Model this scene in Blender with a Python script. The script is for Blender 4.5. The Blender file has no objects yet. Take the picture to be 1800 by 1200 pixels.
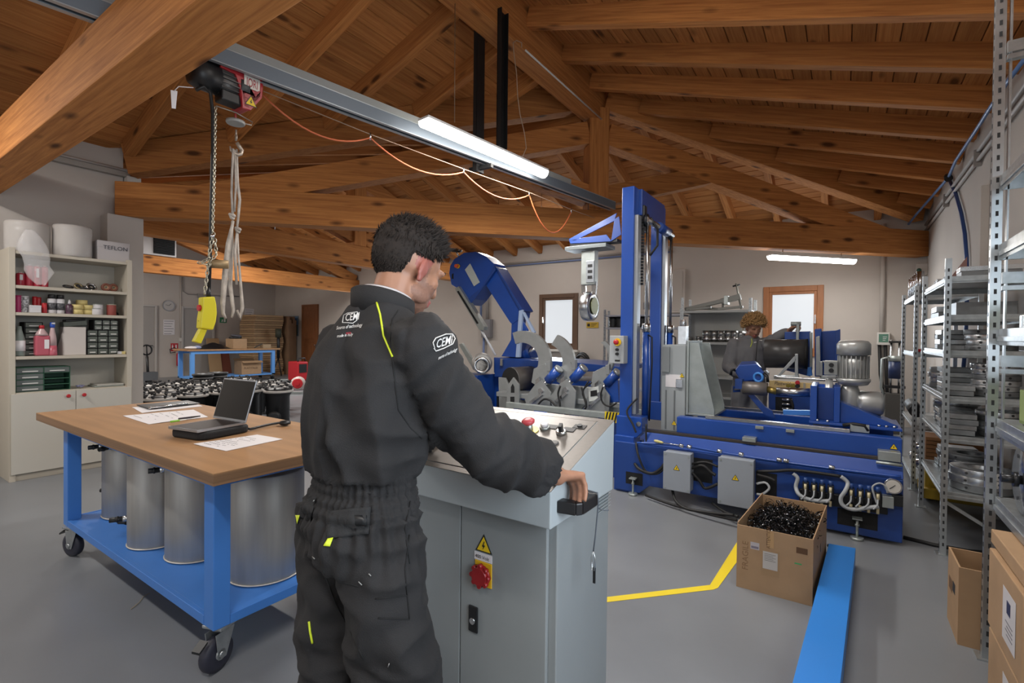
import bpy, bmesh, math, random
from math import sin, cos, pi, radians, sqrt, atan2
from mathutils import Vector as V, Matrix, noise
from mathutils.bvhtree import BVHTree
random.seed(7)
S = bpy.context.scene
COL = S.collection
# ---------- camera, exposure, world, light ----------
cam = bpy.data.objects.new('camera', bpy.data.cameras.new('camera')); COL.objects.link(cam)
CH = 1.45
yaw, pitch, roll = radians(34.15), radians(-.68), radians(-.605)
FW = V((-sin(yaw)*cos(pitch), cos(yaw)*cos(pitch), sin(pitch)))
r0 = V((cos(yaw), sin(yaw), 0)); u0 = r0.cross(FW)
RT = r0*cos(roll) - u0*sin(roll); UP = RT.cross(FW)
cam.matrix_world = Matrix(((RT.x, UP.x, -FW.x, 0), (RT.y, UP.y, -FW.y, 0), (RT.z, UP.z, -FW.z, CH), (0, 0, 0, 1)))
cam.data.sensor_width = 36; cam.data.lens = 860/1800*36; cam.data.clip_start = .05
S.camera = cam
S.view_settings.view_transform = 'Standard'; S.view_settings.look = 'None'
S.view_settings.gamma = 1; S.view_settings.use_curve_mapping = False
S.view_settings.exposure = 0.0
S.cycles.use_denoising = True; S.cycles.max_bounces = 8; S.cycles.diffuse_bounces = 5
S.cycles.sample_clamp_indirect = 4
wd = bpy.data.worlds.new('sky'); S.world = wd; wd.use_nodes = True
wd.node_tree.nodes['Background'].inputs[0].default_value = (.93, .97, 1, 1)
wd.node_tree.nodes['Background'].inputs[1].default_value = .95
def area(name, loc, rot, sx, sy, power, col=(1, 1, 1), spread=180):
    d = bpy.data.lights.new(name, 'AREA'); d.shape = 'RECTANGLE'; d.size = sx; d.size_y = sy
    d.energy = power; d.color = col; d.spread = radians(spread)
    o = bpy.data.objects.new(name, d); COL.objects.link(o); o.location = loc; o.rotation_euler = rot
    return o
# daylight through the two back windows; the other areas are added fill
DAY = (.8, .9, 1)
area('window_or_fill_daylight', (-.79, 10.36, 1.8), (radians(-90), 0, 0), .7, 1.0, 40, DAY)
area('window_or_fill_daylight', (-5.75, 10.36, 1.8), (radians(-90), 0, 0), .8, 1.0, 45, DAY)
area('window_or_fill_daylight', (1.02, .6, 1.75), (0, radians(90), 0), 1.3, 1.5, 62, DAY)  # added fill, unseen window; follows the bluish light on the cabinet side
area('added_gate_fill', (-2.6, -3.4, 1.7), (radians(90), 0, 0), 3.2, 2.6, 20, (.95, .97, 1))  # added fill light from behind the camera, its gate is made up
area('window_or_fill_daylight', (-12.0, 10.36, 1.9), (radians(-90), 0, 0), 3.5, 1.2, 60, DAY)  # added fill for the far wing, its window is made up
LAMP = (1, .965, .92)
# ---------- pixel -> world helpers (1800 x 1200 frame of the photograph) ----------
def ray(x, y): return RT*((x-900)/860) - UP*((y-600)/860) + FW
CC = V((0, 0, CH))
def onz(x, y, z=0.): d = ray(x, y); return CC + d*((z-CH)/d.z)
def onx(x, y, X): d = ray(x, y); return CC + d*(X/d.x)
def ony(x, y, Y): d = ray(x, y); return CC + d*(Y/d.y)
def atd(x, y, D): return CC + ray(x, y)*D
# ---------- materials ----------
def lin(c): return c/12.92 if c <= .04045 else ((c+.055)/1.055)**2.4
def rgb(h):
    return tuple(lin(int(h[i:i+2], 16)/255) for i in (0, 2, 4)) + (1,)
MATS = {}
def mat(name, col, rough=.5, metal=0., var=0., vs=8., bump=0., bs=60., emit=0., alpha=1., coat=0., stretch=None, trans=0., rvar=0.):
    if name in MATS: return MATS[name]
    m = bpy.data.materials.new(name); m.use_nodes = True; nt = m.node_tree; b = nt.nodes['Principled BSDF']
    c = rgb(col)
    b.inputs['Base Color'].default_value = c; b.inputs['Roughness'].default_value = rough; b.inputs['Metallic'].default_value = metal
    if coat: b.inputs['Coat Weight'].default_value = coat; b.inputs['Coat Roughness'].default_value = .15
    if trans: b.inputs['Transmission Weight'].default_value = trans
    if alpha < 1: b.inputs['Alpha'].default_value = alpha
    if emit: b.inputs['Emission Color'].default_value = c; b.inputs['Emission Strength'].default_value = emit
    def tc(scale):
        t = nt.nodes.new('ShaderNodeTexCoord'); mp = nt.nodes.new('ShaderNodeMapping')
        mp.inputs['Scale'].default_value = stretch or (1, 1, 1)
        nt.links.new(t.outputs['Object'], mp.inputs[0]); n = nt.nodes.new('ShaderNodeTexNoise'); n.inputs['Scale'].default_value = scale
        n.inputs['Detail'].default_value = 6; nt.links.new(mp.outputs[0], n.inputs['Vector']); return n
    if var:
        n = tc(vs); r = nt.nodes.new('ShaderNodeValToRGB')
        r.color_ramp.elements[0].position = .3; r.color_ramp.elements[1].position = .7
        r.color_ramp.elements[0].color = tuple(x*(1-var) for x in c[:3])+(1,)
        r.color_ramp.elements[1].color = tuple(min(1, x*(1+var)) for x in c[:3])+(1,)
        nt.links.new(n.outputs[0], r.inputs[0]); nt.links.new(r.outputs[0], b.inputs['Base Color'])
        if rvar:
            mr = nt.nodes.new('ShaderNodeMapRange'); mr.inputs[3].default_value = rough-rvar; mr.inputs[4].default_value = rough+rvar
            nt.links.new(n.outputs[0], mr.inputs[0]); nt.links.new(mr.outputs[0], b.inputs['Roughness'])
    if bump:
        n = tc(bs); bp = nt.nodes.new('ShaderNodeBump'); bp.inputs['Strength'].default_value = bump; bp.inputs['Distance'].default_value = .01
        nt.links.new(n.outputs[0], bp.inputs['Height']); nt.links.new(bp.outputs[0], b.inputs['Normal'])
    MATS[name] = m; return m
def wood(name, axis, light, dark, knot=1., fine=1.):
    m = bpy.data.materials.new(name); m.use_nodes = True; nt = m.node_tree; b = nt.nodes['Principled BSDF']; N = nt.nodes.new; L = nt.links.new
    b.inputs['Roughness'].default_value = .75; b.inputs['Specular IOR Level'].default_value = .22
    t = N('ShaderNodeTexCoord'); oi = N('ShaderNodeObjectInfo')
    mp = N('ShaderNodeMapping')
    if axis == 'd': mp.inputs['Rotation'].default_value = (0, 0, radians(-45))
    SLA = radians(17.74)
    if axis in 'abeg': mp.inputs['Rotation'].default_value = {'a': (0, -SLA, 0), 'b': (0, SLA, 0), 'e': (SLA, 0, 0), 'g': (-SLA, 0, 0)}[axis]
    if axis == 'w': mp.inputs['Rotation'].default_value = (0, 0, radians(45))
    ml = N('ShaderNodeVectorMath'); ml.operation = 'SCALE'; ml.inputs[3].default_value = 37
    cx = N('ShaderNodeCombineXYZ'); L(oi.outputs['Random'], cx.inputs[0]); L(oi.outputs['Random'], cx.inputs[1]); L(oi.outputs['Random'], cx.inputs[2])
    L(cx.outputs[0], ml.inputs[0]); ad = N('ShaderNodeVectorMath'); L(t.outputs['Object'], ad.inputs[0]); L(ml.outputs[0], ad.inputs[1])
    L(t.outputs['Object'], mp.inputs[0]); L(mp.outputs[0], ad.inputs[0])
    sc = N('ShaderNodeVectorMath'); sc.operation = 'MULTIPLY'
    a = {'x': 0, 'y': 1, 'z': 2, 'd': 0, 'w': 0, 'a': 0, 'b': 0, 'e': 1, 'g': 1}[axis]
    s = [20*fine]*3; s[a] = .7; sc.inputs[1].default_value = s
    L(ad.outputs[0], sc.inputs[0])
    n = N('ShaderNodeTexNoise'); n.inputs['Scale'].default_value = 2.2; n.inputs['Detail'].default_value = 8; n.inputs['Roughness'].default_value = .62; n.inputs['Distortion'].default_value = .6
    L(sc.outputs[0], n.inputs['Vector'])
    r = N('ShaderNodeValToRGB'); r.color_ramp.elements[0].position = .28; r.color_ramp.elements[1].position = .72
    r.color_ramp.elements[0].color = rgb(dark); r.color_ramp.elements[1].color = rgb(light); L(n.outputs[0], r.inputs[0])
    # knots
    s2 = [9.]*3; s2[a] = 3.2
    k = N('ShaderNodeVectorMath'); k.operation = 'MULTIPLY'; k.inputs[1].default_value = s2; L(ad.outputs[0], k.inputs[0])
    vo = N('ShaderNodeTexVoronoi'); vo.inputs['Scale'].default_value = .62; L(k.outputs[0], vo.inputs['Vector'])
    kr = N('ShaderNodeValToRGB'); e = kr.color_ramp.elements; e[0].position = .1; e[0].color = (1, 1, 1, 1); e[1].position = .24; e[1].color = (0, 0, 0, 1); L(vo.outputs['Distance'], kr.inputs[0])
    gt = N('ShaderNodeMath'); gt.operation = 'GREATER_THAN'; gt.inputs[1].default_value = .25
    sx = N('ShaderNodeSeparateColor'); L(vo.outputs['Color'], sx.inputs[0]); L(sx.outputs[0], gt.inputs[0])
    kk = N('ShaderNodeMath'); kk.operation = 'MULTIPLY'; L(kr.outputs[0], kk.inputs[0]); L(gt.outputs[0], kk.inputs[1])
    km = N('ShaderNodeMath'); km.operation = 'MULTIPLY'; km.inputs[1].default_value = .85*knot; L(kk.outputs[0], km.inputs[0])
    mx = N('ShaderNodeMix'); mx.data_type = 'RGBA'; L(km.outputs[0], mx.inputs[0]); L(r.outputs[0], mx.inputs[6]); mx.inputs[7].default_value = rgb('3a1d0c')
    hs = N('ShaderNodeHueSaturation'); vr = N('ShaderNodeMapRange'); vr.inputs[3].default_value = .82; vr.inputs[4].default_value = 1.16
    L(oi.outputs['Random'], vr.inputs[0]); L(vr.outputs[0], hs.inputs['Value']); L(mx.outputs[2], hs.inputs['Color']); L(hs.outputs[0], b.inputs['Base Color'])
    MATS[name] = m; return m
# ---------- geometry collector ----------
BASE = {}
class G:
    def __init__(s): s.v = []; s.f = []; s.mi = []; s.sm = []
    def add(s, vs, fs, mi=0, sm=False):
        o = len(s.v); s.v += [V(p) for p in vs]
        for f in fs: s.f.append([o+i for i in f]); s.mi.append(mi); s.sm.append(sm)
        return s
    def box(s, x0, x1, y0, y1, z0, z1, mi=0):
        return s.add([(x, y, z) for z in (z0, z1) for y in (y0, y1) for x in (x0, x1)],
                     [(0, 2, 3, 1), (4, 5, 7, 6), (0, 1, 5, 4), (2, 6, 7, 3), (0, 4, 6, 2), (1, 3, 7, 5)], mi)
    def cb(s, c, sz, rz=0, mi=0, M=None):       # centred box, optional rotation
        M = M or Matrix.Rotation(rz, 3, 'Z'); c = V(c); h = V(sz)/2
        return s.add([c + M @ V((x*h.x, y*h.y, z*h.z)) for z in (-1, 1) for y in (-1, 1) for x in (-1, 1)],
                     [(0, 2, 3, 1), (4, 5, 7, 6), (0, 1, 5, 4), (2, 6, 7, 3), (0, 4, 6, 2), (1, 3, 7, 5)], mi)
    def beam(s, p, q, w, h, up=(0, 0, 1), mi=0):
        p = V(p); q = V(q); d = (q-p).normalized(); r = d.cross(V(up)).normalized()*w/2; u = r.cross(d).normalized()*h/2
        return s.add([e + r*a + u*b for e in (p, q) for a, b in ((-1, -1), (1, -1), (1, 1), (-1, 1))],
                     [(0, 1, 2, 3), (7, 6, 5, 4), (0, 4, 5, 1), (1, 5, 6, 2), (2, 6, 7, 3), (3, 7, 4, 0)], mi)
    def cyl(s, p, q, r, n=16, r2=None, cap=True, mi=0, mc=None):
        p = V(p); q = V(q); r2 = r if r2 is None else r2; d = (q-p).normalized()
        a = d.orthogonal().normalized(); b = d.cross(a); o = len(s.v)
        for c, R in ((p, r), (q, r2)):
            for i in range(n): t = 2*pi*i/n; s.v.append(c + a*(R*cos(t)) + b*(R*sin(t)))
        for i in range(n): j = (i+1) % n; s.f.append([o+i, o+j, o+n+j, o+n+i]); s.mi.append(mi); s.sm.append(True)
        if cap:
            m_ = mi if mc is None else mc
            s.f.append([o+i for i in range(n)][::-1]); s.f.append([o+n+i for i in range(n)]); s.mi += [m_, m_]; s.sm += [False, False]
        return s
    def tube(s, pts, r, n=8, mi=0, cap=True, closed=False):
        pts = [V(p) for p in pts]; o = len(s.v); N = len(pts); a = None
        for k, p in enumerate(pts):
            if closed: d = pts[(k+1) % N]-pts[k-1]
            else: d = pts[min(k+1, N-1)]-pts[max(k-1, 0)]
            d.normalize()
            a = d.orthogonal().normalized() if a is None else (a - d*a.dot(d)).normalized()
            b = d.cross(a); R = r[k] if isinstance(r, (list, tuple)) else r
            for i in range(n): t = 2*pi*i/n; s.v.append(p + a*(R*cos(t)) + b*(R*sin(t)))
        for k in range(N if closed else N-1):
            k2 = (k+1) % N
            for i in range(n): j = (i+1) % n; s.f.append([o+k*n+i, o+k*n+j, o+k2*n+j, o+k2*n+i]); s.mi.append(mi); s.sm.append(True)
        if cap and not closed:
            s.f.append([o+i for i in range(n)][::-1]); s.f.append([o+(N-1)*n+i for i in range(n)]); s.mi += [mi, mi]; s.sm += [False, False]
        return s
    def lathe(s, c, prof, n=20, axis=(0, 0, 1), mi=0):   # prof: (radius, height along axis)
        c = V(c); d = V(axis).normalized(); a = d.orthogonal().normalized(); b = d.cross(a); o = len(s.v)
        for R, h in prof:
            for i in range(n): t = 2*pi*i/n; s.v.append(c + d*h + a*(R*cos(t)) + b*(R*sin(t)))
        for k in range(len(prof)-1):
            for i in range(n): j = (i+1) % n; s.f.append([o+k*n+i, o+k*n+j, o+(k+1)*n+j, o+(k+1)*n+i]); s.mi.append(mi); s.sm.append(True)
        s.f.append([o+i for i in range(n)][::-1]); K = len(prof)-1; s.f.append([o+K*n+i for i in range(n)]); s.mi += [mi, mi]; s.sm += [False, False]
        return s
    def prism(s, poly, vec, mi=0):
        n = len(poly); vec = V(vec); o = len(s.v); s.v += [V(p) for p in poly] + [V(p)+vec for p in poly]
        s.f.append([o+i for i in range(n)]); s.f.append([o+n+i for i in range(n)][::-1])
        for i in range(n): j = (i+1) % n; s.f.append([o+j, o+i, o+n+i, o+n+j])
        s.mi += [mi]*(n+2); s.sm += [False]*(n+2); return s
    def ell(s, c, rx, ry, rz, n=14, mi=0, M=None):
        c = V(c); k = n//2; o = len(s.v); M = M or Matrix.Identity(3)
        for i in range(1, k):
            ph = pi*i/k
            for j in range(n): t = 2*pi*j/n; s.v.append(c + M @ V((rx*sin(ph)*cos(t), ry*sin(ph)*sin(t), rz*cos(ph))))
        s.v += [c + M @ V((0, 0, rz)), c + M @ V((0, 0, -rz))]; e = o+(k-1)*n
        for i in range(k-2):
            for j in range(n): q = (j+1) % n; s.f.append([o+i*n+j, o+(i+1)*n+j, o+(i+1)*n+q, o+i*n+q]); s.mi.append(mi); s.sm.append(True)
        for j in range(n):
            q = (j+1) % n; s.f.append([e, o+j, o+q]); s.f.append([e+1, o+(k-2)*n+q, o+(k-2)*n+j]); s.mi += [mi, mi]; s.sm += [True, True]
        return s
    def tor(s, c, axis, R, r, n=20, m=8, mi=0, a0=0, a1=2*pi):
        c = V(c); d = V(axis).normalized(); a = d.orthogonal().normalized(); b = d.cross(a); full = abs(a1-a0-2*pi) < 1e-6
        k = n if full else n+1
        return s.tube([c + a*(R*cos(a0+(a1-a0)*i/n)) + b*(R*sin(a0+(a1-a0)*i/n)) for i in range(k)], r, m, mi, closed=full)
    def out(s, name, mats, parent=None, bev=0., seg=2, base=None, label=None):
        if not isinstance(mats, (list, tuple)): mats = [mats]
        if parent is not None: b = BASE[parent]
        elif base is not None: b = V(base)
        else:
            xs = [p.x for p in s.v]; ys = [p.y for p in s.v]; b = V(((min(xs)+max(xs))/2, (min(ys)+max(ys))/2, min(p.z for p in s.v)))
        me = bpy.data.meshes.new(name); me.from_pydata([p-b for p in s.v], [], s.f); me.update()
        for i, p in enumerate(me.polygons): p.material_index = s.mi[i]; p.use_smooth = s.sm[i]
        for m in mats: me.materials.append(m)
        bm = bmesh.new(); bm.from_mesh(me); bmesh.ops.recalc_face_normals(bm, faces=bm.faces); bm.to_mesh(me); bm.free()
        o = bpy.data.objects.new(name, me); COL.objects.link(o); BASE[o] = b
        if parent is not None: o.parent = parent
        else: o.location = b
        if bev:
            md = o.modifiers.new('bevel', 'BEVEL'); md.width = bev; md.segments = seg; md.limit_method = 'ANGLE'; md.angle_limit = radians(50)
            md.harden_normals = False
        if label: o['label'] = label
        return o
def T(name, label, cat, loc, group=None):
    o = bpy.data.objects.new(name, None); COL.objects.link(o); o.location = loc; o.empty_display_size = .1
    BASE[o] = V(loc); o['label'] = label; o['category'] = cat
    if group: o['group'] = group
    return o
def tag(o, label, cat, group=None):
    o['label'] = label; o['category'] = cat
    if group: o['group'] = group
    return o
def struct(o): o['kind'] = 'structure'; return o
def ST(name, loc=(0, 0, 0)):
    o = bpy.data.objects.new(name, None); COL.objects.link(o); o.location = loc; BASE[o] = V(loc); o['kind'] = 'structure'; return o
def dup(o, loc, label=None, rz=None):
    c = o.copy(); COL.objects.link(c); c.location = loc
    if label: c['label'] = label
    if rz is not None: c.rotation_euler = (0, 0, rz)
    BASE[c] = V(loc)
    for ch in list(o.children):
        d = ch.copy(); COL.objects.link(d); d.parent = c
        for g in list(ch.children): e = g.copy(); COL.objects.link(e); e.parent = d
    return c
def text(name, s, size, mat_, parent, origin, xdir, ydir, ext=.0006, align='LEFT', shear=0., conform=None, sx=1.):
    cu = bpy.data.curves.new(name, 'FONT'); cu.body = s; cu.size = size; cu.align_x = align; cu.shear = shear; cu.resolution_u = 3
    t = bpy.data.objects.new('tmp', cu); COL.objects.link(t)
    dg = bpy.context.evaluated_depsgraph_get(); me = bpy.data.meshes.new_from_object(t.evaluated_get(dg)); bpy.data.objects.remove(t)
    x = V(xdir).normalized(); y = V(ydir).normalized(); n = x.cross(y); b = BASE[parent] if parent else V(origin); o_ = V(origin)
    if conform:
        bm = bmesh.new(); bm.from_mesh(me); bmesh.ops.subdivide_edges(bm, edges=[e for e in bm.edges if e.calc_length() > size*.12], cuts=2); bmesh.ops.triangulate(bm, faces=bm.faces); bm.to_mesh(me); bm.free()
    for v in me.vertices:
        p = o_ + x*v.co.x*sx + y*v.co.y
        if conform:
            h = conform.ray_cast(p + n*.3, -n)
            if h[0] is not None: p = h[0] + n*.0022
        else: p = p + n*ext
        v.co = p - b
    me.materials.clear(); me.materials.append(mat_)
    o = bpy.data.objects.new(name, me); COL.objects.link(o); BASE[o] = b
    if parent: o.parent = parent
    else: o.location = b
    return o
# ---------- shared materials ----------
W_L, W_D = 'c28449', '8d562d'
for ax in 'xyzdabeg': wood('wood_'+ax, ax, W_L, W_D)
for ax in 'xy': wood('board_'+ax, ax, 'bd834a', '955b30', .9)
WALL = mat('wall_plaster', 'b9b2ab', .85, var=.04, vs=1.5, bump=.06, bs=180)
WHITE = mat('white_paint', 'c9c6c0', .5)
FLOOR = mat('floor_epoxy', '777a7e', .32, var=.1, vs=1.3, rvar=.06)
GALV = mat('galvanised_steel', 'b4b9bb', .36, .85, var=.14, vs=22)
STEEL = mat('bright_steel', 'c6c8ca', .24, 1., var=.08, vs=30)
ALU = mat('aluminium', 'a9a7a3', .5, .55, var=.09, vs=3, stretch=(9, 9, .8))
GREYST = mat('grey_zinc_plate', 'a9b0ae', .42, .75, var=.1, vs=12)
BLUE = mat('machine_blue', '164394', .34, coat=.3, var=.06, vs=5)
LBLUE = mat('bench_blue', '3f79c6', .42, var=.05, vs=4)
BLK = mat('black_plastic', '17181a', .45)
RUB = mat('black_rubber', '131314', .6)
CARD = mat('cardboard', 'a08262', .8, var=.07, vs=9)
RED = mat('red_plastic', 'b02028', .4)
YEL = mat('yellow_plastic', 'e5c81e', .45)
PAPER = mat('paper', 'd9d6d8', .7)
GCAB = mat('cabinet_grey', 'a9b1b4', .45, var=.03, vs=3)
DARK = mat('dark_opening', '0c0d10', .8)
# ---------- room shell ----------
XR, XL, XE, YB, YI, YF = 1.1, -7.2, -18.0, 10.4, 2.25, -3.5
ZT = 3.3
fl = G(); fl.add([(XE, YI, 0), (XL, YI, 0), (XL, YF, 0), (XR, YF, 0), (XR, YB, 0), (XE, YB, 0)], [(0, 1, 2, 3, 4, 5)])
struct(fl.out('floor', FLOOR, base=(0, 0, 0)))
def wallbox(name, *a): return struct(G().box(*a).out(name, WALL))
wallbox('wall_right', XR, XR+.25, YF, YB+.3, 0, 3.75)
wallbox('wall_left', XL-.25, XL, YF, YI, 0, 3.7)
wallbox('wall_inner', XE, XL-.25, YI-.25, YI, 0, 3.7)
wallbox('wall_front', XL, XR, YF-.25, YF, 0, 5.2)
wallbox('wall_end', XE-.25, XE, YI, YB, 0, 5.2)
wins = [(-12.8, -11.2, 1.3, 2.5), (-6.24, -5.18, 1.13, 2.47), (-1.28, -.31, 1.13, 2.42)]  # first opening is added, out of sight, to go with the far fill
wb = G(); xs = [XE, wins[0][0], wins[0][1], wins[1][0], wins[1][1], wins[2][0], wins[2][1], XR]
for i in range(7):
    if i % 2 == 0: wb.box(xs[i], xs[i+1], YB, YB+.3, 0, 3.75)
    else:
        w = wins[i//2]; wb.box(w[0], w[1], YB, YB+.3, 0, w[2]); wb.box(w[0], w[1], YB, YB+.3, w[3], 3.75)
struct(wb.out('wall_back', WALL))
WFR = mat('window_frame_wood', '9a6238', .5, var=.12, vs=3, stretch=(6, 6, 1)); WFD = mat('window_frame_brown', '5d4636', .5, var=.1, vs=3)
GLASS = mat('frosted_pane', '85888b', .35, trans=.0, emit=.0)
GLASS.node_tree.nodes['Principled BSDF'].inputs['Emission Color'].default_value = (.9, .95, 1, 1)
GLASS.node_tree.nodes['Principled BSDF'].inputs['Emission Strength'].default_value = .66
for k, w in enumerate(wins):
    e = ST('window_%d' % (k+1), ((w[0]+w[1])/2, YB, w[2])); m = (WFD, WFD, WFR)[k]
    g = G(); t = .1; y0, y1 = YB-.03, YB+.06
    g.box(w[0], w[0]+t, y0, y1, w[2], w[3]); g.box(w[1]-t, w[1], y0, y1, w[2], w[3]); g.box(w[0]+t, w[1]-t, y0, y1, w[3]-t, w[3]); g.box(w[0]+t, w[1]-t, y0, y1, w[2], w[2]+t)
    g.out('window_frame', m, e, bev=.006)
    g = G(); a, b_, c, d = w[0]+t, w[1]-t, w[2]+t, w[3]-t; t = .05
    g.box(a, a+t, y0+.015, y1, c, d); g.box(b_-t, b_, y0+.015, y1, c, d); g.box(a+t, b_-t, y0+.015, y1, d-t, d); g.box(a+t, b_-t, y0+.015, y1, c, c+t)
    g.out('sash', m, e, bev=.005)
    G().box(a+t, b_-t, y1-.02, y1-.012, c+t, d-t).out('pane', GLASS, e)
    hx = a+t/2 if k == 1 else b_-t/2; hz = (c+d)/2-(.0 if k == 0 else -.0)
    G().box(hx-.012, hx+.012, y0-.005, y0+.02, hz-.05, hz+.05).cyl((hx, y0-.03, hz), (hx, y0+.01, hz), .009, 8).box(hx-.01, hx+.01, y0-.045, y0-.03, hz-.02, hz+.11).out('window_handle', STEEL, e)
    if k == 1: G().box(w[0]-.05, w[1]+.05, YB-.12, YB, w[2]-.05, w[2]).out('window_sill', WHITE, e, bev=.004)
for nm, axis, a0, a1, z0, z1 in (('window_4', 'y', -.1, 1.3, 1.0, 2.5), ('door_4', 'x', -4.3, -.9, 0.0, 3.0)):  # unseen window and gate, added to back the fill lights
    def bx_(g, u0, u1, d0, d1, w0, w1): return g.box(XR-d1, XR-d0, u0, u1, w0, w1) if axis == 'y' else g.box(u0, u1, YF+d0, YF+d1, w0, w1)
    e = ST(nm, (XR, .6, 1.0) if axis == 'y' else (-2.6, YF, 0)); g = G(); t = .08; mid_ = (a0+a1)/2
    for u in ((a0, a0+t), (a1-t, a1), (mid_-t/2, mid_+t/2)): bx_(g, u[0], u[1], .001, .06, z0, z1)
    for u in ((a0+t, mid_-t/2), (mid_+t/2, a1-t)): bx_(g, u[0], u[1], .001, .06, z0, z0+t); bx_(g, u[0], u[1], .001, .06, z1-t, z1)
    g.out('window_frame' if axis == 'y' else 'door_frame', WFD, e, bev=.005)
    for u in ((a0+t, mid_-t/2), (mid_+t/2, a1-t)): g = G(); bx_(g, u[0], u[1], .02, .03, z0+t, z1-t); g.out('pane', GLASS, e)
# ---------- roof ----------
RX, RY, SL = -2.95, 6.35, .32
def zr(s): return 4.73 + .2 - SL*(s-.12)        # underside of boards, s = horizontal distance from a ridge
ceil = ST('ceiling', (0, 0, 3.4))
BT = .025; bw = .165
def board(p0, p1, p2, p3, mname):    # quad at the underside, thickness upward
    G().prism([p0, p1, p2, p3], (0, 0, BT)).out('board', MATS[mname], ceil, bev=.006, seg=1)
n = int(4.4/bw)+1
for i in range(n):
    a, b = i*bw, (i+1)*bw-.006; j = random.uniform(-.0025, .0025)
    za, zb = zr(a)+j, zr(b)+j
    board((RX+a, YF, za), (RX+b, YF, zb), (RX+b, RY+b, zb), (RX+a, RY+a, za), 'board_y')            # right slope
    board((RX-b, YF, zb), (RX-a, YF, za), (RX-a, RY-a, za), (RX-b, RY-b, zb), 'board_y')            # left slope
    board((XE-.2, RY+a, za), (RX+a, RY+a, za), (RX+b, RY+b, zb), (XE-.2, RY+b, zb), 'board_x')      # outer slope
    board((XE-.2, RY-b, zb), (RX-b, RY-b, zb), (RX-a, RY-a, za), (XE-.2, RY-a, za), 'board_x')      # inner slope
DECK = mat('roof_deck', '5a3a20', .8)
def deck(*q): struct(G().prism(q, (0, 0, .08)).out('trim_roof_deck', DECK))
E4 = 4.5; z0_, z1_ = zr(0)+BT+.003, zr(E4)+BT+.003
deck((RX, YF-.3, z0_), (RX+E4, YF-.3, z1_), (RX+E4, RY+E4, z1_), (RX, RY, z0_))
deck((RX-E4, YF-.3, z1_), (RX, YF-.3, z0_), (RX, RY, z0_), (RX-E4, RY-E4, z1_))
deck((XE-.4, RY, z0_), (RX, RY, z0_), (RX+E4, RY+E4, z1_), (XE-.4, RY+E4, z1_))
deck((XE-.4, RY-E4, z1_), (RX-E4, RY-E4, z1_), (RX, RY, z0_), (XE-.4, RY, z0_))
RW, RD = .1, .2
def rafter(p, q, ax):    # p, q on the boards' underside
    d = V((0, 0, RD/2)); G().beam(V(p)-d, V(q)-d, RW, RD).out('rafter', MATS['wood_'+ax], ceil, bev=.004, seg=1)
def on_r(s, y, sgn): return (RX+sgn*s, y, zr(s))
def on_o(x, s, sgn): return (x, RY+sgn*s, zr(s))
yy = [9.86-.775*k for k in range(18)]
for y in yy:
    s0 = max(.12, y-RY+.12)
    if y > YF: rafter(on_r(s0, y, 1), on_r(4.05, y, 1), 'a')
for k in range(13):
    y = 6.1-.775*k
    if y < YF: break
    s1 = min(4.25, RY-y-.12)
    if s1 > .2: rafter(on_r(.12, y, -1), on_r(s1, y, -1), 'b')
xx = [-6.96+.74*k for k in range(11)]
for x in xx + [-7.72-.76*k for k in range(14)]:
    s0 = max(.12, x-RX+.12)
    if s0 < 3.9: rafter(on_o(x, s0, 1), on_o(x, 4.05, 1), 'e')
for k in range(19):
    x = -3.7-.76*k; s1 = min(4.1, RX-x-.12)
    if s1 > .25 and x > XE: rafter(on_o(x, .12, -1), on_o(x, s1, -1), 'g')
# ridge beams
tag(G().box(RX-.12, RX+.12, YF, RY+.1, 4.46, 4.96).out('ridge_beam', MATS['wood_y'], bev=.006), 'timber ridge beam running from above the rail to the king post', 'beam')
tag(G().box(XE, RX-.15, RY-.12, RY+.12, 4.46, 4.96).out('ridge_beam', MATS['wood_x'], bev=.006), 'timber ridge beam of the far wing above its two trusses', 'beam')
# near tie beam
tag(G().box(XL, XR, .95, 1.2, 2.83, 3.17).out('tie_beam', MATS['wood_x'], bev=.008), 'large close timber tie beam crossing above the red hoist', 'beam')
# diagonal truss
def truss(name, label, A, B, mid, ax, kw=.28, w=.24, prin=True, hip=False):
    A, B, mid = V(A), V(B), V(mid); e = T(name, label, 'roof truss', (mid.x, mid.y, 2.8)); d = (B-A).normalized(); n = d.cross(V((0, 0, 1)))
    G().beam(A+V((0, 0, 3.0)), B+V((0, 0, 3.0)), w, .4).out('tie_beam', MATS['wood_'+ax], e, bev=.008)
    G().beam(mid+V((0, 0, 3.2)), mid+V((0, 0, 4.62)), kw, kw, up=n).out('king_post', MATS['wood_z'], e, bev=.006)
    for s, E in ((-1, A), (1, B)):
        L = (E-mid).length; D = d*s
        if hip:
            G().beam(mid+D*.14+V((0, 0, 4.27)), mid+D*(L*.86)+V((0, 0, 3.05)), w*.96, .3).out('principal_rafter', MATS['wood_'+ax], e, bev=.006)
            z0 = 4.79; k = SL/sqrt(2)
            G().beam(mid+D*.12+V((0, 0, z0)), mid+D*(L*.985)+V((0, 0, z0-k*(L*.985))), .2, .36).out('hip_beam' if s > 0 else 'valley_beam', MATS['wood_'+ax], e, bev=.006)
            G().beam(mid+D*.13+V((0, 0, 3.42)), mid+D*1.75+V((0, 0, 3.84)), w*.9, .26).out('strut', MATS['wood_'+ax], e, bev=.006)
        else:
            G().beam(mid+D*.12+V((0, 0, 4.52)), mid+D*(L*.97)+V((0, 0, 3.2)), w*.9, .3).out('principal_rafter', MATS['wood_'+ax], e, bev=.006)
            G().beam(mid+D*.12+V((0, 0, 3.35)), mid+D*(L*.42)+V((0, 0, 3.85)), w*.8, .2).out('strut', MATS['wood_'+ax], e, bev=.006)
    return e
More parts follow.
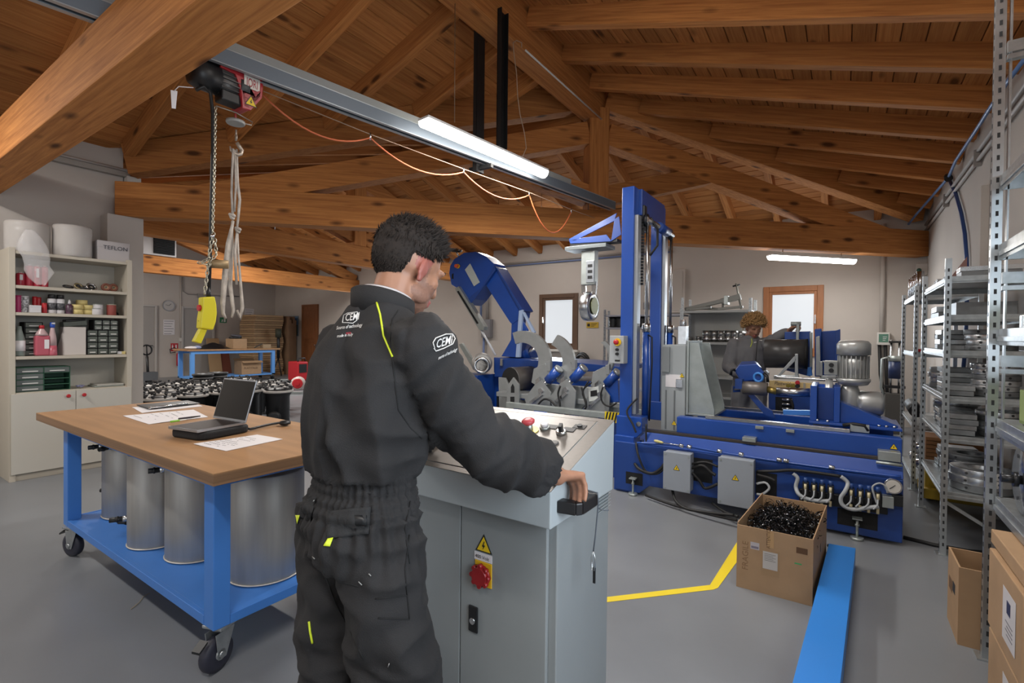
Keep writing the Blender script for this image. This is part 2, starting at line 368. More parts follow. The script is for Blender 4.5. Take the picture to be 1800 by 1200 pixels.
truss('roof_truss', 'diagonal timber truss whose king post stands behind the grey rail end', (-7.12, 2.2, 0), (1.04, 10.34, 0), (-2.93, 6.38, 0), 'd', hip=True)
truss('roof_truss', 'timber truss of the far wing, the first one beyond the diagonal truss', (-8.1, YI, 0), (-8.1, YB, 0), (-8.1, RY, 0), 'y')
truss('roof_truss', 'timber truss of the far wing, the one carrying the black louvred unit', (-13.2, YI, 0), (-13.2, YB, 0), (-13.2, RY, 0), 'y')
# pilaster under the diagonal truss, wall cable tray
struct(G().box(XL, -6.97, 2.03, 2.38, 0, 2.8).out('wall_pilaster', WALL, bev=.004))
# ---------- wheeled workbench ----------
def caster(parent, x, y, ang, zt=.2, big=.075):
    M = Matrix.Rotation(ang, 3, 'Z'); P = lambda a, b, z: V((x, y, 0)) + M @ V((a, b, z))
    g = G().cyl(P(.03, 0, zt-.012), P(.03, 0, zt-.03), .038, 14); g.cb(P(.03, 0, zt-.006), (.11, .1, .012), M=M)
    for s in (-1, 1): g.prism([P(-.03, s*.026, zt-.03), P(.07, s*.026, zt-.03), P(.025, s*.026, big-.02), P(-.015, s*.026, big-.02)], M @ V((0, s*.004, 0)))
    g.box(0, 0, 0, 0, 0, 0) if False else None
    c = g.out('caster', GALV, parent, bev=.002)
    wm = mat('wheel_tread', '2a2b38', .55)
    G().lathe(P(0, -.022, big), [(big*.72, 0), (big*.95, .003), (big, .012), (big, .032), (big*.95, .041), (big*.72, .044)], 28, axis=M @ V((0, 1, 0))).out('wheel', wm, c)
    G().cyl(P(0, -.03, big), P(0, .03, big), big*.3, 14).cyl(P(0, -.036, big), P(0, .036, big), .012, 10).out('hub', GALV, c)
    G().prism([P(-.06, -.02, zt-.045), P(-.06, .02, zt-.045), P(-.1, .02, zt-.07), P(-.1, -.02, zt-.07)], (0, 0, .01)).out('brake', BLK, c)
wbx0, wbx1, wby0, wby1, wz = -4.47, -2.02, .92, 1.76, .9
BENCHTOP = mat('benchtop_wood', '9a7550', .6, var=.12, vs=3, stretch=(.5, 6, 6))
PLY = mat('plywood_edge', '7d5f44', .7, var=.25, vs=1, stretch=(.3, .3, 90))
WB = T('workbench', 'blue wheeled workbench with a wooden top carrying the open laptop', 'workbench', (-3.2, 1.35, 0))
G().box(wbx0, wbx1, wby0, wby1, wz-.004, wz).out('worktop', BENCHTOP, WB)
G().box(wbx0, wbx1, wby0, wby1, wz-.05, wz-.0042).out('worktop_edge', PLY, WB, bev=.002)
lx0, lx1, ly0, ly1 = -4.16, -2.16, .985, 1.7
for x in (lx0, lx1-.085):
    for y in (ly0, ly1-.07): G().box(x, x+.085, y, y+.07, .2, wz-.05).out('leg', LBLUE, WB, bev=.004)
g = G()
g.box(lx0+.085, lx1-.085, ly0+.005, ly0+.06, wz-.1, wz-.051); g.box(lx0+.085, lx1-.085, ly1-.06, ly1-.005, wz-.1, wz-.051)
g.box(lx0+.01, lx0+.07, ly0+.07, ly1-.07, wz-.1, wz-.051); g.box(lx1-.07, lx1-.01, ly0+.07, ly1-.07, wz-.1, wz-.051)
g.out('apron', LBLUE, WB, bev=.003)
g = G().box(lx0+.02, lx1-.02, ly0+.02, ly1-.02, .235, .24)
g.box(lx0+.086, lx1-.086, ly0, ly0+.02, .2, .242).box(lx0+.086, lx1-.086, ly1-.02, ly1, .2, .242).box(lx1-.022, lx1-.002, ly0+.07, ly1-.07, .2, .242).box(lx0+.002, lx0+.022, ly0+.07, ly1-.07, .2, .242)
g.out('lower_shelf', LBLUE, WB, bev=.002)
for x, y, a in ((-4.1, 1.02, .3), (lx1-.05, 1.02, 1.9), (-4.1, 1.66, 1.2), (lx1-.05, 1.66, .6)): caster(WB, x, y, a, .2, .075)
# tanks on its lower shelf
WELD = mat('weld_bead', 'c9c4bb', .5, .6)
def tank(x, y, r, h, label, nozzles, notch=False):
    e = T('metal_tank', label, 'tank', (x, y, .241), 'aluminium tanks under the workbench'); z = .2415
    G().lathe((x, y, z), [(r-.004, 0), (r, .004), (r, h-.006), (r-.006, h), (r-.012, h-.004)], 36).out('body', ALU, e)
    G().tor((x, y, z+.006), (0, 0, 1), r+.001, .004, 36, 6).out('weld_seam', WELD, e)
    for k, (az, hz, ln) in enumerate(nozzles):
        d = V((cos(az), sin(az), 0)); p = V((x, y, z+hz)) + d*(r-.01)
        n = G().cyl(p, p+d*.03, .016, 12).out('nozzle', STEEL, e)
        G().cyl(p+d*.03, p+d*(.03+ln), .014, 10).cyl(p+d*.05, p+d*.058, .017, 10).cyl(p+d*(.02+ln), p+d*(.03+ln), .012, 10, mi=0).out('hose_barb', BLK, n)
fr = -pi/2
tank(-3.94, 1.29, .165, .52, 'aluminium tank under the workbench, the one beside its far legs', [(fr-.05, .47, .05), (fr+.45, .47, .05), (fr-1.1, .13, .06)])
tank(-3.56, 1.4, .16, .52, 'aluminium tank under the workbench, second from the far legs', [])
tank(-3.28, 1.2, .15, .52, 'aluminium tank under the workbench with two black barbs near its base', [(fr-.5, .15, .06), (fr-1.0, .1, .07)])
tank(-2.93, 1.27, .165, .52, 'aluminium tank under the workbench, third counted from the far legs after the barbed one', [(fr-.3, .48, .05)])
tank(-2.42, 1.36, .175, .52, 'largest aluminium tank in full view beside the near bench leg', [])
# things on the worktop
zt = wz+.0005
def sheet(name, label, cat, pts, m=PAPER, th=.0012, wav=.004, lines=0, group=None):
    # pts: 4 corners (x,y) in order; slightly wavy paper
    g = G(); n = 8; P = [V((p[0], p[1], 0)) for p in pts]; vs = []; fs = []
    sd = random.random()*9
    for z in (0, th):
        for i in range(n+1):
            for j in range(n+1):
                u, v = i/n, j/n; q = P[0].lerp(P[1], u).lerp(P[3].lerp(P[2], u), v)
                vs.append((q.x, q.y, zt+z+wav*max(0, noise.noise(V((q.x*6+sd, q.y*6, 1))))))
    N = (n+1)**2
    for i in range(n):
        for j in range(n):
            a = i*(n+1)+j; fs.append((a, a+1, a+n+2, a+n+1)); fs.append((N+a, N+a+n+1, N+a+n+2, N+a+1))
    g.add(vs, fs, 0, True); o = g.out(name, m); tag(o, label, cat, group)
    if lines:
        gl = G(); ink = mat('print_ink', '77777c', .8)
        for k in range(lines):
            v = .12+.72*k/lines; u1 = random.uniform(.5, .9)
            for uu in range(int(u1*14)):
                if random.random() < .25: continue
                a = P[0].lerp(P[1], .08+uu*.06).lerp(P[3].lerp(P[2], .08+uu*.06), v); b = P[0].lerp(P[1], .12+uu*.06).lerp(P[3].lerp(P[2], .12+uu*.06), v)
                zz = zt+th+wav*max(0, noise.noise(V((a.x*6+sd, a.y*6, 1))))+.0006
                d = (b-a).orthogonal().normalized() if False else V((-(b-a).y, (b-a).x, 0)).normalized()*.003
                gl.add([(a-d)+V((0, 0, zz)), (b-d)+V((0, 0, zz)), (b+d)+V((0, 0, zz)), (a+d)+V((0, 0, zz))], [(0, 1, 2, 3)])
        gl.out('print_lines', ink, o)
    return o
def pq(*pts): return [tuple(onz(x, y, wz)[:2]) for x, y in pts]
sheet('paper_sheet', 'white printed sheet lying in front of the open laptop', 'paper', pq((340, 781), (398, 793), (497, 772), (452, 764)), lines=9)
sheet('paper_sheet', 'wide white sheet under the two pens beside the laptop', 'paper', pq((216, 731), (262, 746), (366, 733), (340, 720)), lines=6)
sheet('paper_sheet', 'white sheet under the black clipboard', 'paper', pq((232, 716), (250, 726), (356, 714), (330, 705)))
q = pq((240, 714), (262, 721), (352, 711), (330, 706)); cbd = T('clipboard', 'black clipboard at the far corner of the workbench', 'clipboard', (q[0][0], q[0][1], zt+.006))
G().prism([(x, y, zt+.006) for x, y in q], (0, 0, .006)).out('backing_board', BLK, cbd, bev=.002)
p1, p2 = onz(262, 717, wz+.016), onz(330, 709, wz+.016)
G().tube([p1, p2], .006, 8).cyl(p1, p1+(p2-p1)*.05, .009, 8).out('clip_bar', STEEL, cbd)
for nm, lb, a, b, m in (('pen', 'dark pen lying on the wide white sheet', (314, 736), (352, 731), mat('pen_dark', '2b2430', .4)), ('marker', 'green and white marker beside the dark pen', (300, 741), (327, 737), mat('marker_green', '7fb83a', .4))):
    p, q2 = onz(*a, wz+.012), onz(*b, wz+.012); e = T(nm, lb, nm, p)
    G().cyl(p, p.lerp(q2, .55), .0065, 10).out('barrel', m, e); G().cyl(p.lerp(q2, .55), q2, .006, 10, .004).out('cap', mat('pen_white', 'd8d8d4', .4) if nm == 'marker' else BLK, e)
# laptop on its sleeve
A, Bc, C_, D_ = [onz(x, y, wz+.05) for x, y in ((298, 752), (348, 760), (433, 745), (376, 736))]
ux = (C_-Bc).normalized(); uy = (A-Bc).normalized()
cen = (A+Bc+C_+D_)/4; wx, wy = (C_-Bc).length, (A-Bc).length
n_ = V((0, 0, 1)); uy = n_.cross(ux); uy = uy if uy.dot(A-Bc) > 0 else -uy
def slab(c, sx, sy, z0, z1, rr=.02, k=4):
    pts = []
    for sxn, syn, a0 in ((1, 1, 0), (-1, 1, pi/2), (-1, -1, pi), (1, -1, 3*pi/2)):
        for i in range(k+1):
            t = a0+pi/2*i/k; pts.append(c + ux*(sxn*(sx/2-rr)+rr*cos(t)) + uy*(syn*(sy/2-rr)+rr*sin(t)))
    return [V((p.x, p.y, z0)) for p in pts], (0, 0, z1-z0)
bag = G().prism(*slab(cen+ux*.02-uy*.0, wx*1.08, wy*1.1, zt, zt+.043, .05, 5)).out('laptop_sleeve', mat('sleeve_black', '141416', .75), bev=.012, seg=3); tag(bag, 'black padded sleeve lying flat under the laptop', 'sleeve')
LP = T('laptop', 'open laptop with a dark glossy screen on its black sleeve', 'laptop', (cen.x, cen.y, zt+.044))
ls = mat('laptop_silver', 'a8acb2', .3, .8)
G().prism(*slab(cen, wx, wy, zt+.044, zt+.058, .008)).out('base', ls, LP, bev=.002)
kb = G().prism(*slab(cen+uy*.0, wx*.96, wy*.92, zt+.0582, zt+.0588, .005)).out('keyboard', mat('keyboard_dark', '2a2425', .45), LP)
hb, ht = (C_+D_)/2, None
# screen hinged along the D-C edge
tl, tr = onz(391, 673, wz+.05), None
hinge0, hinge1 = D_+V((0, 0, .006)), C_+V((0, 0, .006)); hd = (hinge1-hinge0)
up = (V((0, 0, 1))*.96 + hd.cross(V((0, 0, 1))).normalized()*(.28 if hd.cross(V((0, 0, 1))).dot(cen-hb) < 0 else -.28)).normalized()
sh = .235
G().prism([hinge0, hinge1, hinge1+up*sh, hinge0+up*sh], hd.cross(up).normalized()*.007).out('lid', ls, LP, bev=.0015)
nn = hd.cross(up).normalized(); nn = nn if nn.dot(cen-hb) > 0 else -nn
f0, f1 = hinge0+hd*.02+up*.012, hinge1-hd*.02+up*.012
off = nn*(.0005 if hd.cross(up).dot(nn) < 0 else .0075)
G().prism([f0+off, f1+off, f1+up*(sh-.02)+off, f0+up*(sh-.02)+off], nn*.0008).out('screen', mat('screen_off', '08090b', .12), LP)
cab = G().tube([onz(x, y, wz+.012) for x, y in ((432, 752), (440, 754), (455, 750), (472, 746), (490, 743))], .007, 8)
plug = T('power_plug', 'black plug and cable lying behind the laptop', 'plug', onz(470, 745, wz)); cab.out('cable', BLK, plug)
pp = onz(500, 743, wz+.018); G().ell(pp, .035, .03, .016, 14).cyl(pp, pp+(onz(510, 742, wz+.018)-pp), .012, 10).out('plug_body', BLK, plug)
# ---------- bookshelf ----------
CREAM = mat('cream_laminate', 'b7afa0', .55); CREAMD = mat('cream_door', 'b9b5ab', .5)
bx0, bx1, by0, by1 = -6.95, -6.55, 1.16, 2.13
BS = T('bookshelf', 'tall cream bookshelf with two doors at its base', 'bookshelf', (-6.75, 1.64, 0))
for y in (by0, by1-.045): G().box(bx0, bx1, y, y+.045, 0, 2.24).out('side_panel', CREAM, BS, bev=.002)
G().box(bx0, bx0+.012, by0+.045, by1-.045, .04, 2.2).out('back_panel', CREAMD, BS)
for z in (.85, 1.2, 1.625, 1.885, 2.215): G().box(bx0+.013, bx1-.004, by0+.046, by1-.046, z-.03, z).out('shelf', CREAM, BS, bev=.002)
G().box(bx0+.013, bx1-.02, by0+.046, by1-.046, .0, .06).out('plinth', CREAM, BS)
for k, (a, b) in enumerate(((by0+.012, 1.643), (1.647, by1-.012))):
    d = G().box(bx1+.001, bx1+.019, a, b, .07, .84).out('door', CREAMD, BS, bev=.002)
    ky = b-.06 if k == 0 else a+.06
    G().lathe((bx1+.019, ky, .79), [(.006, 0), (.006, .012), (.017, .014), (.019, .022), (.012, .03)], 14, axis=(1, 0, 0)).out('knob', RED, d, label='red round knob')
def shy(px): return onx(px, 500, -6.62).y
def can(label, y, z, r, h, m, cap=None, cat='can', x=-6.64, group=None, band=None):
    e = T('spray_can' if cap else 'tin_can', label, cat, (x, y, z), group)
    if cap:
        G().lathe((x, y, z), [(r*.95, 0), (r, .004), (r, h*.74), (r*.9, h*.78)], 18).out('body', m, e); G().lathe((x, y, z+h*.78), [(r*.88, 0), (r*.88, h*.2), (r*.75, h*.22)], 18).out('cap', cap, e)
    else:
        G().lathe((x, y, z), [(r*.97, 0), (r, .004), (r, h-.006), (r*.97, h)], 18).out('body', m, e); G().lathe((x, y, z+h), [(r*.98, 0), (r*.98, .008), (r*.7, .01)], 18).out('lid', band or m, e)
    if cap or band is None:
        G().lathe((x, y, z), [(r+.0006, h*.18), (r+.0006, h*.55)], 18).out('label', mat('can_label', '4a4a4e', .5, var=.9, vs=70), e)
    return e
def drawers(name, label, y0, y1, z0, z1, nc, nr, m, dm, depth=.18, x1=-6.6, skip=()):
    e = T(name, label, 'drawer box', ((x1-depth/2), (y0+y1)/2, z0)); t = .006
    g = G().box(x1-depth, x1-depth+t, y0, y1, z0, z1); cw, ch = (y1-y0)/nc, (z1-z0)/nr
    for i in range(nc+1): g.box(x1-depth, x1, y0+i*cw-t/2, y0+i*cw+t/2, z0, z1)
    for j in range(nr+1): g.box(x1-depth, x1, y0, y1, z0+j*ch-t/2*(j > 0), z0+j*ch+t/2)
    g.out('body', m, e)
    for i in range(nc):
        for j in range(nr):
            if (i, j) in skip: continue
            a, b, c, d = y0+i*cw+.005, y0+(i+1)*cw-.005, z0+j*ch+.005, z0+(j+1)*ch-.005
            dr = G().box(x1-depth*.9, x1+.004, a, b, c, d).out('drawer', dm, e, bev=.002)
            G().box(x1+.004, x1+.012, a+.2*(b-a), b-.2*(b-a), c+.25*(d-c), c+.45*(d-c)).out('label_holder', mat('drawer_label', 'c9c9c4', .4), dr)
    return e
GRN = mat('drawer_green', '2c5a44', .5); GRY = mat('drawer_grey', '50564f', .5); GRL = mat('drawer_clear', '6f766f', .35)
# top of the shelf
zt2 = 2.217
WRAP = mat('white_wrap', 'b7b0a8', .35, var=.1, vs=14, bump=.5, bs=14)
for lb, y, r, h, x in (('wide wrapped white roll at the outer end of the bookshelf top', 1.33, .165, .3, -6.76), ('wrapped white roll standing in the middle of the bookshelf top', 1.66, .155, .32, -6.7)):
    e = T('wrapped_roll', lb, 'roll', (x, y, zt2), 'wrapped rolls on the bookshelf')
    G().lathe((x, y, zt2), [(r*.97, 0), (r, .006), (r*1.01, h*.5), (r, h-.01), (r*.96, h)], 28).out('roll', mat('roll_white', 'a9a29a', .8), e)
    G().lathe((x, y, zt2-.0), [(r*1.0, .001), (r*1.035, .02), (r*1.025, h*.5), (r*1.035, h*.9), (r*1.0, h+.004), (.02, h+.006)], 28).out('film', mat('clear_film', 'f0eeee', .12, alpha=.25, bump=.9, bs=16), e)
bxT = T('carton', 'white carton hand-lettered on the bookshelf top', 'box', (-6.72, 1.96, zt2))
G().box(-6.86, -6.6, 1.84, 2.12, zt2, zt2+.205).out('body', mat('carton_white', 'b3aeae', .7), bxT, bev=.003)
G().box(-6.862, -6.598, 1.838, 2.122, zt2+.14, zt2+.209).out('lid', mat('carton_lid', 'b7b2b2', .7), bxT, bev=.003)
text('lettering', 'TEFLON', .06, mat('ink', '3a3a44', .8), bxT, (-6.597, 1.885, zt2+.12), (0, 1, 0), (0, 0, 1), ext=.0035)
# hanging plastic bag
g = G(); R = [.03, .075, .1, .11, .1, .095, .11, .08, .03]; yb = 1.30
for k in range(8):
    pass
vs = []; nn2 = 18
for k, r in enumerate(R):
    z = 2.42-k*.065
    for i in range(nn2):
        t = 2*pi*i/nn2; w = 1+.25*noise.noise(V((cos(t)*2, sin(t)*2, k*.8)))
        vs.append((-6.525+r*.35*w*cos(t), yb+r*w*sin(t)+.01*k, z+.02*noise.noise(V((t*2, k, 3)))))
fs = [(k*nn2+i, k*nn2+(i+1) % nn2, (k+1)*nn2+(i+1) % nn2, (k+1)*nn2+i) for k in range(len(R)-1) for i in range(nn2)]
tag(G().add(vs, fs, 0, True).out('plastic_bag', MATS['clear_film']), 'crumpled clear plastic bag hanging over the bookshelf edge', 'bag')
# shelf 1: red canisters and small coils
z1 = 1.887
PINK = mat('red_liquid', 'a8283c', .3)
for k, (px, r, h) in enumerate(((38, .034, .12), (53, .033, .2), (67, .031, .2), (80, .03, .2))):
    y = shy(px); e = T('liquid_canister', ['red canister with a white label at the end of the upper shelf', 'plain red canister beside the white labelled one', 'red canister with a narrow label strip, third on the upper shelf', 'slim red canister, last of the upper shelf row'][k], 'canister', (-6.66, y, z1), 'red canisters on the upper shelf')
    G().lathe((-6.66, y, z1), [(r*.95, 0), (r, .006), (r, h-.01), (r*.9, h)], 18).out('body', PINK, e); G().lathe((-6.66, y, z1+h), [(r*.5, 0), (r*.5, .015)], 12).out('cap', mat('cap_pale', 'cbb7b4', .5), e)
    if k in (0, 2): G().box(-6.66+r*.93, -6.66+r*1.05, y-r*.35, y+r*.3, z1+h*.45, z1+h*.9).out('label', PAPER, e)
for k, (px, R_, m, lb) in enumerate(((122, .035, BLK, 'flat black coil of cord on the upper shelf'), (140, .03, mat('brass_dull', '8d8062', .4, .6), 'dull brass ring on the upper shelf'), (152, .045, BLK, 'black and chrome fitting leaning on the upper shelf'), (163, .04, STEEL, 'chrome ring beside the black fitting'))):
    y = shy(px); e = T('coil', lb, 'coil', (-6.66, y, z1)); tilt = (0.3, .1, 1) if k % 2 == 0 else (.8, .2, .5)
    G().tor((-6.66, y, z1+.022+.012*(k % 2)), tilt, R_, .011, 18, 6).out('outer_ring', m, e); G().tor((-6.66, y, z1+.022+.012*(k % 2)), tilt, R_*.55, .009, 14, 6).out('inner_ring', STEEL if m is BLK else BLK, e)
for k, px in enumerate((190, 203)):
    y = shy(px); bt = mat('brown_tape', '6b3a2a', .5); e = T('tape_roll', ['brown tape roll standing at the inner end of the upper shelf', 'brown tape roll facing out beside the first brown roll'][k], 'tape roll', (-6.68, y, z1))
    ax = (1, .2*(k*2-1), 0); G().tor((-6.68, y, z1+.045), ax, .032, .013, 20, 8).out('tape', bt, e); G().tor((-6.68, y, z1+.045), ax, .018, .006, 16, 6).out('core', CARD, e)
# shelf 2
z2 = 1.627; WHT = mat('can_white', 'c4c2c4', .4); MAG = mat('can_magenta', 'a3245e', .4)
can('magenta tin at the outer end of the middle shelf', shy(33), z2, .024, .155, MAG, band=MAG)
can('black and white printed can beside the magenta tin', shy(44), z2, .032, .15, mat('can_print', '9a9a9c', .4, var=.9, vs=60), band=WHT)
e = T('small_box', 'small white box lying before the red cans', 'box', (-6.6, shy(60), z2)); G().box(-6.64, -6.57, shy(50), shy(70), z2, z2+.07).out('body', WHT, e, bev=.002); G().box(-6.641, -6.569, shy(50)-.001, shy(70)+.001, z2+.055, z2+.072).out('lid', WHT, e, bev=.002)
for k, (px, zz) in enumerate(((66, .155), (73, .15), (78, .09))): can(['tall red can behind the small white box', 'second tall red can behind the small white box', 'short red can at the end of the small white box'][k], shy(px), z2, .02, zz, RED, x=(-6.72, -6.72, -6.62)[k], band=RED)
for k, px in enumerate((92, 107)): can(['white spray can with black cap, beside the red cans', 'white spray can with black cap, beside the small dropper bottle'][k], shy(px), z2, .034, .19, WHT, BLK, 'spray can')
e = T('dropper_bottle', 'small dark bottle with white nozzle beside the spray cans', 'bottle', (-6.62, shy(122), z2)); G().lathe((-6.62, shy(122), z2), [(.028, 0), (.03, .005), (.03, .085), (.014, .1)], 16).out('body', mat('bottle_dark', '4a3040', .4, var=.8, vs=50), e); G().lathe((-6.62, shy(122), z2+.1), [(.012, 0), (.012, .02), (.006, .045)], 12).out('nozzle', WHT, e)
TAPEY = mat('masking_tape', 'c9b87a', .6)
for k, (px, zz, r) in enumerate(((140, 0, .05), (152, 0, .05), (147, .1, .048))):
    for j in range(2 if k < 2 else 1):
        lb = [['lower yellow masking tape roll of the outer stack', 'lower yellow masking tape roll of the inner stack'][k] if k < 2 and j == 0 else ['upper yellow masking tape roll of the outer stack', 'upper yellow masking tape roll of the inner stack'][k] if k < 2 else 'yellow masking tape roll on top of both stacks'][0]
        xx_ = -6.64 - .02*k; y = shy(px)+.016*(1 if k == 1 else -1 if k == 0 else 0); z = z2+j*.051+zz+.002*(k == 2)
        e = T('tape_roll', lb, 'tape roll', (xx_, y, z), 'yellow masking tape rolls'); G().lathe((xx_, y, z), [(r*.6, .0), (r, .0), (r, .048), (r*.6, .048), (r*.6, .001)], 22).out('tape', TAPEY, e); G().lathe((xx_, y, z), [(r*.5, 0.001), (r*.59, 0.001), (r*.59, .047), (r*.5, .047), (r*.5, .002)], 18).out('core', CARD, e)
for k, (px, zz, r, h) in enumerate(((171, 0, .05, .06), (173, .061, .045, .045), (180, .0, .03, .1))): can(['lower white tub of the stack on the middle shelf', 'upper white tub of the stack on the middle shelf', 'narrow white tub beside the stacked tubs'][k], shy(px), z2+zz, r, h, WHT, cat='tub', x=-6.64-.06*(k == 2), band=mat('tub_grey', '8f9490', .4))
can('dull red tin at the inner end of the middle shelf', shy(197), z2, .042, .11, mat('tin_red', '8a4038', .5), band=mat('tin_pale', 'a9a294', .5))
e = T('cord_coil', 'small dark coil behind the dull red tin', 'coil', (-6.72, shy(210), z2)); G().tor((-6.72, shy(210)-.01, z2+.012), (0, .2, 1), .03, .008, 16, 6).out('ring', BLK, e); G().tor((-6.72, shy(210)-.01, z2+.026), (.2, 0, 1), .026, .007, 16, 6).out('upper_ring', BLK, e)
# shelf 3
z3 = 1.202
e = T('glass_bottle', 'clear bottle with a white label at the outer end of the lower shelf', 'bottle', (-6.62, 1.245, z3)); G().lathe((-6.62, 1.245, z3), [(.038, 0), (.042, .01), (.042, .16), (.02, .25), (.016, .29)], 18).out('body', mat('bottle_clear', '7a8580', .15), e); G().lathe((-6.62, 1.245, z3), [(.0426, .05), (.0426, .15)], 18).out('label', PAPER, e)
drawers('drawer_cabinet', 'narrow dark drawer cabinet behind the pink jug', 1.29, 1.42, z3, z3+.33, 1, 6, DARK, GRY, x1=-6.66)
e = T('liquid_jug', 'pink jug with a red cap beside the spray bottle', 'jug', (-6.62, shy(73), z3)); y = shy(73)
G().box(-6.66, -6.57, y-.055, y+.055, z3, z3+.2).out('body', mat('pink_liquid', 'b05563', .3), e, bev=.015); G().lathe((-6.615, y, z3+.2), [(.052, 0), (.045, .02), (.02, .065), (.018, .07)], 18).out('shoulder', mat('jug_clear', 'b59a9a', .3), e); G().lathe((-6.615, y, z3+.268), [(.021, 0), (.021, .03), (.015, .034)], 14).out('cap', RED, e); G().box(-6.569, -6.567, y+.01, y+.045, z3+.07, z3+.16).out('label', PAPER, e)
e = T('spray_bottle', 'spray bottle with a blue head beside the pink jug', 'bottle', (-6.6, shy(91), z3)); y = shy(91)
G().lathe((-6.6, y, z3), [(.035, 0), (.038, .01), (.034, .1)], 18).out('liquid', MATS['pink_liquid'], e); G().lathe((-6.6, y, z3+.1), [(.034, 0), (.03, .08), (.018, .15), (.016, .18)], 18).out('body', MATS['jug_clear'], e)
hd_ = G().lathe((-6.6, y, z3+.28), [(.018, 0), (.02, .02), (.02, .05), (.012, .055)], 14).out('spray_head', mat('blue_cap', '2b52b0', .4), e); G().box(-6.6, -6.55, y-.01, y+.01, z3+.315, z3+.33).out('nozzle', WHT, hd_)
y = shy(132); g = G().prism([(-6.6, shy(112), z3), (-6.6, shy(150), z3), (-6.6, shy(150), z3+.29), (-6.6, shy(112), z3+.29)], (-.14, 0, 0)).prism([(-6.6, shy(111), z3), (-6.6, shy(111), z3+.29), (-6.72, shy(104), z3+.05), (-6.72, shy(104), z3)], (0, .004, 0))
tag(g.out('folder_box', mat('box_white', 'c2bab4', .6), bev=.004), 'tall plain white box standing on the lower shelf', 'box')
drawers('drawer_cabinet', 'dark drawer cabinet with three columns beside the white box', shy(153), shy(208), z3, z3+.26, 3, 4, DARK, GRY, x1=-6.62)
drawers('drawer_cabinet', 'clear drawer box stacked on the three-column cabinet', shy(166), shy(208), z3+.262, z3+.37, 3, 2, DARK, GRL, x1=-6.63, depth=.15)
e = T('tool_case', 'dark tool case lying above the white box', 'case', (-6.68, shy(135), z3+.292)); M_ = Matrix.Rotation(.12, 3, 'X')
G().cb((-6.69, shy(133), z3+.325), (.12, .19, .05), M=M_).out('lower_shell', GRY, e, bev=.006); G().cb((-6.69, shy(134), z3+.362), (.12, .16, .02), M=M_).out('upper_shell', BLK, e, bev=.006)
e = T('eraser_block', 'small yellow block at the inner end of the lower shelf', 'block', (-6.59, shy(212), z3)); G().box(-6.61, -6.57, shy(206), shy(218), z3, z3+.03).out('body', TAPEY, e, bev=.003); G().box(-6.611, -6.569, shy(206)-.0005, shy(211), z3+.002, z3+.0305).out('sleeve', WHT, e)
# shelf 4
z4 = .852
drawers('drawer_organizer', 'green drawer organiser with two open compartments on the lowest shelf', 1.215, 1.615, z4, z4+.235, 2, 4, GRN, mat('drawer_slate', '59605e', .45), depth=.2, x1=-6.6, skip=((1, 1), (1, 0), (1, 2)))
tag(G().tube([(-6.62+.03*cos(k*1.9), 1.7+.035*sin(k*1.3), z4+.012+.02*abs(sin(k*.9))) for k in range(16)], .004, 6).out('wire_tangle', mat('wire_violet', '7d7f9c', .5)), 'small tangle of wire on the lowest shelf', 'wire')
for k in range(2): tag(G().box(-6.84, -6.6, 1.82+.02*k, 2.07, z4+.001+.014*k, z4+.013+.014*k).out('brochure', mat('brochure_%d' % k, ('8a8f88', 'b2b0a8')[k], .5), bev=.001), ['grey brochure under the pale one on the lowest shelf', 'pale brochure on top of the grey one'][k], 'brochure')
# pipe and door frame beside the bookshelf
struct(G().box(XL, XL+.09, .9, 1.06, 0, 2.55).out('trim_1', mat('frame_grey', '77706a', .6), bev=.004))
tag(G().tube([(-6.98, 1.115, 0), (-6.98, 1.115, 2.62)], .022, 10).out('wall_pipe', WALL), 'white pipe rising beside the bookshelf', 'pipe')
e = T('cable_tray', 'grey cable tray high on the wall over the pilaster', 'tray', (XL, 1.5, 3.3))
G().box(XL+.001, XL+.07, -1, 2.3, 3.3, 3.36).out('tray', mat('tray_grey', '9a9690', .5), e, bev=.006); G().tube([(XL+.05, -1, 3.38), (XL+.05, 2.3, 3.38)], .018, 8).out('pipe', WALL, e); G().box(XL-.1, XL+.1, 2.26, 2.4, 3.2, 3.31).out('end_box', WHITE, e, bev=.004)
# ---------- hoist rail ----------
RA, RB = V((-3.74, -.8, 3.175)), V((-2.64, 6.3, 3.175)); RDV = (RB-RA).normalized(); RNV = V((RDV.y, -RDV.x, 0))
RAILG = mat('rail_grey', 'a2a9ad', .38, .5, var=.06, vs=9); RAILD = mat('rail_dark', '66707a', .5, .25)
e = T('hoist_rail', 'long grey hoist rail hung under the ridge beam on two black posts', 'rail', (RA+RB)/2)
up_ = V((0, 0, 1))
for s in (-1, 1):
    G().beam(RA+RNV*(s*.045)+up_*.052, RB+RNV*(s*.045)+up_*.052, .006, .1).out('side_web', RAILD, e)
    G().beam(RA+RNV*(s*.034)+up_*.003, RB+RNV*(s*.034)+up_*.003, .03, .006).out('bottom_lip', RAILG, e)
G().beam(RA+up_*.104, RB+up_*.104, .1, .008).out('top_plate', RAILG, e)
for a, b in ((0, .555), (.557, .86)):
    p, q = RA.lerp(RB, a), RA.lerp(RB, b); G().beam(p+up_*.139, q+up_*.139, .085, .06).out('cable_duct', mat('duct_grey', '868987', .5), e, bev=.004)
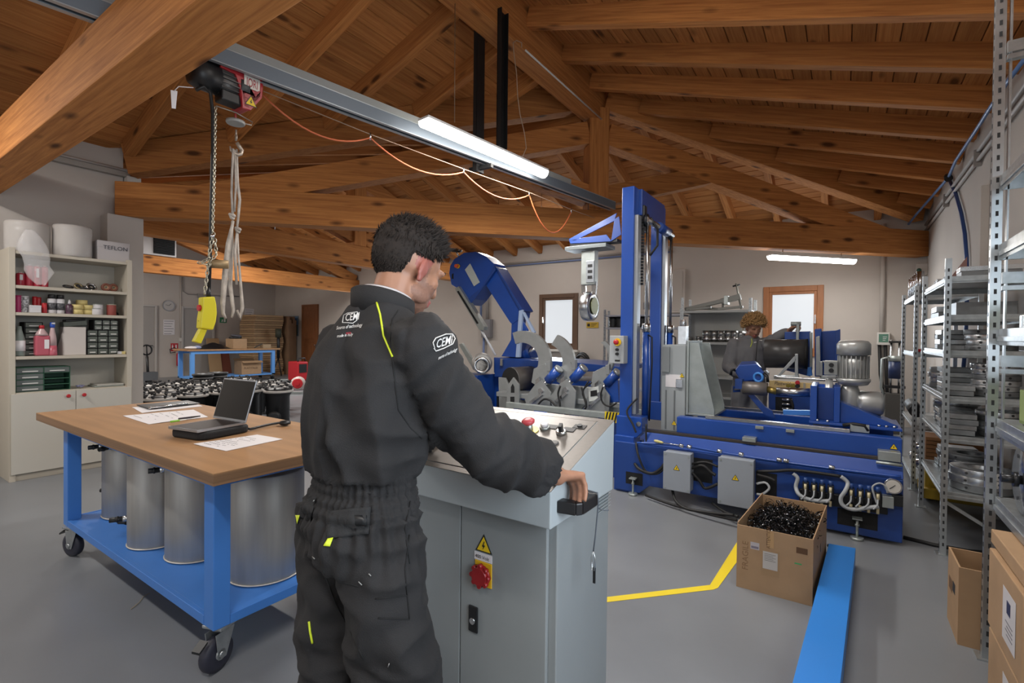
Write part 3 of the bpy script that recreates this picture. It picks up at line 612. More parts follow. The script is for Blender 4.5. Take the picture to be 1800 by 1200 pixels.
for x in (-3.075, -2.825):
    f = G(); s = -1 if x < RX else 1; zb_ = 3.1 if x < RX else 3.29
    f.box(x-.004, x+.004, 3.86, 3.98, zb_, 4.62); f.box(min(x, x+s*.045), max(x, x+s*.045), 3.86, 3.868, zb_, 4.62); f.box(min(x, x+s*.045), max(x, x+s*.045), 3.972, 3.98, zb_, 4.62)
    tag(f.out('steel_post', mat('black_steel', '222223', .5, .4)), ['black steel channel post on the left face of the ridge beam', 'black steel channel post on the right face of the ridge beam'][x > RX], 'post')
tag(G().box(-3.2, -2.92, 3.9, 3.94, 3.12, 3.16).out('cross_bracket', MATS['black_steel']), 'black bracket joining the two posts under the grey rail', 'bracket')
# ---------- electric hoist ----------
HRED = mat('hoist_red', 'a32a30', .35, var=.05); HG = mat('motor_dark', '3b3d3f', .45, .5)
XH = -3.36
def hx(x, y, X=XH): return onx(x, y, X)
H = T('electric_hoist', 'red and black electric chain hoist on the rail', 'hoist', hx(415, 150))
pl = [hx(x, y) for x, y in ((388, 100), (404, 108), (458, 133), (463, 150), (461, 172), (441, 194), (426, 190), (424, 160), (414, 130), (388, 117))]
G().prism(pl, (-.02, 0, 0)).out('mount_plate', HRED, H, bev=.004)
G().prism([hx(x, y) for x, y in ((424, 128), (459, 141), (462, 153), (460, 172), (441, 193), (428, 189), (423, 165))], (-.15, 0, 0)).out('gear_housing', HRED, H, bev=.012, seg=3)
mb0, mb1 = onx(425, 160, XH-.09), onx(380, 141, XH-.09); mb1 = mb0 + V((0, -1, 0))*(mb0-mb1).length; mb2 = mb1+V((0, -.17, 0))
G().cyl(mb0+V((0, .01, 0)), mb0-V((0, .05, 0)), .098, 24).out('end_flange', HG, H, bev=.003)
mo = G().cyl(mb0-V((0, .045, 0)), mb1, .078, 24)
for k in range(20):
    t = 2*pi*k/20; d = V((cos(t), 0, sin(t))); mo.beam(mb0-V((0, .05, 0))+d*.084, mb1+d*.084, .005, .018, up=d)
mo.out('finned_motor', mat('motor_grey', '63615f', .5, .5), H)
G().lathe(mb1, [(.094, 0), (.094, .11), (.08, .15), (.05, .165)], 24, axis=(0, -1, 0)).out('fan_cover', BLK, H)
G().cb((mb0+mb1)/2+V((.02, 0, -.1)), (.1, .16, .07)).out('terminal_box', BLK, H, bev=.008)
for (x, y) in ((387, 100), (400, 107), (430, 120), (448, 130)):
    p = hx(x, y); c = G().cyl(p+V((-.06, 0, .02)), p+V((-.045, 0, .02)), .024, 14).out('trolley_wheel', HG, H); G().cyl(p+V((-.045, 0, .02)), p+V((.01, 0, .02)), .008, 8).out('axle', STEEL, c)
lp = G(); a = [hx(x, y, XH+.004) for x, y in ((429, 130), (457, 141), (456, 160), (452, 161), (432, 153), (429, 150))]
lp.prism(a, (.003, 0, 0)); lbl = lp.out('name_plate', mat('plate_cream', 'cfc8bf', .5), H)
o = hx(431.5, 149.5, XH+.008); xd = hx(456, 158.5, XH+.008)-o
text('lettering', 'IORI', .082, mat('sign_red', '9c2630', .5), lbl, o+V((0, .006, .002)), (0, 1, 0), (0, 0, 1), sx=.5, ext=.001)
text('small_lettering', 'ELEVATORI', .022, mat('ink_grey', '6c6864', .6), lbl, o+V((0, .0, .078)), (0, 1, 0), (0, 0, 1), sx=.85, ext=.001)
def warn(parent, c, xd, yd, s, sym='!', name='warning_sign'):     # yellow warning triangle
    xd, yd = V(xd).normalized(), V(yd).normalized(); n = xd.cross(yd); c = V(c)
    tri = lambda k, z: [c+xd*(-s*k/2)-yd*(s*k*.29)+n*z, c+xd*(s*k/2)-yd*(s*k*.29)+n*z, c+yd*(s*k*.58)+n*z]
    b = G().prism(tri(1, .0005), n*.001).out(name, BLK, parent) if parent not in () else None
    g = G().prism(tri(.8, .002), n*.0006); g.mi = [0]*len(g.f)
    g.prism([c+n*.003+xd*a*s+yd*b_*s for a, b_ in ((.03, .25), (-.09, -.02), (-.01, -.02), (-.04, -.17), (.1, .06), (.01, .06), (.07, .25))], n*.0005, mi=1)
    g.out('sign_face', [mat('sign_yellow', 'e3c01c', .5), BLK], b if BASE.get(b) is not None else parent); return b
warn(H, hx(441, 180, XH+.0), (0, 1, 0), (0, 0, 1), .085)
# cable, chain, hook
lc = onx(373, 200, XH-.06)
pc = [onx(x, y, XH-.06) for x, y in ((345, 158), (358, 152), (370, 163), (374, 200), (374, 260), (372, 340), (370, 430), (367, 520))]
PEN = T('hoist_pendant', 'yellow hanging control pendant with a red button on a black cable', 'pendant control', pc[-1])
G().tube(pc, .011, 10).out('cable', mat('cable_black', '1d1d1c', .5), PEN)
PY = mat('pendant_yellow', 'c9bd1f', .45)
XP = XH-.06
def px_(x, y, dx=0): return onx(x, y, XP+dx)
pb = G().prism([px_(x, y, .03) for x, y in ((356, 522), (378, 521), (381, 535), (382, 550), (380, 566), (375, 580), (352, 577), (353, 560), (356, 542))], (-.06, 0, 0)).out('body', PY, PEN, bev=.008, seg=3)
G().prism([px_(x, y, .02) for x, y in ((353, 577), (365, 579), (354, 604), (341, 600))], (-.04, 0, 0)).out('grip', PY, PEN, bev=.005)
p = px_(356, 541); d = (px_(348, 541)-p)
G().cyl(p, p+d*.5, .013, 14).cyl(p+d*.5, p+d*1.0, .02, 16).out('stop_button', RED, PEN, label='red stop button')
G().cyl(px_(353, 566), px_(350, 567), .014, 12).out('rocker_button', BLK, PEN)
G().tube([px_(366, 505), px_(367, 523)], [.012, .016], 10).out('cable_gland', BLK, PEN)
CH_ = T('hanging_chain', 'thin steel hoist chain hanging beside the black pendant cable', 'chain', onx(376, 195, XP+.02))
def chain(name, pts, r, w, parent, m):
    g = G(); pts = [V(p) for p in pts]; n = 0; L = []
    for a, b in zip(pts, pts[1:]):
        k = max(1, int((b-a).length/(w*1.5)))
        for i in range(k): L.append((a.lerp(b, i/k), (b-a).normalized()))
    for i, (p, d) in enumerate(L):
        s = d.orthogonal().normalized(); s = s if i % 2 == 0 else d.cross(s)
        g.tube([p+d*(w*cos(t))+s*(w*.55*sin(t)) for t in [2*pi*j/8 for j in range(8)]], r, 4, closed=True)
    o = g.out(name, m, parent); o['kind'] = 'stuff'; return o
CHAINM = mat('chain_zinc', 'b0aa98', .35, .8)
chain('chain_links', [onx(x, y, XP+.02) for x, y in ((379, 190), (377, 300), (374, 400), (374, 412))], .0035, .012, CH_, CHAINM)
G().tube([onx(374, 412, XP+.02), onx(373, 418, XP+.02)], .012, 8).out('end_stop', STEEL, CH_)
chain('loop_links', [onx(x, y, XP+.02) for x, y in ((375, 412), (366, 455), (352, 462), (368, 465), (380, 445), (377, 415))], .0042, .016, CH_, CHAINM)
p = onx(384, 464, XP+.02); G().cyl(p-V((.03, .05, 0)), p+V((.03, .05, 0)), .028, 16).out('weight', mat('worn_brass', '9a8462', .5, .5), CH_)
chain('tail_links', [onx(x, y, XP+.02) for x, y in ((366, 466), (362, 500), (359, 520))], .0042, .016, CH_, CHAINM)
XK = XH-.13
def kx(x, y): return onx(x, y, XK)
HK = T('hoist_hook', 'steel load hook under a flat grey disc below the red hoist', 'hook', kx(415, 250))
G().tube([kx(414, 185), kx(414, 215)], .006, 8).out('load_rope', HRED, HK)
G().lathe(kx(414, 216), [(.02, .02), (.058, .014), (.06, 0), (.055, -.008)], 26).out('limit_disc', mat('disc_grey', 'a0a09d', .5, .3), HK)
G().tube([onx(x, y, XK+.02) for x, y in ((380, 186), (415, 198), (444, 215), (442, 220), (425, 216))], .0045, 6).out('limit_lever', mat('lever_tin', 'a79f92', .4, .6), HK)
pk = [kx(x, y) for x, y in ((415, 228), (415, 240), (416, 250), (421, 258), (425, 264), (423, 270), (418, 272), (412, 270), (406, 264), (404, 257))]
G().tor(kx(415, 242), (.3, 1, 0), .018, .006, 14, 6).tube(pk[:2], .006, 8).tube(pk[2:], [.011, .013, .014, .014, .013, .011, .008, .005], 10).out('hook', mat('hook_steel', 'a79a8c', .4, .5), HK)
SLM = mat('sling_webbing', 'a59c92', .8, var=.25, vs=18, bump=.3, bs=120)
SL_ = T('lifting_sling', 'knotted dirty-white webbing sling hanging from the hook', 'sling', kx(412, 280))
def ribbon(name, pts, w, th=.004, axis=None):
    g = G(); P = [kx(x, y)+V((dx, 0, 0)) for x, y, dx in pts]; vs = []; fs = []
    for k, p in enumerate(P):
        d = (P[min(k+1, len(P)-1)]-P[max(k-1, 0)]).normalized(); ww = w[k] if isinstance(w, list) else w
        s = d.cross(V((1, .3, 0))).normalized(); n = d.cross(s)
        vs += [p-s*ww/2-n*th, p+n*th*1.5, p+s*ww/2-n*th, p-n*th*2]
    for k in range(len(P)-1):
        for i in range(4): j = (i+1) % 4; fs.append((k*4+i, k*4+j, k*4+4+j, k*4+4+i))
    fs += [(0, 1, 2, 3), tuple(4*len(P)-4+i for i in (3, 2, 1, 0))]
    return g.add(vs, fs, 0, True).out(name, SLM, SL_)
ribbon('strand', [(408, 262, .01), (406, 300, .012), (405, 340, .012), (407, 378, .01)], .022)
ribbon('strand', [(416, 262, -.005), (418, 320, -.01), (422, 350, -.01), (419, 385, -.01), (416, 400, 0)], [.02, .026, .026, .022, .018])
ribbon('strand', [(412, 264, .0), (411, 330, .02), (410, 372, .01)], .018)
for (x, y) in ((408, 378), (418, 402)):
    p = kx(x, y); G().tor(p, (.3, .2, 1), .012, .012, 12, 8).tor(p-V((0, 0, .012)), (1, .5, .3), .012, .01, 12, 8).out('knot', SLM, SL_)
ribbon('loop', [(408, 388, .01), (399, 430, .015), (393, 480, .018), (389, 530, .015), (390, 550, .01), (396, 560, 0)], [.02, .045, .05, .042, .03, .02])
ribbon('loop', [(409, 388, -.01), (408, 440, -.015), (406, 500, -.018), (411, 545, -.01), (407, 558, 0)], [.02, .034, .036, .03, .02])
ribbon('loop', [(418, 408, -.01), (421, 450, -.02), (425, 500, -.02), (428, 540, -.02), (424, 560, -.02), (419, 545, -.02)], [.018, .018, .024, .032, .03, .02])
ribbon('loop', [(416, 408, 0), (412, 440, .0), (415, 500, .0)], [.02, .03, .022])
G().prism([onx(x, y, XP) for x, y in ((300, 158), (312, 160), (309, 191), (302, 190))], (-.002, 0, 0)).out('paper_tag', PAPER, H, label='curled white paper tag'); G().tube([onx(306, 160, XP), onx(314, 152, XP), onx(340, 154, XP)], .003, 6).out('tag_tie', PAPER, H)
# festoon cable and its wire
WIRE = mat('festoon_orange', 'c2643c', .5); TW = mat('tan_wire', 'a98f78', .5)
wl = [RA.lerp(RB, t)+RNV*(-.24)+V((0, 0, -.02)) for t in (.3, .44, .58, .72, .86)]
wl = [ony(463, 160, 1.95), ony(651, 236, 2.75), ony(815, 297, 3.6), ony(930, 338, 4.6), ony(1004, 368, 5.4), ony(1045, 383, 6.1)]
FS = T('festoon_cable', 'orange cable looping along a thin wire under the grey rail', 'cable', wl[2])
G().tube(wl, .004, 6).out('support_wire', TW, FS)
for i in range(1, 5):
    G().cyl(wl[i]+V((0, 0, .012)), wl[i]-V((0, 0, .045)), .008, 8).out('hanger_clip', STEEL, FS)
def sag(a, b, s, n=12): return [a.lerp(b, t/n)-V((0, 0, s*4*(t/n)*(1-t/n)+.03)) for t in range(n+1)]
lp = sag(wl[0], wl[1], .14)+sag(wl[1], wl[2], .13)[1:]+sag(wl[2], wl[3], .13)[1:]+sag(wl[3], wl[4], .33)[1:]
G().tube(lp, .007, 6).out('cable_run', WIRE, FS)
# conduit along the ridge beam and its loose wire
r1, r2 = V((RX+.12+.012, 4.35, 4.452)), V((RX+.132, 6.45, 4.452)); e = T('conduit', 'thin white conduit along the lower edge of the ridge beam', 'conduit', r1); G().tube([r1, r2], .01, 8).out('pipe', WHITE, e)
p0 = [onx(x, y, RX+.13) for x, y in ((917, 83), (917, 75), (908, 71), (902, 75), (903, 90), (908, 130), (910, 170), (914, 200), (922, 235), (925, 260), (918, 277))]
G().tube(p0, .005, 6).out('loose_wire', TW, e)
tag(G().tube([ony(800, 0, 3.4), ony(799, 215, 3.4)], .003, 6).out('lamp_chain', mat('thin_chain', '8b7a66', .5, .5)), 'thin chain holding the long lit tube lamp', 'chain')
# ---------- far wing ----------
FWX = XE+.001
def ex(x, y): return onx(x, y, FWX)
def door(n, x0, x1, ytop, m, fm, label):
    a, b = ex(x0, ytop), ex(x1, ytop); z = 2.3; e = ST('door_%d' % n, (FWX, (a.y+b.y)/2, 0))
    G().box(FWX, FWX+.03, a.y+.06, b.y-.06, .01, z-.06).out('leaf', m, e, bev=.004)
    g = G().box(FWX, FWX+.06, a.y, a.y+.06, 0, z).box(FWX, FWX+.06, b.y-.06, b.y, 0, z).box(FWX, FWX+.06, a.y+.06, b.y-.06, z-.06, z); g.out('door_frame', fm, e, bev=.004)
    h = G().cyl((FWX+.03, b.y-.13, 1.02), (FWX+.08, b.y-.13, 1.02), .012, 8).cyl((FWX+.08, b.y-.13, 1.02), (FWX+.08, b.y-.26, 1.02), .011, 8); h.out('door_handle', BLK, e)
DG = mat('door_grey', '9a9590', .5); DF = mat('door_frame_grey', 'b1aca7', .5)
door(1, 235, 275, 535, DG, DF, ''); door(2, 318, 376, 536, DG, DF, '')
dw = ST('door_3', (-15.7, YB, 0)); DW = mat('door_wood', '7a4c2c', .5, var=.15, vs=4, stretch=(5, 5, 1))
dx0, dx1 = -16.2, -15.25
G().box(dx0+.06, dx1-.06, YB-.04, YB-.005, .01, 2.42).out('leaf', DW, dw, bev=.004)
for z in ((.2, 1.1), (1.25, 2.25)): G().box(dx0+.22, dx1-.22, YB-.052, YB-.041, *z).out('panel', DW, dw, bev=.008)
G().box(dx0, dx0+.06, YB-.06, YB-.001, 0, 2.48).box(dx1-.06, dx1, YB-.06, YB-.001, 0, 2.48).box(dx0+.06, dx1-.06, YB-.06, YB-.001, 2.42, 2.48).out('door_frame', DW, dw)
G().cyl((dx1-.12, YB-.1, 1.05), (dx1-.12, YB-.04, 1.05), .02, 10).out('door_knob', STEEL, dw)
# wall things on the end wall
c = ex(296, 537); e = T('wall_clock', 'round grey wall clock between the two grey doors', 'clock', c)
G().cyl(c+V((.003, 0, 0)), c+V((.04, 0, 0)), .17, 28).out('rim', mat('clock_rim', '8d8d90', .4, .5), e); G().cyl(c+V((.041, 0, 0)), c+V((.044, 0, 0)), .145, 28).out('face', mat('clock_face', 'b4b0ac', .5), e)
G().beam(c+V((.047, 0, 0)), c+V((.047, .06, .06)), .012, .004, up=(1, 0, 0)).out('hour_hand', BLK, e); G().beam(c+V((.049, 0, 0)), c+V((.049, -.1, .02)), .01, .004, up=(1, 0, 0)).out('minute_hand', BLK, e)
def notice(x0, y0, x1, y1, label, m=PAPER, ink='77777c', rows=6, name='wall_notice'):
    a, b = ex(x0, y1), ex(x1, y0); e = T(name, label, 'notice', a); G().box(FWX+.002, FWX+.008, a.y, b.y, a.z, b.z).out('sheet', m, e)
    g = G()
    for k in range(rows):
        z = b.z-(b.z-a.z)*(k+.6)/rows; g.box(FWX+.0085, FWX+.0095, a.y+.06*(b.y-a.y), b.y-(.1+.3*((k*7) % 3)/3)*(b.y-a.y), z-.008, z+.008)
    o = g.out('print', mat('ink_'+ink, ink, .8), e); o['kind'] = 'stuff'; return e
notice(287, 562, 307, 588, 'printed white notice under the wall clock'); notice(430, 543, 446, 565, 'printed white notice beside the cardboard stack')
a = ex(300, 617); b = ex(313, 603); e = T('extinguisher_sign', 'red fire extinguisher sign below the printed notice', 'sign', a)
G().box(FWX+.002, FWX+.008, a.y, b.y, a.z, b.z).out('plate', mat('sign_red_plate', 'b3232c', .5), e)
w, h = b.y-a.y, b.z-a.z; G().box(FWX+.009, FWX+.011, a.y+.15*w, a.y+.32*w, a.z+.2*h, a.z+.7*h).box(FWX+.009, FWX+.011, a.y+.62*w, a.y+.8*w, a.z+.2*h, a.z+.8*h).box(FWX+.009, FWX+.011, a.y+.2*w, a.y+.26*w, a.z+.7*h, a.z+.85*h).out('pictogram', PAPER, e)
p = ex(312, 640); p.z = 0
EX = T('fire_extinguisher', 'red fire extinguisher hanging under its red sign', 'extinguisher', (FWX+.13, p.y, .35))
G().lathe((FWX+.13, p.y, .35), [(.06, 0), (.08, .02), (.08, .38), (.03, .46), (.025, .5)], 16).out('cylinder', RED, EX); G().box(FWX+.1, FWX+.2, p.y-.02, p.y+.02, .85, .9).out('valve', BLK, EX)
G().tube([(FWX+.15, p.y-.02, .87), (FWX+.16, p.y-.15, .95), (FWX+.16, p.y-.28, .9), (FWX+.16, p.y-.26, .78), (FWX+.15, p.y-.12, .8)], .015, 8).out('hose', BLK, EX); G().box(FWX+.001, FWX+.05, p.y-.02, p.y+.02, .6, .7).out('wall_hook', STEEL, EX)
a = ex(386, 567); b = ex(398, 558); e = T('exit_sign', 'green running-man exit sign beside the second grey door', 'sign', a)
G().box(FWX+.002, FWX+.012, a.y, b.y, a.z, b.z).out('plate', mat('exit_green', '2f7d55', .5), e); w, h = b.y-a.y, b.z-a.z
G().box(FWX+.0125, FWX+.014, a.y+.6*w, a.y+.85*w, a.z+.15*h, a.z+.85*h).prism([V((FWX+.0125, a.y+u*w, a.z+v*h)) for u, v in ((.2, .2), (.32, .45), (.28, .6), (.36, .62), (.5, .5), (.42, .42), (.48, .15), (.4, .15), (.36, .35), (.26, .15))], (.0015, 0, 0)).out('pictogram', PAPER, e)
e = T('wall_conduit', 'grey conduit dropping between the clock and the second door', 'conduit', ex(317, 595)); q = ex(317, 595); G().tube([(FWX+.02, q.y, 1.25), (FWX+.02, q.y, 3.3)], .018, 8).out('pipe', WALL, e); G().box(FWX+.001, FWX+.05, q.y-.05, q.y+.05, 1.15, 1.26).out('switch_box', WHITE, e)
e = T('wall_conduit', 'grey conduit bending over the second grey door', 'conduit', ex(330, 520)); G().tube([ex(321, 470)+V((.02, 0, 0)), ex(322, 512)+V((.02, 0, 0)), ex(330, 517)+V((.02, 0, 0)), ex(365, 519)+V((.02, 0, 0)), ex(420, 521)+V((.02, 0, 0))], .018, 8).out('pipe', mat('conduit_grey', '8f8a86', .5), e); q = ex(352, 520); G().box(FWX+.001, FWX+.05, q.y-.1, q.y+.1, q.z-.07, q.z+.07).out('junction_box', MATS['conduit_grey'], e)
# louvred unit on the far truss
a, b = onx(270, 457, -13.0), onx(311, 421, -13.0); e = T('louvre_unit', 'white unit with black louvres sitting on the far truss', 'ventilator', (-13.2, (a.y+b.y)/2, 3.2))
G().box(-13.7, -13.02, a.y-.35, b.y, 3.2, b.z+.05).out('housing', mat('unit_white', 'a7a5a6', .5), e, bev=.01)
G().box(-13.0195, -13.005, a.y, b.y-.04, 3.24, b.z).out('grille_back', DARK, e)
k_ = 10
for k in range(k_): z = 3.26+(b.z-3.3)*k/(k_-1); G().cb((-12.985, (a.y+b.y)/2-.02, z), (.03, b.y-a.y-.06, .012), M=Matrix.Rotation(.5, 3, 'Y')).out('slat', mat('slat_dark', '26282a', .5), e)
# second bench
b0 = T('workbench', 'blue workbench of the far wing with a cardboard carton underneath', 'workbench', (-15.2, 7.4, 0))
B2X0, B2X1, B2Y0, B2Y1 = -15.6, -14.8, 6.15, 8.55
G().box(B2X0-.05, B2X1+.05, B2Y0-.1, B2Y1+.15, .93, .98).out('worktop', BENCHTOP, b0, bev=.004)
LB2 = mat('bench_blue_light', '5a95d8', .45)
for x in (B2X0, B2X1-.08):
    for y in (B2Y0, B2Y1-.1): G().box(x, x+.08, y, y+.1, .16, .93).out('leg', LB2, b0)
G().box(B2X1-.06, B2X1, B2Y0+.1, B2Y1-.1, .85, .93).box(B2X0, B2X0+.06, B2Y0+.1, B2Y1-.1, .85, .93).out('apron', LB2, b0); G().box(B2X0, B2X1, B2Y0, B2Y1, .16, .2).out('lower_shelf', LB2, b0)
for x in (B2X0+.05, B2X1-.05):
    for y in (B2Y0+.06, B2Y1-.06): c = G().cyl((x, y-.02, .075), (x, y+.02, .075), .075, 16).out('wheel', RUB, b0); G().box(x-.03, x+.03, y-.035, y+.035, .1, .16).out('fork', GALV, c)
def carton(name, label, x0, x1, y0, y1, z0, z1, tape=True, open_=False, m=CARD, cat='box', printing=None):
    e = T(name, label, cat, ((x0+x1)/2, (y0+y1)/2, z0)); G().box(x0, x1, y0, y1, z0, z1).out('body', m, e, bev=.004)
    if open_:
        G().prism([(x1, y0, z1), (x1, y1, z1), (x1+.1, y1, z1-.05), (x1+.1, y0, z1-.05)], (0, 0, .005)).out('flap', m, e); G().prism([(x0, y0, z1), (x0, y1, z1), (x0-.06, y1, z1+.07), (x0-.06, y0, z1+.07)], (.005, 0, 0)).out('flap', m, e)
    else: G().box(x0+.001, x1-.001, (y0+y1)/2-.03, (y0+y1)/2+.03, z1-.0005, z1+.001).out('tape', mat('parcel_tape', 'b08d62', .4), e)
    return e
e = carton('carton', 'printed cardboard carton on the lower shelf of the far blue bench', -15.3, -14.86, 7.55, 8.15, .201, .6, open_=True)
text('print', 'PLASTITALIA', .09, mat('ink_brown', '5a4634', .8), e, (-14.855, 7.62, .36), (0, 1, 0), (0, 0, 1), sx=.8)
carton('carton', 'plain cardboard box standing on the far blue bench', -15.4, -14.95, 7.35, 7.75, .981, 1.27)
e = T('cable_coil', 'dark coil of hose on the box of the far bench', 'coil', (-15.2, 7.55, 1.272)); G().tor((-15.2, 7.53, 1.3), (0, 0, 1), .14, .035, 20, 8).out('coil', BLK, e); G().tor((-15.2, 7.56, 1.36), (.1, .1, 1), .12, .03, 20, 8).out('upper_coil', mat('hose_grey', '4a4a52', .5), e)
g = G(); vs = []; N_ = 14
for i in range(N_+1):
    for j in range(N_+1):
        u, v = i/N_*2-1, j/N_*2-1; h = max(0, 1-(u*u+v*v)**.8)
        vs.append((-15.1+u*.33, 6.86+v*.44, .983+h*.2*(.8+.6*noise.noise(V((u*2.3, v*2.9, 5))))))
g.add(vs, [(i*(N_+1)+j, i*(N_+1)+j+1, (i+1)*(N_+1)+j+1, (i+1)*(N_+1)+j) for i in range(N_) for j in range(N_)], 0, True)
tag(g.out('black_bag', mat('bag_black', '161618', .35)), 'crumpled black plastic bag on the far blue bench', 'bag')
e = T('rag_pile', 'pale rags at the outer end of the far blue bench', 'rag', (-15, 6.2, .981)); G().ell((-15, 6.25, 1.02), .15, .17, .045, 14).out('rag', PAPER, e); G().ell((-14.95, 6.38, 1.03), .1, .1, .05, 12).out('upper_rag', mat('rag_blue', '8f98b8', .8), e)
e = T('clamp_tool', 'small metal clamp at the inner end of the far blue bench', 'tool', (-15, 8.1, .981)); G().beam((-15, 8.0, .99), (-15, 8.25, 1.12), .02, .02).out('bar', BLK, e); G().box(-15.1, -14.95, 8.25, 8.5, .981, 1.1).out('block', mat('tan_block', '9a8467', .7), e)
# cardboard sheets
STK = mat('sheet_board', '94785a', .85, var=.1, vs=6); STE = mat('sheet_edge', 'a88b68', .85)
e = T('cardboard_stack', 'tall stack of flat cardboard sheets leaning beside the far bench', 'cardboard', (-17.0, 9.4, 0))
n = 26
for k in range(n):
    z = .12+k*.075; dx = .05*sin(k*.6)+.02*random.random()
    G().box(-17.3+dx, -16.35+dx, 8.72+.04*noise.noise(V((0, k*.3, 0))), 9.72, z, z+.07).out('sheet', (STK, STE)[k % 2], e, bev=.01, seg=1)
G().box(-17.35, -16.3, 8.7, 9.75, 0, .11).out('pallet', mat('pallet_wood', '8b6a46', .8), e)
e = T('cardboard_stack', 'darker stack of upright cardboard behind the tall sheet stack', 'cardboard', (-17.2, 10.1, 0))
for k in range(5): G().box(-17.5+.001*k, -16.2-.06*k, 9.82+k*.1, 9.9+k*.1, .0, 2.05-.12*(k % 3)).out('sheet', mat('board_dark', '7b6048', .85, var=.08, vs=5), e, bev=.005, seg=1)
for k, (y0, y1, z1, lb) in enumerate(((7.9, 8.3, 1.05, 'brown cardboard sheet leaning on the end wall behind the bench'), (8.32, 8.6, .8, 'dark red-brown board leaning on the end wall behind the bench'))):
    tag(G().prism([(-17.6, y0, 0), (-17.6, y1, 0), (-17.9, y1, z1+.2), (-17.9, y0, z1+.2)], (.03, 0, 0)).out('leaning_board', (STE, mat('board_red', '6d3a2a', .7))[k]), lb, 'board')
a, b = ony(495, 590, YB-.01), ony(525, 555, YB-.01); e = T('landscape_poster', 'framed blue landscape picture beside the wooden door', 'picture', a)
G().box(a.x, b.x, YB-.03, YB-.005, a.z, b.z).out('frame', mat('picture_frame', '6a7a86', .5), e)
h = b.z-a.z; G().box(a.x+.03, b.x-.03, YB-.034, YB-.031, a.z+.55*h, b.z-.03).out('sky_print', mat('print_sky', '5f86b0', .5), e); G().box(a.x+.03, b.x-.03, YB-.034, YB-.031, a.z+.03, a.z+.55*h).out('land_print', mat('print_land', '4d5a52', .5, var=.4, vs=9), e)
# pallet jack handle
p = onz(262, 672, 0); p = V((-16.5, 5.75, 0)); PJ = T('pallet_jack', 'black pallet jack standing before the first grey door', 'pallet jack', p)
G().tube([p+V((0, 0, .1)), p+V((-.02, -.02, .75))], .035, 8).out('handle_shaft', BLK, PJ); G().tor(p+V((-.03, -.03, .93)), (1, .2, 0), .14, .022, 20, 8).tube([p+V((-.02, -.02, .75)), p+V((-.03, -.03, 1.07))], .018, 6).out('grip_loop', BLK, PJ)
for s in (-1, 1): G().box(p.x-1.1, p.x-.1, p.y+s*.2-.07, p.y+s*.2+.07, .05, .11).out('fork', mat('jack_grey', '55575a', .5), PJ)
G().box(p.x-.12, p.x+.12, p.y-.2, p.y+.2, .06, .3).out('pump_body', MATS['jack_grey'], PJ); G().cyl(p+V((.02, -.06, .08)), p+V((.02, .06, .08)), .08, 16).out('wheel', RUB, PJ)
# red welder and cable reel
p = V((-13.4, 8.45, 0)); e = T('red_welder', 'red box-shaped welding machine on the floor of the far wing', 'welder', p)
G().box(p.x-.25, p.x+.25, p.y-.17, p.y+.17, .06, .62).out('case', RED, e, bev=.03); G().tube([p+V((.18, -.12, .6)), p+V((.18, -.1, .72)), p+V((.18, .1, .72)), p+V((.18, .12, .6))], .02, 8).out('carry_handle', BLK, e); G().box(p.x+.25, p.x+.26, p.y-.12, p.y+.12, .3, .55).out('front_panel', BLK, e); G().box(p.x-.22, p.x+.22, p.y-.15, p.y+.15, 0, .06).out('skid', BLK, e)
p = V((-11.6, 7.32, 0)); e = T('cable_reel', 'small red and white cable reel standing before the welder', 'reel', p)
ax = V((.75, -.66, 0)).normalized()
for k, s in enumerate((-.09, .07)): G().lathe(p+V((0, 0, .17))+ax*s, [(.05, 0), (.168, .0), (.168, .02), (.05, .02)], 26, axis=ax).out('flange', mat('reel_flange', 'c0b3ae', .4), e); 
G().cyl(p+V((0, 0, .17))-ax*.07, p+V((0, 0, .17))+ax*.07, .12, 22).out('cable_turns', mat('reel_orange', 'b5452f', .5), e); G().cyl(p+V((0, 0, .17))+ax*.02, p+V((0, 0, .17))+ax*.12, .05, 16).out('hub', RED, e); G().lathe(p+V((0, 0, .17))+ax*.091, [(.13, 0), (.13, .002), (.1, .003)], 24, axis=ax).out('rim_stripe', RED, e)
for k, (a, b) in enumerate((((478, 673), (535, 678)), ((470, 668), (530, 667)), ((500, 690), (533, 690)))):
    p, q = onz(*a, .03), onz(*b, .03); tag(G().beam(p, q, .08, .05).out('metal_bar', GREYST, bev=.004), ['grey metal bar lying nearest the cable reel', 'grey metal bar lying farther back on the floor', 'short metal bar lying before the cable reel'][k], 'bar')
e = T('tripod_stand', 'dark upright tool stand against the cardboard stack', 'stand', (-15.9, 9.3, 0)); p = V((-15.9, 9.3, 0))
for k in range(3): t = 2*pi*k/3; G().tube([p+V((0, 0, .6)), p+V((.2*cos(t), .2*sin(t), .02))], .02, 6).out('leg', BLK, e)
G().cyl(p+V((0, 0, .6)), p+V((0, 0, 1.5)), .05, 10).out('column', BLK, e); G().cyl(p+V((0, 0, 1.3)), p+V((0, .0, 1.6)), .1, 12).out('head', mat('olive_dark', '35382c', .6), e)
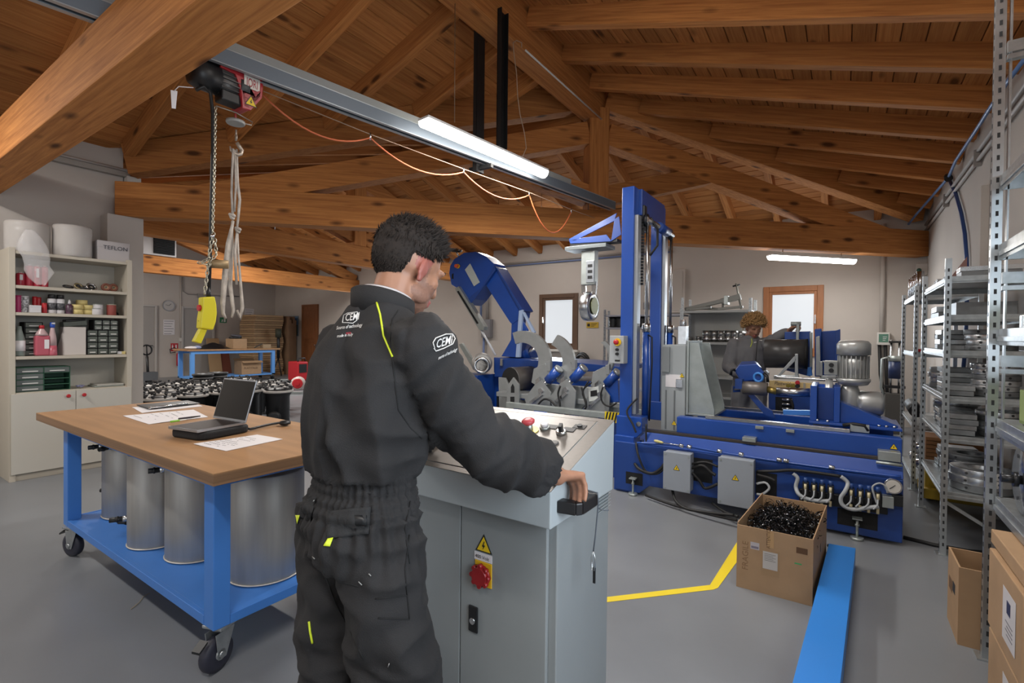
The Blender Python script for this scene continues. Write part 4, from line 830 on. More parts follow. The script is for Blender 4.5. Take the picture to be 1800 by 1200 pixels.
# ---------- black drums with white ring lids ----------
DB = mat('drum_black', '1b1c1e', .45); DR = mat('ring_white', 'c4c0ba', .5, var=.1); BOLT = mat('bolt_black', '232325', .4)
def drum_proto(r=.2, h=.5):
    e = T('filter_drum', 'x', 'drum', (0, 0, 0), 'black drums with white ring lids')
    G().lathe((0, 0, 0), [(r*.8, 0), (r*.82, .02), (r*.8, h*.8), (r*.95, h*.9), (r, h-.05)], 22).out('body', DB, e)
    G().lathe((0, 0, h-.05), [(r*.98, 0), (r*1.06, .002), (r*1.06, .03), (r*.72, .038)], 26).out('lid_ring', DR, e)
    lid = G().lathe((0, 0, h-.014), [(r*.7, 0), (r*.68, .012), (r*.3, .02)], 22).out('lid', DB, e)
    for k in range(8):
        t = 2*pi*k/8; c = V((r*.94*cos(t), r*.94*sin(t), h-.012)); G().cyl(c, c+V((0, 0, .03)), .018, 6).cb(c+V((0, 0, .034)), (.07, .022, .014), rz=t).out('wing_bolt', BOLT, e)
    return e
dp = drum_proto(); spots = []
ys = [(4.05, 3.2), (4.5, 3.0), (4.95, 3.1)]
lab = []
cnt = 0; rows = [(-8.35, 3.05, 5), (-8.85, 2.95, 6), (-9.4, 3.05, 6), (-9.95, 2.95, 6), (-10.5, 3.05, 6)]
rown = ['front', 'second', 'third', 'fourth', 'fifth']; coln = ['wall', 'second', 'third', 'fourth', 'fifth', 'aisle']
for ri, (x, y0, n) in enumerate(rows):
    for k in range(n):
        lb = 'black drum with a white ring lid, %s row, %s from the wall side' % (rown[ri], ['first', 'second', 'third', 'fourth', 'fifth', 'sixth'][k])
        L = (x-.03*k+.02*random.random(), y0+.465*k, 0)
        if cnt == 0: dp.location = L; dp['label'] = lb; BASE[dp] = V(L)
        else: dup(dp, L, lb, random.random()*2)
        cnt += 1
lone = T('filter_drum', 'lone black drum with a flanged side outlet nearest the laptop', 'drum', (-7.55, 4.42, 0), 'black drums with white ring lids')
def lonedrum(e, x, y, r=.17, h=.56, oa=-.75):
    G().lathe((x, y, 0), [(r*.95, 0), (r, .01), (r, h*.78), (r*1.15, h*.86), (r*1.2, h-.06)], 24).out('body', DB, e)
    G().lathe((x, y, h-.06), [(r*1.18, 0), (r*1.32, .002), (r*1.32, .035), (r*1.18, .04)], 26).out('lid_ring', DR, e); G().lathe((x, y, h-.02), [(r*1.2, 0), (r*1.1, .02), (r*.3, .03)], 22).out('lid', DB, e)
    for k in range(8): t = 2*pi*k/8; c = V((x+r*1.15*cos(t), y+r*1.15*sin(t), h-.018)); G().cyl(c, c+V((0, 0, .035)), .017, 6).cb(c+V((0, 0, .04)), (.065, .02, .014), rz=t).out('wing_bolt', BOLT, e)
    d = V((cos(oa), sin(oa), 0)); c = V((x, y, .13)); G().cyl(c+d*r*.9, c+d*(r+.11), .05, 16).out('outlet', DB, e); G().lathe(c+d*(r+.09), [(.055, 0), (.1, 0), (.1, .022), (.055, .022)], 22, axis=d).out('outlet_flange', DB, e)
lonedrum(lone, -7.55, 4.42)
l2 = T('filter_drum', 'black drum with a side outlet half hidden behind the laptop screen', 'drum', (-8.0, 4.2, 0), 'black drums with white ring lids'); lonedrum(l2, -7.95, 4.13, .17, .56, -.5)
for k, (px, py) in enumerate(((357, 648), (383, 650))):
    p = onz(px, py, .62); p = onx(px, py, -10.3-.2*k); z0 = .535
    e = T('drum_rim', ['wide black rim lying on top of the drums, nearer the pendant', 'wide black rim lying on top of the drums, nearer the carton'][k], 'rim', (p.x, p.y, z0)); G().lathe((p.x, p.y, z0), [(.13, 0), (.165, .004), (.165, .07), (.185, .075), (.185, .11), (.13, .115), (.13, .002)], 26).out('rim', DB, e); G().lathe((p.x, p.y, z0+.0), [(.168, .02), (.173, .02), (.173, .05), (.168, .05)], 26).out('band', mat('band_grey', '77797b', .5), e)
# ---------- control console ----------
KC = T('control_cabinet', 'grey sloping control cabinet under the hand of the man in front', 'control cabinet', (-1.24, 1.5, 0))
kx0, kx1 = -1.76, -.715
DESK = mat('desk_plate', '736d67', .38, .35, var=.06, vs=60); GC2 = mat('cabinet_grey_front', '888d8e', .5, var=.03, vs=3)
G().box(kx0+.02, kx1-.012, 1.335, 1.735, .06, .868).out('lower_body', GC2, KC, bev=.004)
G().box(kx0+.05, kx1-.04, 1.36, 1.72, 0, .06).out('plinth', BLK, KC)
for a, b in ((kx0+.03, -1.105), (-1.101, kx1-.04)): G().box(a, b, 1.318, 1.334, .08, .86).out('door', GC2, KC, bev=.003)
sec = [(1.268, .872), (1.268, .985), (1.752, 1.132), (1.745, .872)]
G().prism([(kx0, y, z) for y, z in sec], (kx1-kx0, 0, 0)).out('console_top', GCAB, KC, bev=.004)
dn = V((0, -(1.132-.985), 1.752-1.268)).normalized(); du = V((0, dn.z, -dn.y)); dO = V((0, 1.268, .985))
def desk(px, py, off=0): d = ray(px, py); t = (dO+dn*off-CC).dot(dn)/d.dot(dn); return CC+d*t
def dk(x, v, h=0): return V((x, 0, 0))+dO+du*v+dn*h
L_ = (V((0, 1.752, 1.132))-dO).length
G().prism([dk(kx0+.035, .03, .0006), dk(kx1-.06, .03, .0006), dk(kx1-.06, L_-.03, .0006), dk(kx0+.035, L_-.03, .0006)], dn*.003).out('desk_plate', DESK, KC, bev=.001)
g = G(); g.prism([dk(kx0, 0, .0004), dk(kx1, 0, .0004), dk(kx1, .026, .0004), dk(kx0, .026, .0004)], dn*.0015).prism([dk(kx0, L_-.026, .0004), dk(kx1, L_-.026, .0004), dk(kx1, L_, .0004), dk(kx0, L_, .0004)], dn*.0015).prism([dk(kx1-.056, .026, .0004), dk(kx1, .026, .0004), dk(kx1, L_-.026, .0004), dk(kx1-.056, L_-.026, .0004)], dn*.0015); g.out('desk_border', DESK, KC)
c = desk(931, 757, .004); b = G().lathe(c, [(.036, 0), (.036, .003)], 24, axis=dn).out('stop_collar', mat('stop_yellow', 'b8a83a', .4), KC, label='yellow disc around the stop button')
G().cyl(c, c+dn*.03, .014, 14).out('stop_stem', GREYST, b); G().lathe(c+dn*.028, [(.016, 0), (.024, .006), (.026, .014), (.02, .02), (.008, .022)], 22, axis=dn).out('stop_button', mat('stop_red', 'b04048', .4), b, label='red mushroom stop button')
c = desk(958, 753, .004); b = G().lathe(c, [(.02, 0), (.02, .008), (.017, .01)], 20, axis=dn).out('button_ring', GREYST, KC); G().lathe(c+dn*.01, [(.015, 0), (.015, .01), (.012, .012)], 18, axis=dn).out('white_button', WHT, b)
def plate(px, py): c = desk(px, py, .004); g = G().prism([c+V((sx*.024, 0, 0))+du*(sy*.015) for sx, sy in ((-1, -1), (1, -1), (1, 1), (-1, 1))], dn*.002); return g.out('label_plate', mat('plate_black', '232323', .5), KC)
plate(970, 750); plate(1000, 755); plate(1019, 750)
c = desk(987, 762, .004); b = G().lathe(c, [(.02, 0), (.02, .012), (.017, .014)], 20, axis=dn).out('selector_ring', STEEL, KC); G().cb(c+dn*.024, (.012, .032, .024), M=Matrix((V((.9, .3, 0)).normalized(), dn.cross(V((.9, .3, 0)).normalized()), dn)).transposed()).out('selector_knob', BLK, b)
c = desk(1019, 748, .007); G().cyl(c, c+dn*.004, .01, 14).out('key_lock', BLK, KC)
for p in ((919, 771), (946, 774), (974, 779), (943, 795)): c = desk(*p, .004); G().lathe(c, [(.017, 0), (.017, .004), (.013, .006)], 20, axis=dn).out('blank_plug', mat('plug_grey', '4e4b48', .5), KC)
# handle
g = G(); hz0, hz1 = .912, .95; HB = mat('handle_black', '1c1c1e', .4)
hp = [(kx1+.0005, 1.305), (kx1+.06, 1.315), (kx1+.075, 1.335), (kx1+.075, 1.44), (kx1+.06, 1.46), (kx1+.0005, 1.468)]; inn = [(kx1+.0005, 1.438), (kx1+.042, 1.432), (kx1+.047, 1.425), (kx1+.047, 1.355), (kx1+.042, 1.347), (kx1+.0005, 1.342)]
for i in range(5):
    j = 4-i; g.prism([V((*hp[i], hz0)), V((*hp[i+1], hz0)), V((*inn[j], hz0)), V((*inn[j+1], hz0))], (0, 0, hz1-hz0))
g.out('handle', HB, KC, bev=.005)
LN = T('tag_cord', 'thin cord with a black tag looped over the cabinet handle', 'cord', (kx1+.07, 1.43, .95))
cp = V((kx1+.078, 1.43, .957)); G().tube([V((kx1+.045, 1.428, .957)), cp, cp-V((-.003, 0, .03)), cp-V((0, 0, .07)), cp-V((.006, 0, .14)), cp-V((.012, .0, .19))], .0022, 6).tube([cp-V((0, 0, .05)), cp+V((.02, .01, -.055)), cp+V((.03, .02, -.055))], .0018, 5).out('cord', mat('cord_grey', '4e545c', .6), LN)
c = cp-V((.012, 0, .19)); G().tube([c, c+V((-.006, 0, -.02)), c+V((-.004, 0, -.06)), c+V((.005, 0, -.06)), c+V((.006, 0, -.02)), c], .003, 6).out('clip', GALV, LN); G().cb(c+V((.004, 0, -.075)), (.008, .004, .05)).out('tag', BLK, LN)
# vents on the side
for (y0, y1, z0, n_) in ((1.63, 1.735, .81, 5), (1.47, 1.62, .09, 7)):
    for k in range(n_):
        z = z0+k*.012; G().prism([(kx1-.0122, y0, z), (kx1-.0122, y1, z), (kx1-.0122+.006*(1 if z < .8 else 1), y1, z+.002), (kx1-.0062, y0, z+.002)] if False else [(kx1-.0122, y0, z), (kx1-.0122, y1, z), (kx1-.004, y1, z+.006), (kx1-.004, y0, z+.006)], (0, 0, .0015)).out('vent_louvre', GCAB, KC)
# front signs and switches
fy = 1.3178
w_ = warn(KC, (-1.0, fy, .735), (1, 0, 0), (0, 0, 1), .07)
pl_ = G().box(-1.04, -.965, fy-.0012, fy, .683, .71).out('voltage_label', PAPER, KC); text('lettering', '400 Volt', .017, BLK, pl_, (-1.036, fy-.0013, .69), (1, 0, 0), (0, 0, 1))
b = G().box(-1.035, -.965, fy-.004, fy, .6, .682).out('switch_plate', mat('switch_yellow', 'd6a81e', .45), KC, bev=.001)
kn = G().lathe((-1.005, fy-.004, .637), [(.036, 0), (.036, .006), (.03, .008)], 26, axis=(0, -1, 0)); 
for k in range(8): t = 2*pi*k/8; kn.cyl((-1.005+.033*cos(t), fy-.006, .637+.033*sin(t)), (-1.005+.033*cos(t), fy-.022, .637+.033*sin(t)), .008, 8)
kn.cyl((-1.005, fy-.008, .637), (-1.005, fy-.024, .637), .03, 20); kn.out('rotary_switch', mat('switch_red', '8a1a1e', .4), b, label='dark red rotary main switch'); 
lk = G().box(-1.06, -1.02, fy-.008, fy, .43, .52).out('door_lock', BLK, KC, bev=.006); G().cyl((-1.04, fy-.012, .47), (-1.04, fy-.007, .47), .011, 14).out('key_barrel', STEEL, lk)

# ---------- people ----------
def evalmesh(o, name):
    dg = bpy.context.evaluated_depsgraph_get(); return bpy.data.meshes.new_from_object(o.evaluated_get(dg))
def organic(name, g, voxel, mats, parent, smooth=4, disp=None, post=None):
    me = bpy.data.meshes.new('tmp'); me.from_pydata(g.v, [], g.f); me.update()
    bm = bmesh.new(); bm.from_mesh(me); bmesh.ops.recalc_face_normals(bm, faces=bm.faces); bm.to_mesh(me); bm.free()
    o = bpy.data.objects.new('tmp', me); COL.objects.link(o)
    r = o.modifiers.new('r', 'REMESH'); r.mode = 'VOXEL'; r.voxel_size = voxel
    if smooth: s = o.modifiers.new('s', 'SMOOTH'); s.factor = .5; s.iterations = smooth
    m2 = evalmesh(o, name); bpy.data.objects.remove(o); m2.name = name
    b = BASE[parent]
    nr = [v.normal.copy() for v in m2.vertices]
    if disp:
        for v, n in zip(m2.vertices, nr): v.co = v.co + n*disp(v.co, n)
    for m in mats if isinstance(mats, (list, tuple)) else [mats]: m2.materials.append(m)
    for p in m2.polygons: p.use_smooth = True
    if post:
        for p in m2.polygons: p.material_index = post(p.center, p.normal)
    bv = BVHTree.FromPolygons([v.co.copy() for v in m2.vertices], [tuple(p.vertices) for p in m2.polygons])
    for v in m2.vertices: v.co = v.co - b
    m2.update()
    o = bpy.data.objects.new(name, m2); COL.objects.link(o); o.parent = parent; BASE[o] = b
    return o, bv
def loft(g, secs, n=20):       # secs: (center, ax, bx vectors)
    o = len(g.v)
    for c, a, b in secs:
        for i in range(n): t = 2*pi*i/n; g.v.append(V(c)+V(a)*cos(t)+V(b)*sin(t))
    for k in range(len(secs)-1):
        for i in range(n): j = (i+1) % n; g.f.append([o+k*n+i, o+k*n+j, o+(k+1)*n+j, o+(k+1)*n+i])
    g.f.append([o+i for i in range(n)][::-1]); K = (len(secs)-1)*n; g.f.append([o+K+i for i in range(n)])
    m = len(g.f)-len(g.mi); g.mi += [0]*m; g.sm += [True]*m
def limb(g, pts, rs, n=14):    # smooth chain of tapered segments
    P = [V(p) for p in pts]
    for k in range(len(P)-1):
        a, b, ra, rb = P[k], P[k+1], rs[k], rs[k+1]; m = 4
        g.tube([a.lerp(b, i/m) for i in range(m+1)], [ra+(rb-ra)*i/m for i in range(m+1)], n)
        g.ell(a, ra, ra, ra, 12); g.ell(b, rb, rb, rb, 12)
def hand(g, W, f, n, s, curl, sc=1., spread=.0, thumb=(.6, .5), curls=None):
    # W wrist, f towards the knuckles, n towards the palm side, s towards the thumb side
    f, n, s = V(f).normalized(), V(n).normalized(), V(s).normalized()
    K = W+f*.088*sc
    loft(g, [(W-f*.02*sc, s*.027*sc, n*.02*sc), (W+f*.03*sc, s*.036*sc, n*.018*sc), (W+f*.07*sc, s*.041*sc, n*.016*sc), (K, s*.04*sc, n*.013*sc)], 16)
    tips = []
    for i, (off, L, r) in enumerate(((.031, .92, .0094), (.0105, 1.0, .0096), (-.0105, .95, .0092), (-.031, .76, .0082))):
        p = K+s*off*sc-f*.008*sc; a = 0; pts = [p]; c = curls[i] if curls else curl
        for k, ln in enumerate((.047, .029, .023)):
            a += c[k]; d = (f*cos(a)+n*sin(a)+s*off*spread).normalized(); q = pts[-1]+d*ln*L*sc; pts.append(q)
        limb(g, pts, [r*sc*1.08, r*sc, r*sc*.94, r*sc*.84], 10); tips.append(pts[-1])
        g.ell(p+n*-.004*sc, .011*sc, .011*sc, .009*sc, 10)
    p = W+f*.025*sc+s*.026*sc; d1 = (f*.75+s*thumb[0]+n*.35).normalized(); d2 = (f*.9+s*thumb[0]*.2+n*thumb[1]).normalized()
    limb(g, [W+f*.01*sc+s*.012*sc, p+d1*.02*sc, p+d1*.048*sc, p+d1*.048*sc+d2*.03*sc, p+d1*.048*sc+d2*.054*sc], [.018*sc, .0145*sc, .0115*sc, .0105*sc, .0085*sc], 10)
    return tips
SKIN = mat('skin', '9c7058', .5, var=.06, vs=25); STUB = mat('skin_stubble', '866150', .6, var=.12, vs=160); EARC = mat('skin_ear', '95574c', .5, var=.06, vs=30); LIP = mat('lips', '9a5a52', .5)
CLOTH = mat('coverall_charcoal', '1f1e1f', .85, var=.14, vs=7, bump=.25, bs=420); CLOTH2 = mat('coverall_panel', '232324', .85, bump=.25, bs=420)
def head(g, H, f, u, s, sc=1.):     # H centre of the cranium
    R = Matrix((s, f, u)).transposed()
    P = lambda a, b, c: H + s*a*sc + f*b*sc + u*c*sc
    g.ell(P(0, -.012, .018), .077*sc, .098*sc, .094*sc, 24, M=R); g.ell(P(0, .035, -.03), .062*sc, .062*sc, .085*sc, 20, M=R)
    g.ell(P(0, .05, -.082), .045*sc, .04*sc, .035*sc, 16, M=R); g.ell(P(0, .07, -.1), .024*sc, .02*sc, .02*sc, 12, M=R)
    for k in (-1, 1):
        g.ell(P(k*.046, .025, -.075), .017*sc, .042*sc, .026*sc, 12, M=R); g.ell(P(k*.04, .06, -.03), .022*sc, .021*sc, .022*sc, 12, M=R)
        g.ell(P(k*.03, .081, .012), .026*sc, .014*sc, .01*sc, 12, M=R)
        e = P(k*.078, -.005, -.022); M_ = R @ Matrix.Rotation(k*.45, 3, 'Z') @ Matrix.Rotation(-.15, 3, 'X')
        g.ell(e, .008*sc, .017*sc, .031*sc, 14, M=M_); g.ell(e+u*(-.028*sc), .008*sc, .01*sc, .012*sc, 10, M=M_); g.ell(P(k*.07, .002, -.022), .014*sc, .014*sc, .024*sc, 10, M=R)
    limb(g, [P(0, .092, .0), P(0, .1, -.022), P(0, .104, -.04)], [.009*sc, .011*sc, .013*sc], 10)
    for k in (-1, 1): g.ell(P(k*.012, .093, -.043), .009*sc, .012*sc, .009*sc, 10, M=R)
    g.ell(P(0, .091, -.07), .023*sc, .012*sc, .007*sc, 12, M=R); g.ell(P(0, .089, -.082), .02*sc, .012*sc, .008*sc, 12, M=R)
    return P
def face_bits(parent, P, f, u, s, sc=1., brow='33241b'):
    for k in (-1, 1):
        ey = G().ell(P(k*.031, .069, -.004), .0125*sc, .0125*sc, .0125*sc, 14).out('eye', mat('eye_white', 'cfc8c2', .3), parent); c = P(k*.031, .08, -.006); G().cyl(c, c+f*.002*sc, .0055*sc, 12).out('iris', mat('iris', '3a2a1e', .2), ey)
        G().tube([P(k*.014, .1, .018), P(k*.03, .099, .023), P(k*.048, .088, .018)], [.003*sc, .004*sc, .002*sc], 6).out('eyebrow', mat('brow_'+brow, brow, .8), parent)
# --- operator ---
OX, OY = -1.075, .876
OP = T('person', 'man seen from behind in charcoal coveralls leaning on the control cabinet', 'person', (OX, OY, 0))
def o_(x, y, z): return V((OX+x, OY+y, z))
hy, hp_ = radians(-8), radians(-23)
hf = V((-sin(hy)*cos(hp_), cos(hy)*cos(hp_), sin(hp_))); hs = V((cos(hy), sin(hy), 0)); hu = hs.cross(hf)
HC = o_(.012, .148, 1.655); HSC = 1.07
W1 = atd(980, 836, 1.455); K1 = atd(1009, 838, 1.51)
sh, el = o_(.172, .03, 1.425), o_(.25, .17, 1.19)
Lsh, Lel, LW = o_(-.165, .06, 1.405), o_(-.2, .26, 1.2), V((-1.33, 1.36, 1.06))
g = G(); P = head(g, HC, hf, hu, hs, HSC)
limb(g, [HC+hu*-.03-hf*.02, o_(.0, .07, 1.5), o_(0, .04, 1.4)], [.06, .06, .06], 18)
limb(g, [o_(0, .02, 1.38), o_(0, 0, 1.1), o_(0, 0, .95)], [.085, .09, .1], 16)
for a, b_, c in ((sh, el, W1), (Lsh, Lel, LW)): limb(g, [a, b_, c], [.05, .042, .029], 12)
limb(g, [Lsh+V((.02, 0, -.02)), o_(0, .045, 1.37), sh+V((-.02, 0, -.02))], [.04, .045, .04], 12)
for k in (-1, 1): limb(g, [o_(k*.09, 0, .92), o_(k*.1, .02, .5), o_(k*.11, -.02, .09)], [.085, .06, .045], 12)
f1 = (K1-W1).normalized(); n1 = V((.25, .25, -1)); n1 = (n1-f1*n1.dot(f1)).normalized(); s1 = n1.cross(f1); s1 = s1 if s1.dot(V((-.5, .8, .3))) > 0 else -s1
hand(g, W1+f1*.0, f1+V((0, 0, .05)), n1, s1, None, 1.0, 1.2, (.75, .3), [(.75, .8, .4), (1.15, .55, .25), (1.2, .5, .25), (1.15, .5, .2)])
f2 = V((-.1, .9, -.15)).normalized(); hand(g, LW, f2, V((0, -.15, -1)), V((1, .1, 0)), (.2, .2, .15), 1.0, 1.5)
def skin_part(c, n):
    q = c-HC; a, b_, d = q.dot(hs), q.dot(hf), q.dot(hu)
    if abs(a) > .074 and -.03 < b_ < .03 and -.07 < d < .03: return 2
    if b_ > .082 and -.09 < d < -.062 and abs(a) < .025: return 3
    if q.length < .17 and d < -.045 and b_ > .01 and not (b_ > .1): return 1
    if q.length < .16 and d < .0 and -.01 < b_ < .03 and abs(a) > .06: return 1
    return 0
body, _ = organic('body', g, .0052, [SKIN, STUB, EARC, LIP], OP, 3, None, skin_part)
face_bits(body, P, hf, hu, hs, HSC)
# hair: cap plus strands
def hair(parent, H, f, u, s, sc, m, n, length, line, curl=False, seed=3):
    rnd = random.Random(seed); g = G(); c0 = H+u*.018*sc-f*.012*sc
    cap = []
    def pt(d): return c0 + s*(d.x*.079*sc)+f*(d.y*.1*sc)+u*(d.z*.097*sc)
    k = 0
    while k < n:
        z = rnd.uniform(-1, 1); t = rnd.uniform(0, 2*pi); r = sqrt(1-z*z); d = V((r*cos(t), r*sin(t), z))
        q = line(d)
        if q <= 0: continue
        k += 1; p = pt(d)-(s*d.x+f*d.y+u*d.z)*.004; nn = (s*d.x+f*d.y+u*d.z).normalized(); L = length*sc*q*rnd.uniform(.6, 1.2)
        if curl:
            a = nn.orthogonal().normalized(); b = nn.cross(a); ph = rnd.uniform(0, 6.28); w = .011*sc
            pts = [p+nn*(L*j/7)+(a*cos(ph+j*1.1)+b*sin(ph+j*1.1))*w*(.4+.1*j) for j in range(8)]
            g.tube(pts, [.0042*sc]*7+[.002*sc], 5)
        else:
            tv = (u*.5+f*.35*(1 if d.z > .3 else -.2)+V((rnd.uniform(-.5, .5), rnd.uniform(-.5, .5), rnd.uniform(-.2, .2))))
            if d.z+rnd.uniform(-.3, .3) < .3: tv = -u*.9+V((rnd.uniform(-.3, .3), rnd.uniform(-.3, .3), 0))
            q1 = p+nn*L*.42+tv*L*.5; q2 = p+nn*L*.5+tv*L*1.05; w = nn.cross(tv).normalized()*.0021*sc
            o = len(g.v); g.v += [p-w, p+w, q1+w*.8, q1-w*.8, q2, p-nn*.002, q1-nn*.001]
            for fc in ((0, 1, 2, 3), (3, 2, 4), (1, 0, 5), (0, 3, 6, 5), (1, 5, 6, 2), (3, 4, 6), (4, 2, 6)): g.f.append([o+i for i in fc]); g.mi.append(0); g.sm.append(False)
    # scalp cap
    o = len(g.v); N1, N2 = 26, 40; idx = {}
    for i in range(N1):
        ph = pi*i/(N1-1)
        for j in range(N2):
            t = 2*pi*j/N2; d = V((sin(ph)*cos(t), sin(ph)*sin(t), cos(ph))); q = line(d)
            e = .5*noise.noise(d*7+V((seed, 0, 0)))
            idx[i, j] = len(g.v); g.v.append(pt(d)+(s*d.x+f*d.y+u*d.z)*(length*sc*(min(q, 1)*(.3+.35*e)) if q > 0 else -.004))
    for i in range(N1-1):
        for j in range(N2):
            q = (j+1) % N2; ph = pi*(i+.5)/(N1-1); t = 2*pi*(j+.5)/N2
            if line(V((sin(ph)*cos(t), sin(ph)*sin(t), cos(ph)))) > 0: g.f.append([idx[i, j], idx[i+1, j], idx[i+1, q], idx[i, q]]); g.mi.append(0); g.sm.append(True)
    o = g.out('hair', m, parent); return o
def line1(d):
    # short back and sides, longer on top
    k = max(0, min(1, (d.z+.05)/.5)); k = k*k*(3-2*k)
    if d.z > (.18 if d.y < .6 else .43): return .3+.7*k
    if d.y > .35: return 0
    low = -.84 if d.y < -.35 else -.25 if d.y < .12 else .0
    if abs(d.x) > .6 and -.35 < d.y < .2 and d.z < -.1: return 0
    return 0 if d.z < low else .3+.7*k if d.z > -.05 else .16+.14*min(1, (d.z-low)/.3)
HAIRM = mat('hair_dark', '1c130d', .85, var=.25, vs=60)
hair(OP, HC, hf, hu, hs, HSC, HAIRM, 9500, .03, line1)
# coverall
g = G(); EX_ = V((1, 0, 0)); EY_ = V((0, 1, 0))
def sec(z, a, b, cx=0, cy=0, tilt=0): return (o_(cx, cy, z), EX_*a, EY_*b)
loft(g, [sec(.86, .172, .13, 0, -.01), sec(.93, .184, .142, 0, -.015), sec(1.0, .172, .132, 0, -.01), sec(1.05, .15, .118), sec(1.1, .16, .124), sec(1.2, .178, .136, 0, .005), sec(1.3, .188, .14, 0, .01), sec(1.37, .187, .135, 0, .02), sec(1.42, .178, .12, 0, .03), sec(1.465, .15, .1, 0, .04), sec(1.505, .112, .086, 0, .05), sec(1.53, .085, .078, 0, .058)], 32)
W1c, LWc = W1-(W1-el).normalized()*.062, LW-(LW-Lel).normalized()*.012
for a, b_, c in ((sh, el, W1c), (Lsh, Lel, LWc)):
    m1 = a.lerp(b_, .5)+V((0, -.01, -.012)); m2 = b_.lerp(c, .45)+V((0, -.01, -.018)); m3 = b_.lerp(c, .82)+V((0, 0, -.008))
    limb(g, [a, m1, b_+V((0, -.01, -.01)), m2, m3, c], [.088, .088, .083, .084, .074, .046], 18)
for k in (-1, 1):
    e_ = .018 if k > 0 else 0
    limb(g, [o_(k*.088, -.01, .88), o_(k*.1+e_*.7, .0, .68), o_(k*.112+e_, .01, .48), o_(k*.115+e_, -.01, .28), o_(k*.118+e_, -.02, .07)], [.112, .112, .106, .098, .092], 20)
def rg(a, b, c): return 1-2.2*abs(noise.noise(V((a, b, c))))
def folds(p, n):
    x, y, z = p.x-OX, p.y-OY, p.z; d = 0
    inarm = (x > .195 or x < -.2) or (y > .15 and z > .98)
    if z > 1.08 and not inarm:
        w = .25+.75*max(0, min(1, (1.4-z)/.25))
        d += w*(.036*(rg(x*7.5+z*1.6*(1 if x > 0 else -1), y*6+7, z*1.3)-.55) + .011*(rg(x*17-z*2.5, y*10, z*2.2+9)-.5))
        d += .018*(rg(x*6+z*9, y*5, z*6-x*5)-.5)*(1 if x > .02 else .4)
    elif .985 < z <= 1.08 and abs(x) < .26 and y < .16:
        t = atan2(y, x); d += .0055*sin(t*44+2.5*noise.noise(V((x*20, y*20, 0)))) + .003*sin(z*240) - .003
        d += .006*noise.noise(V((x*18, y*12, z*5)))
    elif z <= .985:
        w = max(0, (z-.82)/.165) if z > .82 else 0
        d += w*.008*sin(atan2(y, x)*28+noise.noise(V((x*10, y*10, z*6)))*2.5)
        d += .02*(rg(x*5, y*5, z*3.2+3)-.5) + .016*(rg(x*7+z*9, y*7, z*8-x*6)-.5)
        if .36 < z < .64: d += .011*(rg(x*4, y*4, z*15+x*6)-.5)
    if inarm and z > .95:
        A = (W1-sh) if x > 0 else (LW-Lsh); S0 = sh if x > 0 else Lsh; t = (p-S0).dot(A)/A.length_squared; q = p-S0-A*t
        amp = .012+.026*max(0, min(1, (t-.3)/.35))
        d += amp*(rg(t*5.5+q.z*5, q.x*6+t*2, q.y*6)-.5) + .006*(rg(t*12-q.z*7, q.x*8, q.y*8)-.5)
        if t > .86: d += .004*sin(atan2(q.z, q.x+q.y)*18)
    return d
COVER, CBV = organic('coveralls', g, .0085, [CLOTH], OP, 5, folds)
def glue(px, py, off=.003, bv=None):
    d = ray(px, py).normalized(); h = (bv or CBV).ray_cast(CC, d)
    if h[0] is None: return None
    return h[0]-d*off
def strip(name, pts, r, m, parent, off=.002, n=6, sub=6, bv=None):
    P_ = []
    for a, b in zip(pts, pts[1:]):
        for i in range(sub): q = glue(a[0]+(b[0]-a[0])*i/sub, a[1]+(b[1]-a[1])*i/sub, off, bv); P_.append(q)
    P_ = [p for p in P_+[glue(*pts[-1], off, bv)] if p is not None]
    if len(P_) < 2: print('STRIP MISS', name, pts); return None
    P_ = [P_[0]]+[p for a, p in zip(P_, P_[1:]) if (p-a).length < .08 and (p-a).length > 1e-5]
    return G().tube(P_, r, n).out(name, m, parent)
def patch(name, quad, m, parent, off=.004, n=8, bv=None):
    vs = []; ok = True
    for i in range(n+1):
        for j in range(n+1):
            u, v = i/n, j/n; a = [(quad[0][k]*(1-u)+quad[1][k]*u)*(1-v)+(quad[3][k]*(1-u)+quad[2][k]*u)*v for k in (0, 1)]
            p = glue(*a, off, bv); vs.append(p)
    if not any(p is not None for p in vs): print('PATCH MISS', name, quad); return None
    last = next(p for p in vs if p is not None); vs = [(last := p) if p is not None else last for p in vs]
    N = n+1; d = [ (p-CC).normalized()*off*1.4 for p in vs]
    fs = [(i*N+j, i*N+j+1, (i+1)*N+j+1, (i+1)*N+j) for i in range(n) for j in range(n)]
    g = G().add(vs, fs, 0, True); g.add([p+e for p, e in zip(vs, d)], [tuple(reversed(f)) for f in fs], 0, True)
    bd = [i*N for i in range(N)]+[n*N+j for j in range(1, N)]+[i*N+n for i in range(n-1, -1, -1)]+[j for j in range(n-1, 0, -1)]; M = N*N
    for a, b in zip(bd, bd[1:]+bd[:1]): g.f.append([a, b, M+b, M+a]); g.mi.append(0); g.sm.append(False)
    return g.out(name, m, parent)
PIPE = mat('hi_vis_piping', 'c3d22c', .5); STITCH = mat('stitching', '8f8f8c', .7); SEAM = mat('seam_dark', '151516', .9)
strip('piping', [(622, 524), (600, 532), (578, 548), (556, 575), (543, 600)], .0027, PIPE, COVER); strip('piping', [(659, 521), (668, 552), (674, 590), (680, 604), (690, 627)], .0027, PIPE, COVER)
strip('seam', [(690, 627), (693, 660), (700, 720), (722, 752), (742, 770)], .0022, SEAM, COVER, .0); strip('seam', [(700, 545), (690, 560), (686, 600), (690, 627)], .0016, SEAM, COVER, .0)
strip('seam', [(620, 523), (640, 524), (660, 523)], .0018, SEAM, COVER)
